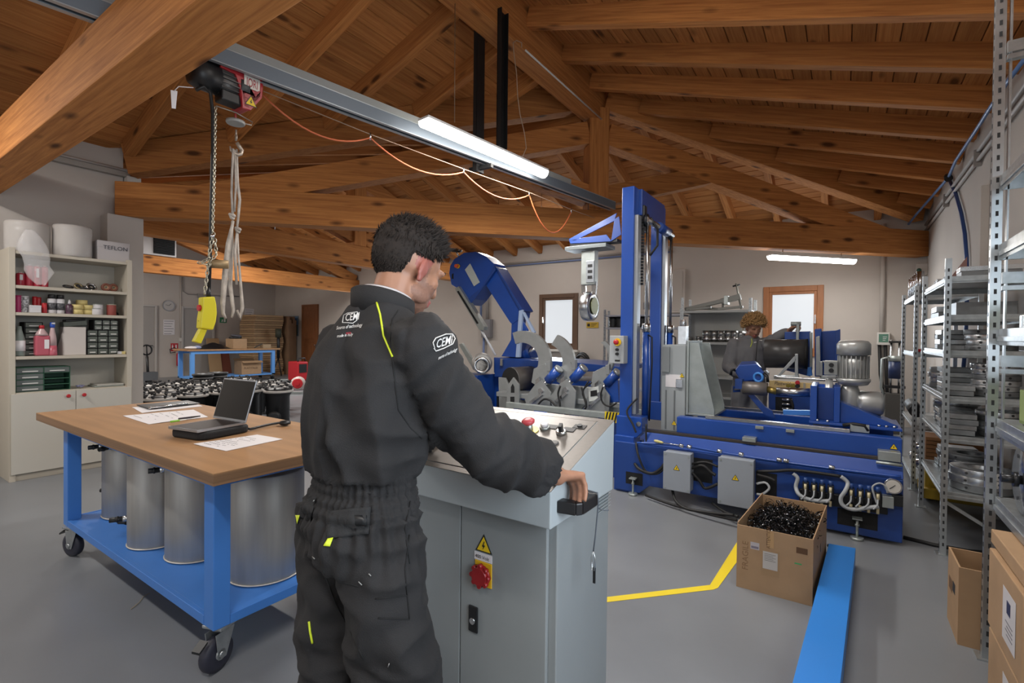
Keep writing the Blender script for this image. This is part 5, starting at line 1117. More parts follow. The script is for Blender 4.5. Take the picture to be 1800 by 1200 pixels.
patch('pocket_flap', [(572, 898), (652, 890), (648, 938), (575, 946)], CLOTH2, COVER, .006); patch('pocket_flap', [(532, 880), (556, 870), (546, 916), (522, 906)], CLOTH2, COVER, .006)
for q in ([(576, 946), (586, 944), (580, 960), (568, 959)], [(519, 905), (527, 905), (522, 921), (514, 919)]): patch('pull_tab', q, PIPE, COVER, .007, 3)
patch('brand_label', [(617, 905), (645, 905), (646, 924), (618, 925)], BLK, COVER, .009, 3)
for s_ in ([(660, 1052), (716, 1046)], [(665, 1086), (720, 1088)], [(716, 1046), (720, 1088)], [(720, 940), (712, 1000), (716, 1046)], [(722, 880), (712, 930), (720, 990)], [(590, 1020), (630, 1030)], [(560, 980), (590, 1060), (640, 1160)]): strip('seam', s_, .0018, SEAM, COVER, .001)
for s_ in ([(549, 883), (552, 879)], [(646, 912), (650, 906)], [(648, 1008), (652, 1012)], [(630, 1022), (636, 1028)], [(682, 1172), (684, 1166)], [(549, 978), (553, 982)]): strip('bar_tack', s_, .0013, STITCH, COVER, .004, 4, 2)
strip('side_stripe', [(543, 1092), (545, 1110), (549, 1130)], .003, PIPE, COVER)
# lettering on the back and on the sleeve
LG = mat('print_white', 'c9c7c4', .7)
def glued_text(s, px, py, size, dx, dy, m=LG, name='lettering', shear=0, pxs=1.):
    cu = bpy.data.curves.new(name, 'FONT'); cu.body = s; cu.size = 1; cu.shear = shear; cu.resolution_u = 2; cu.offset = .012
    t = bpy.data.objects.new('tmp', cu); COL.objects.link(t); dg = bpy.context.evaluated_depsgraph_get(); me = bpy.data.meshes.new_from_object(t.evaluated_get(dg)); bpy.data.objects.remove(t)
    for v in me.vertices:
        a = (px+(v.co.x*dx[0]*pxs+v.co.y*dy[0])*size, py+(v.co.x*dx[1]*pxs+v.co.y*dy[1])*size); p = glue(*a, .0035)
        v.co = (p if p is not None else glue(px, py, .0035) or atd(px, py, 1.2))-BASE[COVER]
    me.materials.append(m); o = bpy.data.objects.new(name, me); COL.objects.link(o); o.parent = COVER; BASE[o] = BASE[COVER]; return o
def badge(pts, r): return strip('badge_outline', pts, r, LG, COVER, .003, 5, 3)
glued_text('CEMI', 606, 564, 18, (1, -.12), (0, -1), shear=.25, pxs=.62); badge([(602, 567), (604, 554), (611, 550), (628, 548), (630, 553), (627, 563), (620, 568), (610, 567), (602, 567)], .0013)
glued_text('Source of technology', 591, 579, 8.5, (1, -.12), (0, -1), shear=.3, pxs=.62); glued_text('made in Italy', 592, 593, 7.5, (1, -.12), (0, -1), shear=.3, pxs=.72)
patch('flag_stripe', [(608, 584), (617, 583), (617, 587), (608, 588)], mat('flag_red', '7d2430', .7), COVER, .003, 3)
glued_text('CEMI', 766, 612, 22, (.95, -.3), (.15, -1), pxs=.62); badge([(764, 612), (761, 602), (766, 594), (784, 587), (796, 587), (800, 595), (796, 604), (780, 612), (766, 617), (763, 612)], .0015)
glued_text('source of technology', 770, 632, 9.5, (.88, -.42), (.3, -1), pxs=.46)
# collar and shirt
def ring(name, c, a, b, h, m, th=.006, tilt=.25, a0=0, n=36):
    g = G(); vs = []
    for k, (rr, zz) in enumerate(((1, 0), (1.0, h), (1-.006/a, h+.003), (1-th/a, h), (1-th/a, 0))):
        for i in range(n): t = 2*pi*i/n; w = 1+.02*noise.noise(V((cos(t)*3, sin(t)*3, zz*20))); vs.append(c+V((a*rr*w*cos(t), b*rr*w*sin(t), zz-tilt*b*sin(t)*1.0)))
    fs = [(k*n+i, k*n+(i+1) % n, ((k+1) % 5)*n+(i+1) % n, ((k+1) % 5)*n+i) for k in range(5) for i in range(n)]
    return g.add(vs, fs, 0, True).out(name, m, OP)
ring('collar', o_(.0, .06, 1.49), .092, .084, .064, CLOTH, .007, .3); ring('shirt_collar', o_(.003, .068, 1.525), .073, .069, .038, mat('shirt_white', 'b9b4b4', .8), .005, .3)
# elastic cuff and shoes
for Wc, e_ in ((W1, el), (LW, Lel)):
    d = (Wc-e_).normalized(); g = G(); a = d.orthogonal().normalized(); b = d.cross(a); vs = []
    for k in range(7):
        for i in range(40): t = 2*pi*i/40; r = .04+.0035*sin(t*16+k)+(.003 if k in (0, 6) else 0)-.0012*k; vs.append(Wc-d*.078+d*(k*.0085)+a*r*cos(t)+b*r*sin(t))
    g.add(vs, [(k*40+i, k*40+(i+1) % 40, (k+1)*40+(i+1) % 40, (k+1)*40+i) for k in range(6) for i in range(40)], 0, True).out('elastic_cuff', CLOTH2, OP)
for k in (-1, 1):
    c = o_(k*.118, .03, 0); G().ell(c+V((0, .02, .055)), .055, .15, .055, 16).box(c.x-.05, c.x+.05, c.y-.12, c.y+.16, 0, .025).out('shoe', mat('shoe_black', '1a1a1b', .5), OP, bev=.004)
# ---------- blue machine with the twin-column tower ----------
def py_(Y): return lambda x, y: ony(x, y, Y)
def poly(Y, pts, th, name, m, parent, bev=.004, mi=0):
    return G().prism([ony(x, y, Y) for x, y in pts], (0, th, 0)).out(name, m, parent, bev=bev)
DBLUE = mat('machine_blue_deep', '173c82', .4, coat=.2, var=.06, vs=5)
MC = T('tower_machine', 'long blue machine bed with a tall twin-column tower behind the open carton', 'machine', (-.7, 4.7, 0))
fy_ = 4.36
base = G().prism([V((x, fy_, z)) for x, z in ((-1.77, .02), (-1.53, .02), (-1.44, .1), (-.4, .1), (-.12, .025), (.36, .025), (.36, .47), (-1.77, .47))], (0, .05, 0)).out('front_plate', DBLUE, MC, bev=.006)
G().prism([(-1.5, fy_+.0, .472), (-1.5, fy_+.06, .575), (-1.5, 4.46, .575), (-1.5, 4.46, .472)], (1.86, 0, 0)).out('front_rail_beam', BLUE, MC, bev=.006)
G().box(-1.5, .22, 4.425, 4.475, .5755, .6).out('guide_rail', mat('rail_steel_dark', '5a5450', .35, .8), MC, bev=.002)
G().box(-1.24, .36, 4.49, 4.6, .56, .735).out('upper_beam', BLUE, MC, bev=.008)
G().box(-1.24, .36, 5.25, 5.35, .1, .735).out('rear_beam', BLUE, MC, bev=.008)
G().box(.26, .36, 4.61, 5.24, .1, .55).out('end_plate', DBLUE, MC, bev=.004); G().box(-1.75, -1.6, 4.62, 5.24, .1, .45).out('end_plate', DBLUE, MC, bev=.004)
for y in (4.52, 5.27): G().box(-1.0, .05, y, y+.05, .736, .765).out('guide_rail', STEEL, MC, bev=.003)
G().box(-1.24, .3, 4.61, 5.24, .5, .54).out('bed_plate', DBLUE, MC)
# leveling feet in dark recesses
for x0, x1, z0, z1 in ((-1.66, -1.5, .09, .2), (-.02, .22, .08, .2)):
    G().box(x0, x1, fy_-.002, fy_-.0005, z0, z1).out('recess', DARK, MC); xm = (x0+x1)/2
    f = G().cyl((xm, fy_-.03, .0), (xm, fy_-.03, .02), .04, 16).cyl((xm, fy_-.03, .02), (xm, fy_-.03, .15), .009, 10).cyl((xm, fy_-.03, .1), (xm, fy_-.03, .115), .016, 6).box(xm-.03, xm+.03, fy_-.06, fy_, .15, .16).out('levelling_foot', GREYST, MC)
for x0, x1, z0, z1 in ((-1.08, -.9, .22, .42), (-.57, -.42, .2, .38)): G().box(x0, x1, fy_-.003, fy_-.0005, z0, z1).out('opening', DARK, MC)
# tower
TG = mat('guide_zinc', 'aab0b6', .35, .7)
for k, y in enumerate((4.45, 5.3)):
    G().box(-1.77, -1.65, y, y+.13, .66, 2.87).out('column', BLUE, MC, bev=.006); G().box(-1.6495, -1.615, y+.02, y+.11, .72, 2.6).out('guide_strip', TG, MC, bev=.002)
    rx_, ry_ = -1.575, y+.17 if k == 0 else y+.1
    c = G().cyl((rx_, ry_, .68), (rx_, ry_, 1.5), .034, 16).out('hydraulic_cylinder', BLUE, MC); G().cyl((rx_, ry_, 1.5), (rx_, ry_, 1.58), .038, 16).out('cylinder_head', STEEL, c); G().cyl((rx_, ry_, 1.58), (rx_, ry_, 2.55), .015, 12).out('piston_rod', STEEL, MC)
    G().tube([(rx_+.03, ry_-.03, 1.47), (rx_+.07, ry_-.04, 1.45), (rx_+.07, ry_-.03, 1.2), (rx_+.055, ry_-.02, .9), (rx_+.04, ry_, .65)], .009, 6).out('hose', RUB, MC)
    z0 = .5 if k == 0 else .55
    br = G().prism([V((-1.78, y-.02, z) if False else (x, y-.02, z)) for x, z in ((-1.79, z0), (-1.6, z0), (-1.54, z0+.06), (-1.54, z0+.2), (-1.79, z0+.2))], (0, .17, 0)).out('column_foot', BLUE, MC, bev=.006)
    G().cyl((-1.57, y-.03, z0+.14), (-1.57, y+.16, z0+.14), .022, 14).out('pivot_pin', STEEL, br)
G().prism([V((x, 4.39, z)) for x, z in ((-1.79, .0), (-1.56, .0), (-1.52, .05), (-1.56, .14), (-1.6, .18), (-1.6, .52), (-1.79, .52))], (0, .17, 0)).out('tower_leg', BLUE, MC, bev=.006)
for z in (.12, .4): G().cyl((-1.58, 4.38, z), (-1.58, 4.4, z), .014, 10).out('bolt', STEEL, MC)
G().box(-1.68, -1.62, 4.585, 5.295, 2.62, 2.87).out('top_beam', DBLUE, MC, bev=.005)
G().cyl((-1.575, 4.58, 2.57), (-1.575, 5.44, 2.57), .028, 14).out('cross_shaft', STEEL, MC); G().cyl((-1.575, 4.95, 2.57), (-1.575, 5.25, 2.57), .05, 18).out('shaft_motor', DBLUE, MC)
for y in (4.62, 5.4): c = G().lathe((-1.6, y, 2.57), [(.03, 0), (.06, 0), (.06, .03), (.03, .03)], 18, axis=(1, 0, 0)).out('chain_wheel', mat('wheel_dark', '2b2c2f', .4, .6), MC)
g = G().box(-1.66, -1.6, 4.6, 4.68, 2.46, 2.72).out('gear_block', BLK, MC, bev=.01)
g = G()
for k in range(22): g.box(-1.625, -1.6, 4.585, 4.61, 1.95+k*.03, 1.972+k*.03)
o = g.out('energy_chain', BLK, MC); o['kind'] = 'stuff'
G().tube([(-1.56, 4.66, 2.6), (-1.52, 4.75, 2.5), (-1.53, 4.78, 2.35), (-1.58, 4.72, 2.25)], .012, 8).out('hose', RUB, MC)
# slewing bracket with the clamp
YB_ = 4.78
hg = G().box(-1.86, -1.78, 4.72, 4.84, 2.5, 2.86).out('hinge_plate', BLUE, MC, bev=.004)
for z in (2.55, 2.78): G().cyl((-1.82, 4.70, z-.05), (-1.82, 4.70, z+.05), .035, 14).out('hinge_roller', STEEL, hg)
for y in (YB_-.06, YB_+.1):
    a = G(); out_ = [(1082, 374), (1000, 420), (1002, 428), (1062, 426), (1090, 412), (1085, 376)]; P3 = [ony(x, yy_, y) for x, yy_ in out_]
    if True:
        for q in ([(1084, 374), (1000, 420), (1002, 427), (1080, 388)], [(1000, 421), (1003, 428), (1075, 424), (1066, 412)], [(1080, 385), (1074, 424), (1092, 412), (1088, 380)]): a.prism([ony(x, yy_, y) for x, yy_ in q], (0, .012, 0))
    a.out('bracket_arm', BLUE, MC, bev=.002)
p, q = ony(1000, 430, YB_), ony(1072, 436, YB_); G().box(p.x, q.x, YB_-.1, YB_+.14, 2.37, 2.41).out('slide_plate', mat('slide_grey', '6f7577', .4, .6), MC, bev=.004); G().box(p.x+.05, q.x+.1, YB_-.05, YB_+.08, 2.421, 2.45).out('slide_block', BLK, MC)
c = ony(1036, 538, YB_); zt_ = 2.36
G().box(c.x-.085, c.x+.075, YB_-.04, YB_+.05, 2.0, zt_).out('clamp_stem', GREYST, MC, bev=.006); G().box(c.x-.02, c.x+.07, YB_-.05, YB_-.041, 2.02, 2.25).out('stem_cover', TG, MC, bev=.003)
for zz in (2.06, 2.12, 2.18): G().box(c.x+.0, c.x+.05, YB_-.053, YB_-.0505, zz, zz+.03).out('cover_slot', BLK, MC)
dsk = G().lathe(c+V((-.06, 0, 0)), [(.09, 0), (.155, .01), (.155, .1), (.145, .11), (.09, .11), (.09, .1)], 30, axis=(1, 0, 0)).out('clamp_disc', STEEL, MC, bev=.002); G().lathe(c+V((.052, 0, 0)), [(.088, 0), (.088, .012)], 26, axis=(1, 0, 0)).out('disc_face', mat('olive_steel', '7c7c58', .35, .6), dsk)
for x in (-.06, .05): G().beam(c+V((x, 0, .12)), c+V((x*1.2, 0, .26)), .03, .05).out('clamp_link', STEEL, MC)
# pendant box on the tower
b = G().box(-1.83, -1.69, 4.34, 4.445, 1.2, 1.46).out('button_box', mat('box_light_grey', '9fa3a6', .5), MC, bev=.004); e_ = (-1.76, 4.34, 1.4)
G().cyl((-1.75, 4.339, 1.4), (-1.75, 4.33, 1.4), .036, 20).out('stop_disc', mat('stop_disc_yellow', 'e0b51a', .4), b); G().lathe((-1.75, 4.33, 1.4), [(.014, 0), (.014, .02), (.024, .024), (.024, .036), (.01, .042)], 18, axis=(0, -1, 0)).out('stop_button', RED, b)
for z in (1.33, 1.29): G().cyl((-1.75, 4.34, z), (-1.75, 4.315, z), .014, 14).out('selector', BLK, b)
G().box(-1.775, -1.725, 4.337, 4.3395, 1.22, 1.235).out('label', BLK, b)
# electrical boxes
EB = mat('enclosure_grey', '8f969f', .5)
for k, (p0, p1) in enumerate((((1166, 800), (1213, 858)), ((1262, 812), (1324, 884)))):
    Yf = 4.23; a, c = ony(p0[0], p1[1], Yf), ony(p1[0], p0[1], Yf); e = G().box(a.x, c.x, Yf+.012, fy_-.001, a.z, c.z).out('enclosure', EB, MC, bev=.006); G().box(a.x-.004, c.x+.004, Yf, Yf+.0115, a.z-.004, c.z+.004).out('enclosure_lid', EB, e, bev=.004)
    for sx in (.06, .94):
        for sz in (.05, .95): G().cyl((a.x+(c.x-a.x)*sx, Yf-.003, a.z+(c.z-a.z)*sz), (a.x+(c.x-a.x)*sx, Yf, a.z+(c.z-a.z)*sz), .008, 10).out('lid_screw', GREYST, e)
    warn(MC, ((a.x+c.x)/2, Yf-.0002, a.z+(c.z-a.z)*.6), (1, 0, 0), (0, 0, 1), .055)
for px, py in ((1185, 744), (1571, 786)): q = ony(px, py, 4.489); warn(MC, q, (1, 0, 0), (0, 0, 1), .05)
HOSE = RUB
def hose(pts, r=.012, m=None, name='hose', Y=4.3, parent=None):
    P_ = [ony(p[0], p[1], p[2] if len(p) > 2 else Y) for p in pts]; Q_ = []
    for i in range(len(P_)-1):
        p0, p1, p2, p3 = P_[max(i-1, 0)], P_[i], P_[i+1], P_[min(i+2, len(P_)-1)]
        for k in range(5): t = k/5; Q_.append(.5*((2*p1)+(p2-p0)*t+(2*p0-5*p1+4*p2-p3)*t*t+(3*p1-p0-3*p2+p3)*t**3))
    return G().tube(Q_+[P_[-1]], r, 8).out(name, m or HOSE, parent or MC)
hose([(1116, 815, 4.36), (1125, 825), (1145, 832), (1160, 825), (1168, 815)], .014); hose([(1118, 778, 4.36), (1122, 800), (1135, 828), (1155, 832), (1168, 822)], .01)
hose([(1216, 822), (1235, 818), (1250, 830), (1258, 835)], .014); hose([(1216, 830), (1230, 845), (1240, 858), (1262, 850)], .012); hose([(1216, 815), (1240, 812), (1262, 820)], .01)
hose([(1182, 862), (1188, 880, 4.2), (1205, 893, 4.15), (1240, 900, 4.1), (1290, 905, 4.05)], .012); hose([(1135, 870, 4.3), (1180, 886, 4.2), (1240, 902, 4.1), (1296, 914, 4.05)], .012); hose([(1252, 884, 4.32), (1275, 900, 4.2), (1298, 908, 4.1)], .012)
hose([(1330, 828), (1360, 828), (1390, 826), (1430, 830), (1478, 837)], .012); hose([(1330, 834), (1352, 840), (1362, 845)], .014); hose([(1330, 850), (1345, 848), (1352, 858), (1340, 868), (1330, 868)], .009, mat('hose_white', 'b5b8bb', .5))
hose([(1120, 700, 4.44), (1102, 722, 4.4), (1112, 745, 4.38), (1118, 760, 4.37)], .009); hose([(1136, 745, 4.4), (1136, 780, 4.38), (1140, 800, 4.37)], .009)
# hydraulic line along the front
hose([(1120, 778, 4.33), (1200, 783, 4.33), (1280, 797, 4.33), (1400, 815, 4.33), (1500, 828, 4.33), (1584, 838, 4.33)], .011, BLUE, 'hydraulic_line')
for px in (1198, 1212, 1265, 1303, 1370, 1382, 1462): q = ony(px, 783+(px-1200)*.145 if px > 1200 else 783, 4.33); G().cyl(q-V((.018, 0, -.001)), q+V((.018, 0, -.004)), .017, 8).out('fitting', STEEL, MC)
sd = T('screwdriver', 'screwdriver with a pale yellow handle lying on the blue hydraulic line', 'screwdriver', ony(1165, 777, 4.32)); p, q, r = ony(1150, 774, 4.31), ony(1166, 778, 4.31), ony(1200, 783, 4.31)
G().tube([p, p.lerp(q, .3), p.lerp(q, .8), q], [.009, .013, .011, .006], 10).out('handle', mat('handle_cream', 'c9bf7e', .4), sd); G().tube([q, r], .004, 6).out('shaft', STEEL, sd)
# valve bank
VB = BLK; WT = mat('tube_white', 'a3a8ac', .5)
xs_ = [1416, 1431, 1445, 1460, 1496, 1512, 1527, 1543]
p, q = ony(1405, 868, 4.35), ony(1560, 892, 4.35); G().beam(p, q, .05, .09).out('manifold', mat('manifold_black', '222325', .4, .4), MC, bev=.004)
for k, px in enumerate(xs_):
    y0 = 856+(px-1416)*.14; c = ony(px, y0, 4.31); v = G().box(c.x-.02, c.x+.02, 4.29, 4.345, c.z-.06, c.z+.04).out('valve', VB, MC, bev=.004)
    G().cyl((c.x, 4.3, c.z+.04), (c.x, 4.3, c.z+.075), .013, 10).out('valve_coil', mat('coil_blue', '27457e', .4), v); G().cyl((c.x, 4.283, c.z-.01), (c.x, 4.283, c.z+.03), .009, 8).cyl((c.x, 4.283, c.z-.11), (c.x, 4.283, c.z-.07), .009, 8).out('connector', mat('connector_cream', 'c9bf9c', .4), v)
hose([(1394, 832, 4.3), (1402, 840), (1399, 855), (1404, 868, 4.27), (1418, 876, 4.27), (1440, 880, 4.27), (1457, 880, 4.27)], .014, WT, 'white_loom'); hose([(1478, 837, 4.3), (1490, 848), (1486, 862, 4.27), (1478, 875, 4.27), (1482, 888, 4.27), (1500, 895, 4.27), (1525, 892, 4.27), (1545, 890, 4.27)], .014, WT, 'white_loom')
for k, px in enumerate(xs_):
    y0 = 856+(px-1416)*.14; hose([(px, y0+4, 4.27), (px-1, y0+14, 4.26), (px-8, y0+21, 4.26)], .006, WT, 'white_tube')
hose([(1541, 884, 4.27), (1536, 868, 4.26), (1534, 855, 4.26), (1546, 849, 4.26), (1557, 855, 4.26), (1560, 866, 4.27)], .006, WT, 'white_tube')
c = ony(1570, 855, 4.3); gg = G().cyl(c+V((0, .03, 0)), c, .052, 26).out('gauge', STEEL, MC); G().cyl(c, c-V((0, .003, 0)), .043, 26).out('gauge_face', mat('gauge_face', 'c7c4bd', .4), gg); G().beam(c+V((-.02, -.005, -.018)), c+V((.012, -.005, .012)), .004, .002, up=(0, 1, 0)).out('needle', BLK, gg)
p = ony(1560, 882, 4.3); G().box(p.x-.03, p.x+.035, 4.29, 4.355, p.z-.04, p.z+.04).out('port_block', GREYST, MC, bev=.003); p = ony(1578, 880, 4.3); G().box(p.x-.03, p.x+.03, 4.3, 4.355, p.z-.04, p.z+.035).out('coupling', BLK, MC, bev=.003)
# blocks on the upper beam
for px, py in ((1335, 751), (1389, 757)): q = ony(px, py, 4.486); G().box(q.x-.03, q.x+.03, 4.475, 4.489, q.z-.012, q.z+.012).out('stop_block', GREYST, MC, bev=.002)
p = ony(1317, 775, 4.42); G().box(p.x-.05, p.x+.05, 4.4, 4.485, .6005, .635).out('runner_block', GREYST, MC, bev=.003)
p = ony(1565, 803, 4.4); G().box(p.x-.07, p.x+.06, 4.4, 4.485, .58, .65).out('end_block', GREYST, MC, bev=.004); p = ony(1560, 820, 4.38); G().tube([ony(1540, 812, 4.38), ony(1586, 818, 4.38)], .012, 8).out('end_screw', GREYST, MC)
# angle bracket with two gussets and grey slide block
AG = T('angle_plate', 'tall zinc angle plate with two triangular gussets on the blue bed', 'angle plate', (-1.12, 4.85, .77)); zb_ = .737
G().box(-1.2, -1.18, 4.64, 5.16, zb_, 1.42).out('upright', GREYST, AG, bev=.003); G().box(-1.1795, -.95, 4.64, 5.16, zb_, zb_+.02).out('foot', GREYST, AG, bev=.003)
for y in (4.66, 5.1): G().prism([(-1.179, y, zb_+.021), (-.955, y, zb_+.021), (-.955, y, zb_+.06), (-1.1, y, 1.4), (-1.179, y, 1.4)], (0, .02, 0)).out('gusset', GREYST, AG, bev=.002)
SB = T('slide_block', 'grey slide housing with a warning triangle beside the angle plate', 'housing', (-1.32, 4.8, zb_)); HSG = mat('housing_grey', '9aa0a2', .5)
a = G().box(-1.44, -1.215, 4.68, 4.98, .56, 1.38).out('body', HSG, SB, bev=.006); G().box(-1.43, -1.36, 4.655, 4.679, 1.12, 1.36).out('side_block', mat('block_grey', '7c8183', .5), SB, bev=.003)
G().box(-1.4, -1.26, 4.676, 4.679, .98, 1.1).out('label', PAPER, a); warn(SB, (-1.25, 4.6785, 1.09), (1, 0, 0), (0, 0, 1), .05); G().box(-1.3, -1.24, 4.66, 4.679, .98, 1.06).out('latch', STEEL, SB, bev=.003)
for x in (-1.4, -1.32): G().box(x, x+.012, 4.674, 4.679, .58, .95).out('slot', mat('slot_grey', '6a6f71', .5), SB)
G().box(-1.32, -1.24, 4.78, 4.86, 1.381, 1.56).cyl((-1.28, 4.82, 1.56), (-1.28, 4.82, 1.62), .03, 10).out('top_screw', STEEL, SB, bev=.003)
# carriage with gear motor
CA = T('motor_carriage', 'blue carriage carrying the silver gear motor at the bed end', 'carriage', (0, 4.8, .766)); cz = .767
for px0, px1 in ((1424, 1436), (1466, 1477)):
    a, b = ony(px0, 700, 4.66), ony(px1, 700, 4.66); G().box(a.x, b.x, 4.66, 5.1, cz+.02, 1.07).out('cheek_plate', BLUE, CA, bev=.004)
a, b = ony(1436, 700, 4.66), ony(1466, 700, 4.66); G().box(a.x+.001, b.x-.001, 4.78, 4.82, cz+.02, 1.05).out('back_plate', DBLUE, CA, bev=.003); G().cyl((a.x+.001, 4.9, 1.0), (b.x-.001, 4.9, 1.0), .07, 22).out('spindle_drum', BLUE, CA)
a, b = ony(1422, 745, 4.64), ony(1586, 752, 4.64); G().box(a.x, b.x, 4.62, 5.14, cz, cz+.0195).out('base_plate', BLUE, CA, bev=.003)
for px in (1437, 1455, 1545, 1558, 1572): q = ony(px, 741, 4.66); G().cyl((q.x, 4.645, cz+.02), (q.x, 4.645, cz+.035), .012, 6).out('bolt', STEEL, CA)
c = ony(1477, 700, 4.66); d = ony(1586, 745, 4.66); G().prism([V((c.x+.001, 4.7, cz+.02)), V((d.x-.02, 4.7, cz+.02)), V((d.x-.02, 4.7, cz+.03)), V((c.x+.001, 4.7, .95))], (0, .3, 0)).out('wedge_arm', BLUE, CA, bev=.004)
G().box(a.x+.03, a.x+.14, 4.6, 4.64, .739, .766).out('runner', mat('runner_dark', '3c3e41', .4, .6), CA)
q = ony(1514, 757, 4.6); G().box(q.x-.07, q.x+.05, 4.57, 4.619, .74, .8).out('lock_block', GREYST, CA, bev=.004); G().tube([ony(1482, 747, 4.6), ony(1500, 745, 4.58), ony(1520, 748, 4.58), ony(1526, 757, 4.58)], .014, 8).out('hose', RUB, CA)
MS = mat('motor_silver', 'b4b6b5', .36, .55, var=.05, vs=14)
c = ony(1500, 640, 4.9); GM = CA
G().lathe((c.x, 4.9, 1.32), [(.1, 0), (.118, .004), (.118, .09), (.1, .115), (.05, .122)], 28).out('fan_cowl', MS, GM)
g = G().cyl((c.x, 4.9, 1.13), (c.x, 4.9, 1.32), .092, 26)
for k in range(22): t = 2*pi*k/22; d = V((cos(t), sin(t), 0)); g.beam(V((c.x, 4.9, 1.135))+d*.1, V((c.x, 4.9, 1.315))+d*.1, .007, .022, up=d)
g.out('finned_motor', MS, GM); G().lathe((c.x, 4.9, 1.07), [(.06, 0), (.1, .01), (.12, .04), (.12, .06), (.09, .062)], 26).out('motor_flange', MS, GM)
G().box(c.x-.2, c.x-.105, 4.83, 4.95, 1.15, 1.27).out('terminal_box', mat('terminal_grey', '8d908f', .4, .4), GM, bev=.006)
for z in (1.19, 1.235): G().cyl((c.x-.15, 4.822, z), (c.x-.15, 4.83, z), .018, 14).out('cable_gland', BLK, GM)
G().lathe((c.x-.02, 4.9, .88), [(.05, 0), (.07, .01), (.07, .14), (.055, .19)], 22).out('gearbox', MS, GM, bev=.003); G().lathe((c.x+.01, 4.92, .93), [(.05, 0), (.09, .02), (.1, .05), (.1, .16), (.085, .19), (.04, .2)], 26, axis=(1, .12, 0)).out('brake_motor', MS, GM)
G().lathe((c.x-.19, 4.9, 1.0), [(.06, 0), (.12, .0), (.12, .05), (.07, .055), (.06, .09)], 26, axis=(1, 0, 0)).out('output_flange', MS, GM)
# feed spindle in front of the carriage
SP = T('feed_spindle', 'grey cylinder with a clamp lever pointing at the blue hood', 'spindle', ony(1330, 683, 4.95)); a, b = ony(1306, 681, 4.95), ony(1349, 684, 4.95); gt = mat('spindle_grey', '77726e', .4, .4)
G().cyl(a, b, .06, 24).out('barrel', gt, SP); p = ony(1365, 688, 4.95); G().cyl(b, p, .03, 16).out('collar', mat('brass', 'b09a58', .35, .8), SP); q = ony(1424, 690, 4.95); G().cyl(p, q, .038, 18).out('rod', STEEL, SP)
G().tube([a+V((-.02, 0, -.03)), a+V((-.08, 0, -.04)), a+V((-.08, 0, -.0)), a+V((-.03, 0, .0))], .012, 8).out('lever_loop', DBLUE, SP); G().box(a.x-.06, a.x-.001, 4.9, 5.0, a.z-.01, a.z+.08).out('end_plate', DBLUE, SP)
G().prism([ony(x, y, 4.95) for x, y in ((1315, 695), (1345, 730), (1362, 735), (1357, 722), (1345, 715), (1325, 693))], (0, .05, 0)).out('support_arm', DBLUE, SP, bev=.003); p, q = ony(1377, 724, 4.9), ony(1425, 725, 4.9); G().beam(p, q, .05, .04).out('tie_bar', mat('bar_blue', '3a78c8', .4), SP)
# stretch of rails and warning tape left of the tower
RL = T('side_rails', 'pair of steel rails running left from the tower foot', 'rail', (-2.3, 4.9, .6))
for y in (4.75, 5.2): G().box(-3.3, -1.8, y, y+.08, .6, .66).out('rail', GREYST, RL, bev=.004)
for x in (-3.2, -2.5, -1.9): G().box(x, x+.06, 4.83, 5.2, .56, .6).out('cross_tie', DBLUE, RL)
for x in (-3.2, -1.95):
    for y in (4.76, 5.2): G().box(x, x+.08, y, y+.08, 0, .6).out('trestle_leg', DBLUE, RL)
c = ony(1079, 735, 4.72); hz = G().box(c.x-.1, c.x+.1, 4.72, 4.735, c.z-.045, c.z+.06).out('warning_plate', YEL, RL); g = G()
for k in range(6): x = c.x-.1+k*.033; g.prism([(x, 4.7195, c.z-.045), (x+.016, 4.7195, c.z-.045), (x+.04, 4.7195, c.z+.06), (x+.024, 4.7195, c.z+.06)], (0, -.001, 0))
o = g.out('black_stripes', BLK, hz); o['kind'] = 'stuff'
# ---------- bandsaw with the swung-up blue bow ----------
YS = 5.9
SW = T('bandsaw', 'blue bandsaw with its bow swung up towards the ceiling', 'bandsaw', (-3.9, YS+.2, 0))
def sp(name, m, pts, th=.2, y=0., bev=.005, parent=None): return G().prism([ony(a, b, YS+y) for a, b in pts], (0, th, 0)).out(name, m, parent or SW, bev=bev)
hd_ = sp('wheel_housing', BLUE, [(789, 480), (791, 467), (798, 455), (815, 444), (836, 442), (853, 450), (868, 463), (870, 472), (852, 500), (830, 529), (819, 527), (806, 508), (793, 500)], .3, bev=.012)
sp('wheel_housing_rim', DBLUE, [(868, 466), (871, 474), (834, 526), (824, 536), (820, 527), (846, 505), (862, 480)], .32, -.01)
sp('bow_beam', BLUE, [(861, 478), (872, 470), (919, 545), (917, 558), (900, 570), (896, 566), (855, 503)], .22, .04, bev=.008)
sp('bow_flange', DBLUE, [(869, 467), (873, 470), (920, 546), (915, 548)], .28, .0)
sp('lower_column', BLUE, [(899, 569), (912, 560), (909, 600), (898, 598)], .2, .05)
sp('pivot_bracket', BLUE, [(898, 597), (909, 600), (907, 628), (881, 626)], .26, .0)
sp('pivot_strut', mat('strut_pale', '9fb2d0', .4), [(912, 546), (918, 544), (913, 628), (906, 628)], .05, -.04); sp('brace', mat('strut_pale', '9fb2d0', .4), [(917, 548), (920, 548), (940, 584), (936, 586)], .05, -.03); sp('gusset', BLUE, [(916, 560), (928, 580), (914, 605)], .03, -.0)
sp('blade_guide', GREYST, [(799, 507), (806, 503), (851, 574), (850, 580), (842, 580)], .1, -.06, bev=.003); sp('blade_slot', DARK, [(803, 512), (806, 511), (841, 568), (838, 569)], .004, -.065, bev=0)
G().tube([ony(846, 580, YS-.01), ony(871, 624, YS-.01)], .016, 10).out('lift_rod', mat('rod_white', 'c9cbd0', .3), SW)
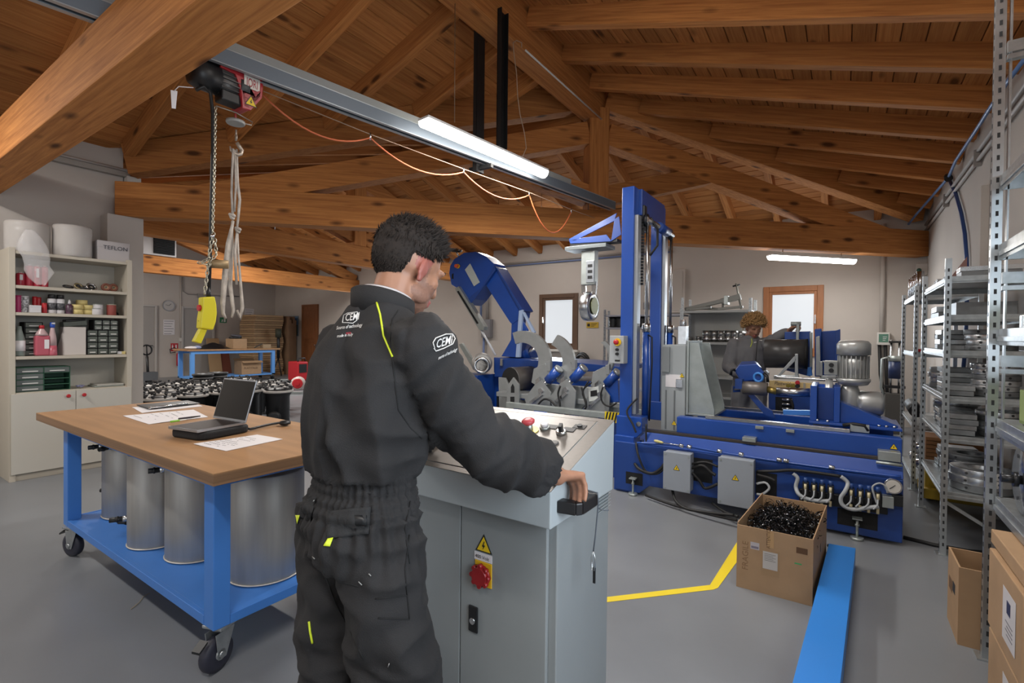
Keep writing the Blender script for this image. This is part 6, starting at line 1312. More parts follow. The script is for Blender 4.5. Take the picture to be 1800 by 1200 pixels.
sp('cover_plate', mat('cover_pale', 'a9b0ad', .5), [(817, 474), (826, 463), (843, 496), (833, 503)], .012, -.014, bev=.002); sp('window_slot', DARK, [(794, 482), (797, 480), (797, 490), (794, 490)], .004, -.004, bev=0)
c = ony(806, 468, YS-.002); G().cyl(c, c-V((0, .03, 0)), .035, 16).out('stop_plate', mat('knob_yellow', 'd9a320', .4), SW); G().cyl(c-V((0, .03, 0)), c-V((0, .07, 0)), .028, 14).out('stop_knob', mat('knob_orange', 'c8502a', .4), SW)
c = ony(801, 440, YS+.12); w = G().tor(c, (.25, -.2, 1), .09, .018, 22, 8).out('hand_wheel', BLK, SW); g = G()
for k in range(3): t = 2*pi*k/3; g.tube([c, c+V((.09*cos(t), .09*sin(t), 0))], .01, 6)
g.tube([c, ony(806, 450, YS+.12)], .014, 8).out('wheel_shaft', STEEL, SW)
sp('saw_table', DBLUE, [(868, 628), (1000, 636), (1090, 644), (1090, 652), (868, 655)], .9, -.1); sp('table_front', DBLUE, [(869, 630), (958, 634), (958, 665), (869, 662)], .03, -.16)
a = ony(866, 665, YS); G().box(a.x, a.x+1.6, YS, YS+.7, 0, .86).out('pedestal', BLUE, SW, bev=.01); G().box(a.x+.08, a.x+.3, YS-.004, YS, .25, .62).out('opening', DARK, SW)
c = ony(930, 612, YS+.3); G().lathe(c, [(.08, 0), (.15, .02), (.15, .3), (.12, .34)], 24, axis=(-.8, .2, -.3)).out('drive_motor', BLUE, SW); c = ony(940, 622, YS+.1); G().lathe(c, [(.06, 0), (.09, .01), (.09, .09), (.05, .1)], 20, axis=(-.5, .6, .6)).out('drive_flange', STEEL, SW)
G().box(ony(893, 637, YS).x, ony(897, 637, YS).x, YS-.2, YS-.17, 1.02, 1.12).out('hinge_pin', STEEL, SW)
# black pipe lying in the clamps
YC = 5.25
pp = T('black_pipe', 'short black plastic pipe lying beside the zinc crescent clamps', 'pipe', ony(898, 667, 5.36)); c = ony(897, 667, 5.36); pd = V((.2, .98, 0)).normalized()
PB = mat('pipe_black', '4a4745', .4, var=.1, vs=8); G().lathe(c, [(.12, 0), (.162, .0), (.165, .01), (.165, .42), (.12, .42)], 30, axis=pd).out('barrel', PB, pp); G().cyl(c+pd*.004, c-pd*.002, .161, 30).out('end_cap', mat('pipe_end', '100f0e', .7), pp)
# crescent clamp unit
CU = T('clamp_unit', 'row of three zinc crescent clamps on slanted rams', 'clamp unit', (-3.0, YC, .6)); ZN = mat('clamp_zinc', 'a6aaab', .38, .75, var=.08, vs=9)
def arc(c, r1, r2, a0, a1, sx=1., n=14, tilt=0):
    P = []
    for i in range(n+1): t = radians(a0+(a1-a0)*i/n); P.append((c[0]+r1*sx*cos(t), c[1]-r1*sin(t)))
    for i in range(n, -1, -1): t = radians(a0+(a1-a0)*i/n); P.append((c[0]+tilt+r2*sx*cos(t), c[1]-r2*sin(t)))
    return P
def strip_arc(name, c, r1, r2, a0, a1, sx, Y, th, tilt=0):
    g = G(); n = 16; P = arc(c, r1, r2, a0, a1, sx, n, tilt); o = [ony(x, y, Y) for x, y in P]; m = n+1
    for i in range(n): q = [o[i], o[i+1], o[2*m-2-i], o[2*m-1-i]]; g.prism(q, (0, th, 0))
    bm = bmesh.new()
    o_b = g.out(name, ZN, CU); bm.from_mesh(o_b.data); bmesh.ops.remove_doubles(bm, verts=bm.verts, dist=1e-4); bm.to_mesh(o_b.data); bm.free(); return o_b
strip_arc('crescent', (919, 634), 53, 32, 112, -42, .92, YC, .045, -2); strip_arc('crescent', (966, 638), 52, 34, 72, -48, .84, YC+.05, .045, -6); strip_arc('crescent', (1049, 630), 35, 32, 62, -68, .84, YC, .05, -6)
def cp(name, m, pts, th=.04, y=-.02, bev=.003): return G().prism([ony(a, b, YC+y) for a, b in pts], (0, th, 0)).out(name, m, CU, bev=bev)
for dx, dy in ((0, 0), (44, -2), (104, 6)):
    cp('swing_arm', ZN, [(938+dx, 648+dy), (958+dx, 638+dy), (972+dx, 664+dy), (950+dx, 682+dy), (934+dx, 672+dy)])
    p, q = ony(920+dx, 716+dy, YC-.08), ony(964+dx, 668+dy, YC-.08); G().cyl(p, q, .028, 14).out('ram', STEEL, CU); a, b = p.lerp(q, .98), p.lerp(q, 1.36); G().cyl(a, b, .056, 18).out('ram_cylinder', BLUE, CU); G().cyl(b, b+(b-a).normalized()*.03, .055, 14).out('ram_cap', ZN, CU)
    cp('front_plate', ZN, [(922+dx, 700+dy), (940+dx, 676+dy), (952+dx, 668+dy), (968+dx, 690+dy), (966+dx, 722+dy), (930+dx, 728+dy)], .025, -.15); cp('pivot_boss', STEEL, [(946+dx, 684+dy), (951+dx, 682+dy), (954+dx, 687+dy), (951+dx, 692+dy), (946+dx, 691+dy)], .02, -.171)
    cp('adjuster', STEEL, [(930+dx, 706+dy), (950+dx, 690+dy), (953+dx, 694+dy), (933+dx, 711+dy)], .02, -.172)
    cp('side_plate', ZN, [(903+dx, 735+dy*.5), (930+dx, 690+dy), (948+dx, 700+dy), (945+dx, 742+dy*.4)], .03, .03); cp('jaw_block', ZN, [(960+dx, 636+dy), (967+dx, 634+dy), (967+dx, 652+dy), (961+dx, 652+dy)], .06, -.03)
    cp('link', STEEL, [(941+dx, 668+dy), (948+dx, 662+dy), (950+dx, 684+dy), (941+dx, 690+dy)], .03, -.07)
cp('support_plate', ZN, [(890, 738), (891, 678), (902, 663), (912, 676), (913, 740)], .03, -.14); cp('plate_slot', DARK, [(898, 690), (898, 680), (901, 674), (904, 680), (904, 690)], .003, -.144, 0); cp('plate_slot', DARK, [(897, 708), (897, 697), (904, 697), (904, 708)], .003, -.144, 0)
cp('vee_plate', ZN, [(876, 663), (888, 664), (905, 700), (925, 705), (945, 668), (955, 672), (945, 740), (878, 738)], .03, .06)
G().box(ony(880, 700, YC).x, ony(1100, 700, YC).x, YC-.1, YC+.25, .662, .72).out('bed', ZN, CU, bev=.006); G().box(ony(960, 700, YC).x, ony(1060, 700, YC).x, YC-.04, YC+.06, .72, .86).out('cross_block', ZN, CU, bev=.006)
cp('gauge_housing', mat('gauge_white', 'b9bdba', .5), [(1034, 682), (1052, 679), (1054, 702), (1035, 706)], .06, -.16); cp('gauge_window', DARK, [(1038, 687), (1049, 685), (1050, 695), (1038, 697)], .003, -.164, 0)
cp('blue_cover', BLUE, [(1063, 672), (1086, 668), (1088, 706), (1070, 708)], .1, -.1)
def chose(pts, r=.012, Y=YC-.2): return hose(pts, r, RUB, 'hose', Y, CU)
chose([(945, 712), (955, 702), (966, 703), (976, 712), (990, 724), (1005, 731), (1020, 728), (1030, 715), (1026, 695), (1022, 680)]); chose([(985, 678), (981, 692), (984, 708), (984, 722)]); chose([(1034, 670), (1024, 690), (1030, 704), (1031, 716)], .01); chose([(1060, 680), (1056, 694), (1060, 708), (1072, 714), (1084, 708)], .01); chose([(1040, 672), (1026, 684), (1026, 700)], .009)
cp('blue_connector', mat('connector_blue', '3468c4', .4), [(938, 722), (950, 715), (958, 726), (945, 730)], .06, -.2)
# aluminium duct with a flange left of the saw
du = T('metal_elbow', 'polished metal pipe elbow behind the shoulder of the man in front', 'pipe', ony(845, 640, 5.6)); c = ony(847, 642, 5.55); dd = V((.55, -.75, 0)).normalized()
G().lathe(c-dd*.36+V((0, 0, .03)), [(.11, 0), (.14, .05), (.15, .3), (.12, .36)], 26, axis=dd).out('barrel', ALU, du); G().lathe(c-dd*.02, [(.08, 0), (.12, 0), (.12, .03), (.08, .03), (.08, .001)], 26, axis=dd).out('flange', STEEL, du); G().cyl(c, c-dd*.01, .079, 22).out('bore', DARK, du)
G().box(c.x-.4, c.x+.0, 5.45, 5.86, 0, c.z-.14).out('stand', DBLUE, du)
G().prism([ony(a, b, 5.7) for a, b in ((806, 605), (812, 603), (838, 645), (832, 650))], (0, .05, 0)).out('strap', GREYST, du, bev=.003)
# ---------- second machine, its pipe and the man working at it ----------
M2 = T('pipe_planer', 'blue machine with a beige control strip behind the long bed', 'machine', (-.3, 5.7, 0)); Y2 = 5.45
def m2(name, m, pts, th=.05, y=0., bev=.003, parent=None): return G().prism([ony(a, b, Y2+y) for a, b in pts], (0, th, 0)).out(name, m, parent or M2, bev=bev)
m2('body', DBLUE, [(1351, 690), (1480, 700), (1480, 780), (1351, 770)], .6); m2('body_leg', DBLUE, [(1351, 770), (1372, 772), (1372, 860), (1351, 850)], .5)
BEIGE = mat('beige_panel', 'd3b77c', .5)
pn = m2('control_strip', BEIGE, [(1352, 668), (1462, 676), (1463, 690), (1423, 688), (1352, 684)], .03, -.035); o1 = ony(1361, 675.5, Y2-.036)
text('lettering', 'Plastwelder', .05, mat('ink', '3a3a44', .8), pn, ony(1361, 676, Y2-.036), (1, 0, 0), (0, 0, 1), shear=.2, sx=.72)
for px, py, m in ((1386, 678, mat('knob_olive', '7a6a20', .4)), (1394, 678, mat('knob_olive', '7a6a20', .4)), (1402, 672, RED), (1402, 678, BLK)): c = ony(px, py, Y2-.036); G().cyl(c, c-V((0, .02, 0)), .02, 12).out('panel_knob', m, pn)
m2('strip_joint', mat('joint_grey', '9c978c', .5), [(1412, 673), (1416, 673.3), (1416, 687), (1412, 687)], .004, -.04, 0)
m2('opening', DARK, [(1363, 697), (1392, 699), (1396, 712), (1394, 738), (1363, 736)], .003, -.004, 0)
for k in range(3): c = ony(1379, 702+k*8, Y2-.01); G().cyl(c-V((.02, 0, 0)), c+V((.07, 0, 0)), .014, 8).out('valve_stub', STEEL, M2)
m2('strap_cable', RUB, [(1388, 699), (1393, 704), (1396, 716), (1392, 716), (1389, 706)], .01, -.03, 0)
for y in (.05, .35): m2('top_rail', STEEL, [(1365, 661), (1475, 668), (1475, 672), (1365, 665)], .05, y)
m2('hood_left', BLUE, [(1379, 583), (1425, 582), (1425, 662), (1379, 650)], .03, .45, .006); m2('hood_right', BLUE, [(1444, 582), (1476, 580), (1476, 662), (1444, 660)], .03, .4, .006); m2('hood_side', DBLUE, [(1468, 581), (1477, 578), (1477, 662), (1468, 660)], .25, .16, .004)
m2('hood_frame', BLUE, [(1432, 578), (1444, 577), (1444, 662), (1432, 662)], .2, .3, .006); m2('guide_post', GREYST, [(1423, 584), (1428, 584), (1428, 650), (1423, 650)], .05, .38)
m2('clamp_post', ZN, [(1434, 592), (1441, 590), (1443, 660), (1434, 660)], .08, .2); m2('post_tip', mat('post_blue', '3f7fd0', .4), [(1419, 645), (1426, 645), (1428, 660), (1418, 660)], .06, .3)
for pts in ([(1397, 622), (1403, 622), (1403, 664), (1397, 664)], [(1396, 626), (1400, 632), (1372, 660), (1366, 660)], [(1360, 660), (1404, 660), (1404, 666), (1360, 666)]): m2('support_frame', ZN, pts, .06, .1)
for pts in ([(1441, 635), (1446, 635), (1446, 664), (1441, 664)], [(1445, 634), (1451, 634), (1468, 656), (1462, 658)], [(1441, 660), (1470, 660), (1470, 666), (1441, 666)]): m2('support_frame', ZN, pts, .06, .1)
m2('lever_arm', mat('lever_grey', '9aa09f', .4, .3), [(1400, 570), (1405, 570), (1404, 603), (1399, 603)], .05, .3)
c = ony(1402, 569, Y2+.32); G().cyl(c-V((.06, 0, 0)), c+V((.03, 0, 0)), .022, 12).out('lever_grip', MATS['lever_grey'], M2)
m2('small_motor', ZN, [(1340, 652), (1346, 651), (1350, 655), (1350, 661), (1340, 661)], .1, .1)
PI2 = T('black_pipe', 'grey-black pipe clamped before the right-hand window of the man with curly hair', 'pipe', ony(1382, 640, Y2+.3)); PI2['label'] = 'grey-black pipe clamped upright beside the curly-haired man'
PI2['label'] = 'large dark pipe lying in the planer beside the curly-haired man'
a, b = ony(1345, 621, Y2+.3), ony(1419, 622, Y2+.3); G().cyl(a, b, .15, 32).out('barrel', mat('pipe_grey', '3b3a3a', .35, var=.15, vs=5, stretch=(.5, 6, 6)), PI2); G().cyl(b-V((.012, 0, 0)), b+V((.004, 0, 0)), .153, 32).out('end_ring', MATS['pipe_end'], PI2)
# faceted blue hood in front of him
HO = T('blue_hood', 'faceted blue hood with black handles before the curly-haired man', 'hood', ony(1318, 672, 5.2))
YH = 5.2; fo = [(1291, 652), (1300, 641), (1330, 639), (1344, 655), (1338, 668), (1302, 671)]; ba = [(1296, 648), (1304, 640), (1328, 639), (1340, 652), (1335, 662), (1305, 664)]
g = G(); f_ = [ony(x, y, YH) for x, y in fo]; b_ = [ony(x, y, YH+.28)+V((0, 0, .03)) for x, y in ba]; g.add(f_+b_, [(0, 1, 2, 3, 4, 5), (11, 10, 9, 8, 7, 6)]+[(i, (i+1) % 6, 6+(i+1) % 6, 6+i) for i in range(6)]); g.out('shell', BLUE, HO, bev=.01)
G().prism([ony(x, y, YH) for x, y in ((1302, 672), (1337, 669), (1332, 676), (1308, 677))], (0, .2, 0)).out('chute', DBLUE, HO, bev=.004); G().box(ony(1313, 690, YH).x, ony(1326, 690, YH).x, YH+.06, YH+.16, .96, 1.06).out('neck', DBLUE, HO, bev=.004)
c = ony(1333, 663, YH-.01); G().tor(c, (.3, 1, 0), .04, .012, 16, 8).out('ring_handle', mat('ring_blue', '4a90e0', .3), HO); c = ony(1343, 656, YH); G().tube([c, c+V((.03, -.02, -.03)), c+V((.035, -.02, -.08))], .014, 8).out('grip', BLK, HO); c = ony(1292, 650, YH); G().tube([c, c+V((-.03, -.02, .0)), c+V((-.035, -.02, -.05))], .014, 8).out('grip', BLK, HO)
# --- the man ---
F2 = V((-.9, 6.22, 0)); MN = T('person', 'curly-haired man in grey coveralls reaching to the planer lever', 'person', F2)
bd = V((.3, -.95, 0)).normalized(); lf = V((.95, .3, 0)).normalized(); Z_ = V((0, 0, 1))
def b2(x, y, z): return F2+lf*x+bd*y+Z_*z
ff = (V((.36, -.72, 0)).normalized()*cos(.5)-Z_*sin(.5)); fs_ = V((-ff.y, ff.x, 0)).normalized(); fs_ = fs_ if True else fs_; ss2 = ff.cross(Z_).normalized(); fu2 = ss2.cross(ff)
H2 = b2(.03, .07, 1.585)
S1, E1, Wl = b2(.16, .02, 1.38), atd(1363, 597, 5.35), atd(1388, 581, 5.2)
S2, E2, Wr = b2(-.165, .0, 1.37), b2(-.23, .05, 1.12), b2(-.12, .24, 1.03)
g = G(); Pq = head(g, H2, ff, fu2, ss2, .98); limb(g, [H2+fu2*-.03-ff*.02, b2(0, .01, 1.45), b2(0, 0, 1.3)], [.055, .058, .07], 14); limb(g, [b2(0, 0, 1.3), b2(0, 0, .95)], [.09, .09], 12)
for a, b, c in ((S1, E1, Wl), (S2, E2, Wr)): limb(g, [a, b, c], [.045, .04, .028], 10)
for k in (-1, 1): limb(g, [b2(k*.09, 0, .9), b2(k*.1, .0, .5), b2(k*.11, 0, .09)], [.08, .06, .04], 10)
d_ = (Wl-E1).normalized(); nn_ = V((0, 0, -1)); nn_ = (nn_-d_*nn_.dot(d_)).normalized(); hand(g, Wl, d_+Z_*.25, nn_, nn_.cross(d_), None, 1., 1., (.6, .4), [(.9, 1.1, .8)]*4)
d_ = (Wr-E2).normalized(); nn_ = V((0, 0, -1)); nn_ = (nn_-d_*nn_.dot(d_)).normalized(); hand(g, Wr, d_, nn_, d_.cross(nn_), (.5, .6, .5))
def sk2(c, n):
    q = c-H2; a, b_, e = q.dot(ss2), q.dot(ff), q.dot(fu2)
    return 3 if b_ > .08 and -.09 < e < -.062 and abs(a) < .025 else 0
bod2, _ = organic('body', g, .006, [SKIN, STUB, EARC, LIP], MN, 3, None, sk2); face_bits(bod2, Pq, ff, fu2, ss2, .98, '6a4a2c')
def line2(d): return 0 if (d.z < .1 and d.y > .1) or d.z < -.35 or (d.y > .55 and d.z < .42) else 1.0
hair(MN, H2, ff, fu2, ss2, 1.0, mat('hair_curly', 'a07c4e', .6, var=.3, vs=60), 900, .06, line2, True, 5)
g = G()
def sc2(z, a, b, y=0): return (b2(0, y, z), lf*a, bd*b)
loft(g, [sc2(.86, .165, .12), sc2(.95, .175, .13), sc2(1.05, .165, .125), sc2(1.2, .18, .13), sc2(1.33, .18, .125), sc2(1.4, .15, .1), sc2(1.45, .1, .08), sc2(1.48, .075, .07)], 28)
for a, b, c in ((S1, E1, Wl-(Wl-E1).normalized()*.02), (S2, E2, Wr-(Wr-E2).normalized()*.02)): limb(g, [a, a.lerp(b, .5), b, b.lerp(c, .6), c], [.08, .076, .07, .062, .04], 14)
for k in (-1, 1): limb(g, [b2(k*.085, 0, .88), b2(k*.1, .0, .5), b2(k*.11, 0, .08)], [.105, .095, .085], 16)
def fold2(p, n): return .014*noise.noise(V((p.x*11, p.y*11, p.z*6)))+.008*noise.noise(V((p.x*24, p.y*24, p.z*10)))
CL2, CB2 = organic('coveralls', g, .011, [mat('coverall_grey', '6a6a6c', .8, var=.15, vs=8, bump=.2, bs=300)], MN, 4, fold2)
strip('piping', [(1321, 595), (1322, 602), (1319, 610)], .004, PIPE, CL2, .003, bv=CB2); strip('zip', [(1331, 598), (1330, 615), (1328, 640)], .003, SEAM, CL2, .002, bv=CB2); patch('chest_print', [(1325, 601), (1330, 600), (1330, 602), (1325, 603)], LG, CL2, .004, 2, bv=CB2); patch('chest_print', [(1335, 597), (1340, 597), (1340, 599), (1335, 599)], LG, CL2, .004, 2, bv=CB2)
g = G(); vs = []; n = 30
for k, (rr, zz) in enumerate(((1, 0), (1.02, .04), (.92, .04), (.92, 0))):
    for i in range(n): t = 2*pi*i/n; vs.append(b2(.085*rr*cos(t), .078*rr*sin(t)+.01, 1.45+zz-.015*sin(t)))
g.add(vs, [(k*n+i, k*n+(i+1) % n, ((k+1) % 4)*n+(i+1) % n, ((k+1) % 4)*n+i) for k in range(4) for i in range(n)], 0, True).out('collar', MATS['coverall_grey'], MN)
for k in (-1, 1): c = b2(k*.11, .06, 0); g = G(); g.ell(c+V((0, 0, .05)), .06, .13, .05, 14).out('shoe', MATS['shoe_black'], MN)
# ---------- shelf with rings against the back ----------
def upright(name, x, y, z1, m, parent, w=.045, axis=1):
    g = G().box(x-w/2, x+w/2, y-w/2, y-w/2+.006, 0, z1).box(x-w/2, x-w/2+.006, y-w/2+.006, y+w/2, 0, z1)
    return g.out(name, m, parent)
UPM = mat('upright_zinc', 'a3a8aa', .4, .6, var=.3, vs=40)
R1 = T('zinc_shelf', 'zinc shelf by the back window holding short metal rings', 'shelf', (-1.75, 8.6, 0)); sx0, sx1, sy0, sy1 = -2.26, -1.22, 8.45, 8.95
for x in (sx0, sx1):
    for y in (sy0, sy1): upright('upright', x, y, 2.08 if x > -2 else 2.12, UPM, R1)
SHM = mat('shelf_sheet', 'a5a7a5', .5, .4, var=.05, vs=4)
for z in (.5, .82, 1.38, 1.9): G().box(sx0, sx1, sy0-.02, sy1, z-.04, z).out('shelf', SHM, R1, bev=.003)
G().box(sx0+.02, sx1-.02, sy1-.01, sy1, .02, 1.86).out('back_sheet', mat('back_sheet', 'a8a8a4', .6), R1)
RNG = mat('ring_steel', '9a9c9c', .3, .9, var=.3, vs=50)
for k, (px, h, r) in enumerate(((1212, .08, .06), (1228, .09, .05), (1243, .19, .075), (1256, .19, .07), (1268, .19, .06), (1281, .19, .075), (1292, .19, .055), (1303, .18, .075))):
    c = ony(px, 600, 8.62+.05*(k % 2)); e = T('metal_ring', ['small', 'second small', 'first tall', 'second tall', 'third tall', 'fourth tall', 'fifth tall', 'last tall'][k]+' metal ring on the shelf by the window, counted from the tower', 'ring', (c.x, c.y, 1.381), 'metal rings on the back shelf')
    G().lathe((c.x, c.y, 1.381), [(r*.7, 0), (r, 0), (r, h*.46), (r*.94, h*.48), (r*.94, h*.52), (r, h*.54), (r, h), (r*.7, h), (r*.7, .001)], 20).out('ring', RNG, e); G().lathe((c.x, c.y, 1.381), [(r+.001, h*.15), (r+.006, h*.2), (r+.006, h*.3), (r+.001, h*.35)], 20).out('band', STEEL, e)
tl = T('pipe_clamp_tool', 'long grey clamp tool with a crossed spindle lying on the shelf top', 'tool', ony(1260, 540, 8.6)); TM = mat('tool_grey', '7c7d78', .45, .4)
G().beam(ony(1205, 544, 8.6), ony(1278, 527, 8.6), .12, .06).out('arm', TM, tl, bev=.004); G().beam(ony(1268, 530, 8.6), ony(1302, 521, 8.6), .1, .09).out('head', TM, tl, bev=.004); G().box(ony(1274, 530, 8.6).x, ony(1281, 530, 8.6).x, 8.52, 8.68, ony(1280, 535, 8.6).z, ony(1280, 520, 8.6).z).out('collar', GREYST, tl, bev=.003)
G().tube([ony(1294, 498, 8.6), ony(1303, 543, 8.6)], .016, 8).out('spindle', TM, tl); G().tube([ony(1288, 503, 8.6), ony(1301, 500, 8.6)], .014, 8).out('cross_bar', BLK, tl); G().tube([ony(1271, 530, 8.6), ony(1271, 545, 8.6)], .02, 8).out('leg', TM, tl)
for k, (a, b, y) in enumerate((((1212, 545), (1250, 541), 8.5), ((1262, 544), (1306, 540), 8.5), ((1225, 543), (1270, 544), 8.75))): tag(G().beam(ony(*a, y)+V((0, 0, .01)), ony(*b, y)+V((0, 0, .01)), .06, .04).out('metal_bar', TM, bev=.004), ['flat bar lying under the clamp tool arm', 'bar lying under the crossed spindle', 'bar lying behind the clamp tool'][k], 'bar')
# shelf behind the tower
R2 = T('white_shelf', 'white perforated shelf seen behind the tower columns', 'shelf', (-3.2, 8.7, 0))
for px in (1064, 1071, 1198): p = ony(px, 560, 8.5 if px != 1071 else 8.9); upright('upright', p.x, p.y, 1.95, UPM, R2)
WSH = mat('white_shelf', 'b0b3bb', .5); a, b = ony(1062, 600, 8.5).x, ony(1198, 600, 8.5).x
for z in (.5, .95, 1.3, 1.62, 1.85): G().box(a, b, 8.48, 8.92, z-.03, z).out('shelf', WSH, R2, bev=.002)
for k, px in enumerate((1078, 1090, 1130, 1150)):
    c = ony(px, 560, 8.65); e = T('black_reel', ['black ribbed reel on the white shelf, the outermost', 'black ribbed reel beside the tower column', 'black ribbed reel seen between the columns', 'black ribbed reel seen past the rear column'][k], 'reel', (c.x, c.y, 1.622))
    G().lathe((c.x, c.y, 1.622), [(.06, 0), (.085, .02), (.07, .04), (.085, .07), (.07, .1), (.09, .14), (.075, .18)], 20).out('body', mat('reel_black', '242527', .5), e); G().lathe((c.x, c.y, 1.802), [(.06, 0), (.09, .002), (.09, .012), (.03, .016)], 20).out('rim', BLK, e)
c = ony(1090, 541, 8.9); tag(G().box(c.x-.06, c.x+.06, YB-.03, YB-.005, 2.05, 2.2).out('wall_socket', mat('socket_grey', '7e7d80', .5), bev=.004), 'small grey socket on the back wall above the white shelf', 'socket')
p, q = ony(1031, 576, YB-.01), ony(1052, 566, YB-.01); e = T('yellow_sign', 'yellow printed sign on the wall beside the dark-framed window', 'sign', p); G().box(p.x, q.x, YB-.015, YB-.004, p.z, q.z).out('plate', mat('sign_gold', 'b8982c', .5), e); w, h = q.x-p.x, q.z-p.z
g = G().box(p.x+.08*w, p.x+.3*w, YB-.0165, YB-.0152, p.z+.25*h, p.z+.75*h)
o = g.out('pictogram', BLK, e)
for k in range(3): G().box(p.x+.38*w, p.x+(.9-.12*k)*w, YB-.0165, YB-.0152, p.z+(.68-.22*k)*h, p.z+(.78-.22*k)*h).out('print_line', mat('sign_ink', '4a3f1a', .7), e)
for k, (px, py) in enumerate(((1024, 634), (1010, 664))): c = ony(px, py, YB-.1); e = T('black_coil', ['black hose coil under the dark-framed window, upper', 'black hose coil under the dark-framed window, lower'][k], 'coil', c); G().tor(c, (.2, 1, .1), .16-.02*k, .045, 22, 8).out('coil', RUB, e); G().tor(c+V((0, -.09, 0)), (.1, 1, .0), .13, .03, 20, 8).out('inner_coil', BLK, e)
p, q = ony(1174, 550, YB), ony(1206, 473, YB); pnl = ST('trim_2', ((p.x+q.x)/2, YB, p.z)); G().box(p.x, q.x, YB-.07, YB-.001, p.z, q.z).out('panel_frame', WALL, pnl, bev=.006); G().box(p.x+.05, q.x-.05, YB-.078, YB-.0701, p.z+.05, q.z-.05).out('panel', WALL, pnl, bev=.003)
# conduits on the back wall
e = T('wall_conduit', 'pair of grey conduits high on the back wall behind the bandsaw', 'conduit', (-6.5, YB, 3.3))
for z, m in ((3.3, mat('conduit_white', 'aaa6a2', .5)), (3.24, mat('conduit_blue', '6d7fa8', .5))): G().tube([(-8.4, YB-.03, z), (-3.0, YB-.03, z)], .02, 8).out('pipe', m, e)
e = T('switch_cabinet', 'grey switch cabinet on the back wall behind the saw arm', 'cabinet', (-8.1, YB, 1.2)); p, q = ony(848, 593, YB-.1), ony(863, 561, YB-.1)
G().box(p.x, q.x, YB-.16, YB-.001, p.z, q.z).out('case', mat('cabinet_dark', '77767a', .5), e, bev=.006); G().box(p.x+.03, q.x-.03, YB-.166, YB-.161, p.z+.03, q.z-.03).out('cabinet_door', mat('cabinet_dark', '77767a', .5), e)
for px, m, r in ((846, MATS['conduit_blue'], .03), (857, MATS['conduit_grey'], .045)): c = ony(px, 500, YB-.06); G().tube([(c.x, YB-.06, q.z), (c.x, YB-.06, 3.3)], r, 8).out('conduit', m, e)
G().tube([(p.x+.02, YB-.06, p.z), (p.x+.0, YB-.06, .3)], .03, 8).out('conduit', MATS['conduit_blue'], e)
p, q = ony(1541, 606, YB-.05), ony(1564, 584, YB-.05); e = T('green_switch_box', 'white wall box with a green label on the back wall', 'switch box', ((p.x+q.x)/2, YB, p.z))
G().box(p.x, q.x, YB-.11, YB-.001, p.z, q.z).out('case', WHITE, e, bev=.008); w, h = q.x-p.x, q.z-p.z; f = G().box(p.x+.14*w, q.x-.12*w, YB-.114, YB-.1105, p.z+.22*h, q.z-.14*h).out('green_label', mat('label_green', '4f7a68', .5), e)
for k in range(3): G().box(p.x+.45*w, p.x+(.78-.06*k)*w, YB-.116, YB-.1142, p.z+(.62-.13*k)*h, p.z+(.66-.13*k)*h).out('print_line', PAPER, f)
G().tube([((p.x+q.x)/2-.02, YB-.04, q.z), ((p.x+q.x)/2-.02, YB-.04, 3.4)], .035, 8).out('conduit', WALL, e)
for k, dx in enumerate((-.05, .03)): G().tube([((p.x+q.x)/2+dx, YB-.06, p.z), ((p.x+q.x)/2+dx+.02, YB-.08, p.z-.5), ((p.x+q.x)/2+.08+dx*.3, YB-.1, p.z-1.2)], .025, 6).out('cable', RUB, e)
ps = T('pneumatic_stand', 'dark upright ram stand against the wall between machine and shelving', 'stand', (.66, 9.6, 0)); c = V((.66, 9.6, 0))
G().box(c.x-.12, c.x+.12, 9.5, 9.72, 0, .62).out('base_column', mat('stand_grey', '54524f', .5, .3), ps, bev=.006); G().cyl(c+V((0, 0, .85)), c+V((0, 0, 1.12)), .085, 18).out('ram_body', mat('ram_navy', '1c2b52', .4), ps); G().cyl(c+V((0, 0, 1.12)), c+V((0, 0, 1.2)), .09, 18).out('ram_head', GREYST, ps)
for s in (-1, 1): G().cyl(c+V((s*.05, 0, .62)), c+V((s*.05, 0, 1.45)), .014, 8).out('tie_rod', STEEL, ps)
G().box(c.x-.13, c.x+.13, 9.55, 9.68, .7, .74).out('cross_plate', BLK, ps); G().box(c.x-.08, c.x+.08, 9.56, 9.66, 1.4, 1.43).out('top_plate', BLK, ps); G().tube([c+V((-.08, -.05, 1.18)), c+V((-.16, -.05, 1.15)), c+V((-.17, -.05, .7)), c+V((-.13, -.05, .6))], .02, 8).out('side_pipe', GREYST, ps)
# ---------- steel shelving along the right wall ----------
UP2 = mat('post_zinc', 'bcc2c5', .32, .85, var=.1, vs=14); SLOT = mat('slot_dark', '2c2d2f', .6)
def post(parent, x, y, z1, w=.034, holes=True):
    o = G().box(x-w/2, x+w/2, y-w/2, y-w/2+.004, 0, z1).box(x-w/2, x-w/2+.004, y-w/2+.004, y+w/2, 0, z1).box(x-w/2, x-w/2+.012, y+w/2-.004, y+w/2, 0, z1).out('upright', UP2, parent)
    if holes:
        g = G(); k = 0; z = .06
        while z < z1-.05:
            g.box(x-w/2-.0008, x-w/2-.0002, y-.005, y+.005, z, z+.02); g.box(x-.005, x+.005, y-w/2-.0008, y-w/2-.0002, z, z+.022); z += .05
        h = g.out('slot_row', SLOT, o); h['kind'] = 'stuff'
    G().box(x-w/2-.02, x+w/2+.02, y-w/2-.02, y+w/2+.02, 0, .006).out('foot_plate', UP2, o); return o
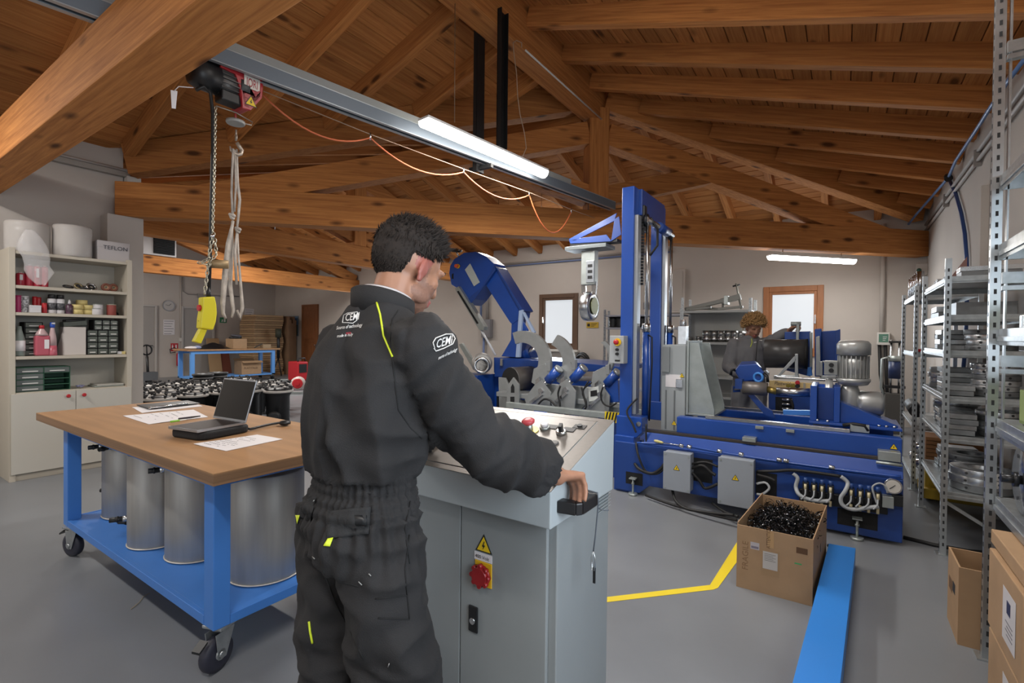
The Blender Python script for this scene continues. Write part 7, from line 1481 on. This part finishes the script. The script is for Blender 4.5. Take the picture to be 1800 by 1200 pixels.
def shelfboard(parent, x0, x1, y0, y1, z, lip=.045):
    g = G().box(x0, x1, y0, y1, z-.004, z)
    for a in ((x0-.003, x0, y0, y1), (x1, x1+.003, y0, y1), (x0, x1, y0-.003, y0), (x0, x1, y1, y1+.003)): g.box(*a, z-lip, z+.003)
    g.box(x0-.009, x0-.003, y0, y1, z-lip*.75, z-lip*.45); g.box(x0, x1, y0-.009, y0-.003, z-lip*.75, z-lip*.45)
    return g.out('shelf', GALV, parent, bev=.0015)
SHB = T('shelving_unit', 'lower steel shelving unit stacked with round and square metal plates', 'shelving', (.82, 4.95, 0)); bx = (.575, 1.03)
for x in bx:
    for y in (4.38, 5.52): post(SHB, x, y, 2.0)
zs = [.42, .8, 1.07, 1.38, 1.62, 1.88]
for z in zs: shelfboard(SHB, bx[0]+.0, bx[1]-.0, 4.41, 5.49, z)
for y in (4.38, 5.52): G().beam((bx[0], y+.03, .36), (bx[1], y+.03, .08), .03, .02).out('brace', GALV, SHB)
G().beam((bx[1]+.02, 4.4, .1), (bx[1]+.02, 5.5, .4), .02, .03).out('brace', GALV, SHB)
PLM = mat('plate_alu', 'c4c7c9', .27, .85, var=.1, vs=20); PLD = mat('plate_dull', '7d8082', .45, .7, var=.15, vs=16)
rnd = random.Random(11); cnt = {}
wd_ = ['first', 'second', 'third', 'fourth', 'fifth', 'sixth', 'seventh']
sn = {.42: 'bottom shelf', .8: 'second shelf', 1.07: 'third shelf', 1.38: 'fourth shelf', 1.62: 'fifth shelf', 1.88: 'top shelf'}
def stack(kind, x, y, z, n, sx, sy, h, where):
    zz = z+.004
    for k in range(n):
        lab = '%s metal plate, %s up, stack %s, %s, lower shelving' % ('round' if kind == 'r' else 'square', wd_[k], where, sn[z]); s = 1+rnd.uniform(-.06, .03); ox = rnd.uniform(-.008, .008)
        if kind == 'r':
            g = G().lathe((x+ox, y, zz), [(sx*s*.45, 0), (sx*s, 0), (sx*s, h-.002), (sx*s*.45, h-.002), (sx*s*.45, .001)], 24)
            o = g.out('round_plate', PLM if k % 3 else PLD, bev=.001); 
            c_ = V((x+ox, y, zz+h*.5))
            for t in (-2.2, -1.2): d = V((cos(t), sin(t), 0)); G().cyl(c_+d*(sx*s-.002), c_+d*(sx*s+.0015), .008, 10).out('bore', SLOT, o)
        else: o = G().cb((x+ox, y+rnd.uniform(-.01, .01), zz+h/2), (sx*s, sy*s, h-.003), rz=rnd.uniform(-.06, .06)).out('square_plate', PLM if k % 2 else PLD, bev=.002)
        tag(o, lab, 'plate', 'metal plates on the lower shelving'); zz += h
stack('r', .8, 4.62, .42, 3, .17, .17, .05, 'at aisle end'); stack('r', .8, 5.05, .42, 4, .17, .17, .042, 'in the middle'); stack('s', .78, 5.35, .42, 4, .24, .16, .04, 'by far post')
stack('r', .88, 4.62, .8, 5, .12, .12, .034, 'at aisle end'); stack('s', .68, 4.55, .8, 4, .14, .16, .036, 'at front corner'); stack('s', .7, 4.9, .8, 4, .2, .2, .034, 'in the middle'); stack('r', .75, 5.25, .8, 5, .14, .14, .034, 'by far post')
stack('r', .86, 4.62, 1.07, 6, .125, .125, .037, 'at aisle end'); stack('s', .66, 4.52, 1.07, 2, .15, .14, .034, 'at front corner'); stack('s', .68, 4.8, 1.07, 5, .17, .17, .036, 'in the middle'); stack('r', .72, 5.2, 1.07, 4, .15, .15, .04, 'by far post')
stack('r', .84, 4.62, 1.38, 4, .14, .14, .036, 'at aisle end'); stack('s', .64, 4.53, 1.38, 1, .1, .08, .03, 'at front corner'); stack('s', .68, 4.9, 1.38, 4, .2, .2, .036, 'in the middle'); stack('s', .74, 5.25, 1.38, 3, .24, .2, .04, 'by far post')
stack('s', .78, 4.7, 1.62, 1, .3, .34, .09, 'at aisle end'); stack('s', .7, 5.2, 1.62, 2, .2, .3, .045, 'by far post')
stack('s', .8, 4.56, 1.88, 2, .3, .16, .035, 'at aisle end'); stack('r', .72, 4.95, 1.88, 1, .1, .1, .05, 'in the middle'); stack('s', .72, 5.3, 1.88, 2, .22, .24, .03, 'by far post')
q = G().prism([(.62, 4.72, 1.884), (.72, 4.72, 1.884), (.72, 4.72, 2.05)], (0, .012, 0)); tag(q.out('angle_piece', mat('rust_brown', '6e4f49', .6)), 'brown triangular plate standing on the top shelf of the lower shelving', 'plate')
sp_ = G().tube([(.64+.018*cos(i*.9), 4.9+.018*sin(i*.9), 1.245+.003*i) for i in range(36)], .003, 5); tag(sp_.out('spring', STEEL), 'small coil spring under the fourth shelf of the lower shelving', 'spring')
# third unit farther along, with hanging bars
SHC = T('shelving_unit', 'narrow steel shelving unit farthest along the right wall', 'shelving', (.8, 6.7, 0))
for x in (.575, 1.03):
    for y in (6.1, 7.3): post(SHC, x, y, 1.97, holes=(x < .8))
for z in (.1, .62, 1.33, 1.9): shelfboard(SHC, .58, 1.02, 6.13, 7.27, z)
for k in range(6): tag(G().cyl((.62, 6.3+k*.15, 1.901), (.62, 6.3+k*.15, 2.13), .03, 12).out('metal_tube', STEEL), 'upright metal tube on the farthest shelving, %s from the aisle side' % ['first', 'second', 'third', 'fourth', 'fifth', 'sixth'][k], 'tube', 'upright tubes on the farthest shelving')
tag(G().cyl((.6, 6.2, .75), (.62, 6.9, .75), .06, 16).out('black_roll', RUB), 'black roll lying on the farthest shelving', 'roll'); BASE
for k in range(3): a = V((.6, 6.35+.2*k, .2+.13*(k == 1))); tag(G().lathe(a, [(.03, 0), (.05, .02), (.05, .12), (.035, .14), (.035, .22), (.05, .24), (.05, .32)], 16, axis=(.5, 0, .1)).out('chrome_fitting', STEEL), 'chrome fitting on the low shelf of the farthest shelving, %s from the aisle' % ['first', 'second', 'third'][k], 'fitting')
tag(G().box(.6, .66, 6.25, 6.5, 1.334, 1.36).out('red_tool', RED, bev=.004), 'small red tool on the farthest shelving', 'tool')
yp = T('yellow_pallet_truck', 'yellow low truck tucked under the farthest shelving', 'truck', (.75, 5.85, 0)); YW = mat('truck_yellow', 'b99a2c', .5)
G().box(.6, 1.0, 5.62, 5.7, .05, .14).out('fork', YW, yp, bev=.01); G().box(.6, 1.0, 5.95, 6.03, .05, .14).out('fork', YW, yp, bev=.01); G().box(.62, .72, 5.7, 5.95, .05, .36).out('body', YW, yp, bev=.01); G().cyl((.67, 5.8, .06), (.67, 5.86, .06), .06, 16).out('wheel', RUB, yp)
for k in range(6): tag(G().box(.62, 1.0, 5.7, 6.0, .38+k*.035, .41+k*.035).out('wood_slat', mat('slat_wood', '8a5f38', .7, var=.1, vs=4)), 'wooden slat stacked over the yellow truck, %s from below' % wd_[k], 'slat', 'wooden slats over the yellow truck')
# near tall unit
SHA = T('shelving_unit', 'tall near steel shelving unit holding green trays and a silver roller', 'shelving', (.8, 2.2, 0))
for y in (3.06, 1.4):
    for x in (.56, 1.03): post(SHA, x, y, 3.28, w=.036)
for z in (.75, 1.1, 1.5, 1.88, 2.19): shelfboard(SHA, .575, 1.02, 1.43, 3.03, z, .07)
for x in (.56,): G().box(x+.03, x+.036, 3.03, 3.06, 0.7, 3.2).out('inner_flange', GALV, SHA)
for z in (1.36, 1.73, 2.75): G().beam((.58, 3.04, z), (1.03, 3.04, z), .03, .05).beam((.58, 3.04, z-.045), (1.03, 3.04, z-.045), .035, .02).out('side_tie', GALV, SHA)
G().beam((1.04, 1.4, 1.0), (1.04, 3.06, 2.0), .02, .03).out('back_brace', GALV, SHA)
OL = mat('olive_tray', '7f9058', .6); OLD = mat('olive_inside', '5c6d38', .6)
for k, (x0, y0, y1, z, h, lb) in enumerate(((.66, 2.2, 2.86, 1.505, .13, 'olive green tray on the upper near shelf'), (.62, 2.64, 2.92, 1.105, .14, 'olive green tray on the lower near shelf, behind the taller one'), (.6, 2.1, 2.62, 1.105, .19, 'taller olive green tray at the front of the lower near shelf'))):
    e = T('green_tray', lb, 'tray', (x0+.2, (y0+y1)/2, z)); 
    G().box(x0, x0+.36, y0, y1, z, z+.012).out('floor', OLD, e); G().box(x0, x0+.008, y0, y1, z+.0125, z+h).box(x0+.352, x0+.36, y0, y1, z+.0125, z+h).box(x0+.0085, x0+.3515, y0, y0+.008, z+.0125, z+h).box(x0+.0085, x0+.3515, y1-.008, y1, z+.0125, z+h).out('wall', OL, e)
for k in range(4): tag(G().box(.62+.09*k, .69+.09*k, 2.87, 2.95, 1.505, 1.56).out('metal_block', PLM, bev=.003), 'small metal block on the upper near shelf, %s from the aisle' % ['first', 'second', 'third', 'fourth'][k], 'block', 'small metal blocks on the near shelf')
for k in range(2): tag(G().box(.64, .9-.05*k, 2.935, 3.0, 1.105+.04*k, 1.143+.04*k).out('flat_bar', GREYST, bev=.003), ['flat grey bar on the lower near shelf, under the other', 'flat grey bar on top of the first, lower near shelf'][k], 'bar')
for k, (y, r, z) in enumerate(((2.78, .135, .756), (2.36, .135, .756))):
    e = T('silver_roller', ['silver roller with a flanged disc end, nearest the tall post', 'second silver roller beyond the frame edge side'][k], 'roller', (.75, y, z)); c = V((.6, y, z+r)); G().lathe(c, [(.03, 0), (r, 0), (r, .018), (.03, .018)], 36, axis=(1, 0, 0)).out('end_disc', mat('disc_chrome', 'b5bac2', .2, .95), e); G().cyl(c+V((.019, 0, .02)), c+V((.4, 0, .02)), r*.8, 30).out('barrel', ALU, e); G().cyl(c-V((.06, 0, 0)), c, .018, 14).cyl(c-V((.025, 0, 0)), c-V((.01, 0, 0)), .03, 14).out('axle', mat('axle_dark', '3a3b3d', .35, .8), e)
    for j in range(6): t = 2*pi*j/6; p = c+V((-.0005, .1*cos(t), .1*sin(t))); G().cyl(p, p-V((.001, 0, 0)), .008, 10).out('bolt_hole', SLOT, e)
# cardboard boxes under it
def bigbox(label, x0, x1, y0, y1, z0, z1, lbl=None):
    e = T('cardboard_box', label, 'box', ((x0+x1)/2, (y0+y1)/2, z0)); b = G().box(x0, x1, y0, y1, z0, z1).out('body', CARD, e, bev=.004)
    G().box(x0-.0008, x0-.0002, (y0+y1)/2-.03, (y0+y1)/2+.03, z0+.01, z1-.004).out('tape', MATS['parcel_tape'], e)
    if lbl:
        ly, lz, w, h = lbl; l = G().box(x0-.0016, x0-.001, ly-w/2, ly+w/2, lz-h/2, lz+h/2).out('label', mat('label_white', 'c6c2c2', .6), e); G().box(x0-.0024, x0-.0018, ly-w*.12, ly+w*.16, lz+h*.08, lz+h*.32).out('label_print', mat('label_navy', '2a2f4e', .6), l)
        for k in range(4): G().box(x0-.0024, x0-.0018, ly-w*.3, ly+w*(.25-.1*(k % 2)), lz-h*(.1+.08*k), lz-h*(.075+.08*k)).out('print_line', mat('ink_grey2', '7d7b80', .8), l)
    return e
bigbox('cardboard box with a white printed label, middle of the near stack', .5, .98, 1.75, 2.72, .31, .615, (2.42, .46, .16, .19)); bigbox('lowest cardboard box of the near stack under the shelving', .5, .98, 1.75, 2.7, 0, .305, (2.4, .15, .16, .19)); bigbox('plain cardboard box topmost under the near shelving', .515, .98, 1.8, 2.78, .62, .675)
e = T('cardboard_box', 'open cardboard box on the floor beside the tall shelving post', 'box', (.6, 3.28, 0))
ox0, ox1, oy0, oy1, oh = .47, .9, 3.12, 3.4, .37; g = G(); t_ = .008
G().box(ox0, ox1, oy0, oy1, 0, .008).out('floor', CARD, e)
for a in ((ox0, ox0+t_, oy0, oy1), (ox1-t_, ox1, oy0, oy1), (ox0+t_, ox1-t_, oy0, oy0+t_), (ox0+t_, ox1-t_, oy1-t_, oy1)): G().box(*a, .0081, oh).out('wall', CARD, e)
G().box(ox0-.001, ox0-.0002, 3.2, 3.26, .2, .25).out('hand_hole', SLOT, e); G().box(ox0-.001, ox0-.0002, 3.27, 3.36, .18, .24).out('stamp', mat('ink_brown2', '6b5038', .8), e)
# open carton of black shavings
CB = T('shavings_carton', 'open cardboard carton heaped with black plastic shavings', 'carton', (-.3, 3.42, 0)); A_, B_, C3, D3 = [V((p.x, p.y, 0)) for p in (onz(1294, 1030), onz(1428, 1066), onz(1452, 985), onz(1330, 955))]
hC = ony(1296, 921, A_.y).z; D3 = A_+(C3-B_); print('carton h', hC, A_, B_, C3)
C4 = [A_, B_, C3, D3]; xa, ya = (B_-A_).normalized(), (C3-B_).normalized()
CI = mat('cardboard_inner', 'b9966c', .8, var=.05, vs=9)
for i in range(4):
    p, q = C4[i], C4[(i+1) % 4]; inn_ = (C4[(i+2) % 4]-q).normalized()*.006; d = (q-p).normalized(); a = p+d*(.0065 if i % 2 else 0); b = q-d*(.0065 if i % 2 else 0)
    G().prism([a, b, b+inn_, a+inn_], (0, 0, hC+(.012 if i == 3 else 0))).out('side_wall', CARD, CB, bev=.001)
G().prism([p*.98+(A_+C3)*.01 for p in C4], (0, 0, .006)).out('floor', CARD, CB)
Wd = (B_-A_).length; nrm = V((xa.y, -xa.x, 0))
def onface(u, v, off=.0006): return A_+xa*(u*Wd)+V((0, 0, v*hC))+nrm*off
def fpatch(name, u0, u1, v0, v1, m, off=.0006, parent=None): return G().prism([onface(u0, v0, off), onface(u1, v0, off), onface(u1, v1, off), onface(u0, v1, off)], nrm*.0005).out(name, m, parent or CB)
INKB = mat('ink_box', '5b4029', .8)
fpatch('document_pouch', .34, .58, .3, .7, mat('pouch_film', '9a7d5c', .35)); dl = fpatch('document', .36, .555, .4, .67, mat('document_grey', 'b5b0ab', .7), .0014)
for k in range(5): fpatch('document_line', .38, .38+.15-.03*(k % 2), .63-.025*k, .637-.025*k, mat('doc_ink', '77746f', .8), .002)
fpatch('small_label', .19, .31, .66, .77, mat('small_label', 'b0a9ac', .6)); fpatch('label_print', .2, .3, .675, .71, mat('doc_ink2', '77707c', .8), .0014); fpatch('stamp', .79, .93, .75, .84, INKB); fpatch('green_mark', .77, .86, .58, .6, mat('mark_green', '3f9a5a', .5))
text('vertical_print', 'ATTENTION', .028, INKB, CB, onface(.455, .72, .0002), (0, 0, 1), -xa, sx=.8); text('side_print', 'FRAGILE', .045, mat('ink_faint', '7d5f42', .8), CB, onface(.16, .3, .0002), (0, 0, 1), -xa)
fpatch('tape_strip', .42, .5, .74, .985, MATS['parcel_tape'], .0001)
G().cyl(B_+ya*.36+V((0, 0, hC*.55))-V((-ya.y, ya.x, 0))*0, B_+ya*.36+V((0, 0, hC*.55))+xa*.001, .025, 14).out('hand_hole', SLOT, CB)
rnd = random.Random(4); g = G(); cen = (A_+C3)/2; Dd = (C3-B_).length
g.add([cen+xa*((i/10-.5)*Wd*.9)+ya*((j/10-.5)*Dd*.9)+V((0, 0, hC*.72+.07*(1-((i-5)/6)**2)*(1-((j-5)/6)**2)+.015*noise.noise(V((i, j, 2.))))) for i in range(11) for j in range(11)], [(i*11+j, i*11+j+1, i*11+j+12, i*11+j+11) for i in range(10) for j in range(10)])
for k in range(1500):
    u, v = rnd.uniform(-.44, .44), rnd.uniform(-.44, .44); z = hC*.74+.075*(1-(u/.55)**2)*(1-(v/.55)**2)+rnd.uniform(0, .025); p = cen+xa*(u*Wd)+ya*(v*Dd)+V((0, 0, z)); a = V((rnd.uniform(-1, 1), rnd.uniform(-1, 1), rnd.uniform(-.3, .6))).normalized(); b = a.orthogonal().normalized(); b = b*cos(k)+a.cross(b)*sin(k); R = rnd.uniform(.008, .03); L = rnd.uniform(1.2, 4.5); w = a.cross(b)*rnd.uniform(.0012, .003); pts = [p+a*(R*sin(L*t/5))+b*(R*(1-cos(L*t/5)))+w*(t*.6) for t in range(6)]
    o = len(g.v); 
    for q in pts: g.v += [q-w, q+w]
    for t in range(5): g.f.append([o+2*t, o+2*t+1, o+2*t+3, o+2*t+2]); g.mi.append(0); g.sm.append(True)
sh_ = g.out('shavings', mat('shaving_black', '121213', .22), CB); sh_['kind'] = 'stuff'
# blue beam on the floor
a, b = onz(1457, 955, .12), onz(1504, 963, .12); c, d = onz(1393, 1200, .12), onz(1477, 1200, .12); c2, d2 = a+(c-a)*1.5, b+(d-b)*1.5
BB = T('blue_beam', 'bright blue steel beam lying on the floor beside the carton', 'beam', (a+d2)/2*1); BASE[BB] = V(((a.x+d2.x)/2, (a.y+d2.y)/2, 0)); BB.location = BASE[BB]
LBB = mat('beam_blue', '2f7ed0', .42); G().prism([V((p.x, p.y, .0)) for p in (a, b, d2, c2)], (0, 0, .116)).out('beam_body', LBB, BB, bev=.004); G().prism([V((p.x, p.y, .1165)) for p in (a, b, d2, c2)], (0, 0, .0035)).out('top_cover', LBB, BB, bev=.001)
# floor tape
YT = mat('floor_tape_yellow', 'e2c928', .5)
def ftape(label, pts):
    g = G(); P_ = [onz(x, y, .0005) for x, y in pts]; g.prism([V((p.x, p.y, .0006)) for p in P_], (0, 0, .0012)); tag(g.out('floor_tape', YT), label, 'tape')
ftape('yellow floor tape from the control cabinet to its bend', [(1060, 1050), (1248, 1028), (1254, 1036), (1060, 1059)]); ftape('yellow floor tape from its bend to the carton', [(1248, 1028), (1297, 950), (1297, 985), (1262, 1033), (1254, 1036)]); ftape('short yellow floor tape seen past the large tank', [(508, 905), (524, 900), (524, 975), (512, 972)])
# cables on the floor
tag(G().tube([onz(x, y, .012) for x, y in ((1588, 944), (1640, 957), (1700, 968), (1760, 974))], .014, 8).out('floor_cable', RUB), 'black cable on the floor between machine and tall shelving', 'cable')
tag(G().tube([onz(x, y, .012) for x, y in ((1455, 958), (1475, 966), (1462, 975), (1440, 968))], .01, 8).out('cable_end', RUB), 'short black cable end behind the carton', 'cable')
tag(G().tube([onz(x, y, .004) for x, y in ((230, 1070), (245, 1058), (252, 1048), (263, 1042))], .002, 5).out('thread', mat('thread_tan', '9a8c74', .8)), 'thin pale thread lying on the floor before the workbench', 'thread')
# right wall: conduits, hoses, pilaster
struct(G().box(XR-.06, XR, 6.25, 6.62, 0, 2.9).out('wall_pilaster_right', WALL, bev=.004))
e = T('wall_conduit', 'pair of grey conduits running along the right wall under the rafters', 'conduit', (XR-.03, 6, 3.3))
for k, (p0, p1) in enumerate((((1742, 238), (1630, 388)), ((1742, 252), (1630, 400)))): a, b = onx(*p0, XR-.03), onx(*p1, XR-.03); d = (b-a); G().tube([V((XR-.03, -2, (a.z+b.z)/2)), V((XR-.03, YB-.02, (a.z+b.z)/2))], .018, 8).out('pipe', MATS['conduit_white'], e)
for y in (4.6, 6.6, 8.4): G().box(XR-.06, XR-.001, y, y+.03, onx(1742, 252, XR-.03).z-.05, onx(1742, 238, XR-.03).z+.04).out('pipe_clip', MATS['conduit_grey'], e)
HB_ = mat('hose_blue', '5f7fb0', .4); HD_ = mat('hose_navy', '2d4a82', .4)
e = T('air_hose', 'pale blue air hose slung under the right-hand rafters', 'hose', onx(1700, 255, 1.0)); G().tube([onx(x, y, 1.0) for x, y in ((1800, 105), (1770, 145), (1740, 190), (1720, 222), (1700, 252), (1680, 282), (1667, 312))]+[ony(x, y, q) for x, y, q in ((1640, 343, 9.1), (1612, 375, 9.6), (1597, 394, 9.9))], .016, 8).out('hose', HB_, e); c = onx(1667, 312, 1.0); G().cyl(c-V((0, .03, .02)), c+V((0, .03, .02)), .04, 12).out('tie', BLK, e)
e = T('air_hose', 'navy air hose hanging down behind the shelving', 'hose', onx(1690, 400, 1.0)); G().tube([onx(x, y, 1.072) for x, y in ((1668, 314), (1680, 340), (1690, 375), (1696, 410), (1699, 450), (1700, 500), (1699, 560), (1696, 620), (1692, 660))], .018, 8).out('hose', HD_, e)
c = ony(1617, 473, YB-.05); e = T('wall_bracket', 'small white bracket box in the corner under the truss end', 'bracket', c); G().box(c.x-.06, XR-.001, YB-.14, YB-.001, c.z-.1, c.z+.08).out('case', WALL, e, bev=.006); G().lathe(c+V((-.02, -.14, -.03)), [(.03, 0), (.035, .01), (.02, .05)], 12, axis=(-.5, -1, -.2)).out('lens', mat('lens_green', '2c4a3c', .3), e)
# ---------- fluorescent tubes (lit), most of them added fill ----------
TUBE = mat('lit_tube', 'fffaf2', .4, emit=22.)
def roofz(x, y):
    if y > RY: return zr(max(y-RY, x-RX))
    return zr(x-RX if x > RX else min(RX-x, RY-y))
def tube_or_fill_lamp(name, label, p, q, w=.13, h=.09, power=60, cat='lamp', rods=True):
    p, q = V(p), V(q); m = (p+q)/2; e = T(name, label, cat, m); d = (q-p).normalized()
    G().beam(p+V((0, 0, h/2)), q+V((0, 0, h/2)), w, .02).out('housing', mat('lamp_housing', 'd8d8d6', .5), e)
    g = G(); n = d.cross(V((0, 0, 1))).normalized(); k = 10
    pts = [(cos(pi*i/k)*w*.48, -sin(pi*i/k)*h*.75+h/2-.01) for i in range(k+1)]
    g.prism([p+n*a+V((0, 0, b)) for a, b in pts], q-p); g.out('diffuser', TUBE, e)
    a = area('tube_or_fill_light', m+V((0, 0, -.1)), (0, 0, atan2(d.y, d.x)), (q-p).length, w, power, LAMP)
    if rods:
        for t in (.15, .85): c = p.lerp(q, t); G().cyl(c+V((0, 0, h/2+.01)), V((c.x, c.y, rods if rods is not True else roofz(c.x, c.y))), .006, 6).out('hanger_rod', STEEL, e)
    return e
tube_or_fill_lamp('tube_or_fill_lamp', 'long lit tube lamp mounted beside the grey hoist rail', onz(744, 217, 3.19), onz(956, 308, 3.19), power=70, rods=False)
def ondg(x, y):
    d = ray(x, y); n = V((-1, 1, 0)); return CC+d*((V((-2.93, 6.38, 0))-CC).dot(n)/d.dot(n))
tube_or_fill_lamp('tube_or_fill_lamp', 'long lit tube lamp by the back wall under the diagonal truss end', ondg(1353, 453), ondg(1500, 461), power=24, rods=2.8)
for k, (x, y) in enumerate([(-10.5, 4.5), (-11.4, 6.3), (-15.6, 3.3)]):  # first and last added as hidden fill, the middle after a lamp seen there
    tube_or_fill_lamp('tube_or_fill_lamp', ['added tube lamp of the far wing over the stacked black drums', 'long tube lamp under the ridge of the far wing', 'added tube lamp of the far wing near its inner wall'][k], (x-.65, y, 3.75), (x+.65, y, 3.75), power=105)
tube_or_fill_lamp('tube_or_fill_lamp', 'added tube lamp over the floor before the bookshelf', (-6.1, -.5, 3.5), (-4.9, -.5, 3.5), power=80)  # added fill lamp out of frame, brightens the left wall
tube_or_fill_lamp('tube_or_fill_lamp', 'added tube lamp over the near aisle beside the shelving', (-1.0, -.6, 3.6), (.3, -.6, 3.6), power=45)  # added fill lamp behind the camera, for the shelving
tube_or_fill_lamp('tube_or_fill_lamp', 'added tube lamp between the rafters above the machine aisle', (-1.3, 2.9, 3.86), (.2, 2.9, 3.86), power=50)  # added fill lamp above the frame, for the machine and truss end
tube_or_fill_lamp('tube_or_fill_lamp', 'added tube lamp above the bandsaw behind the diagonal tie beam', (-6.3, 8.4, 3.83), (-4.8, 8.4, 3.83), power=42)  # added fill lamp, hidden by the beam, for the saw and its wall
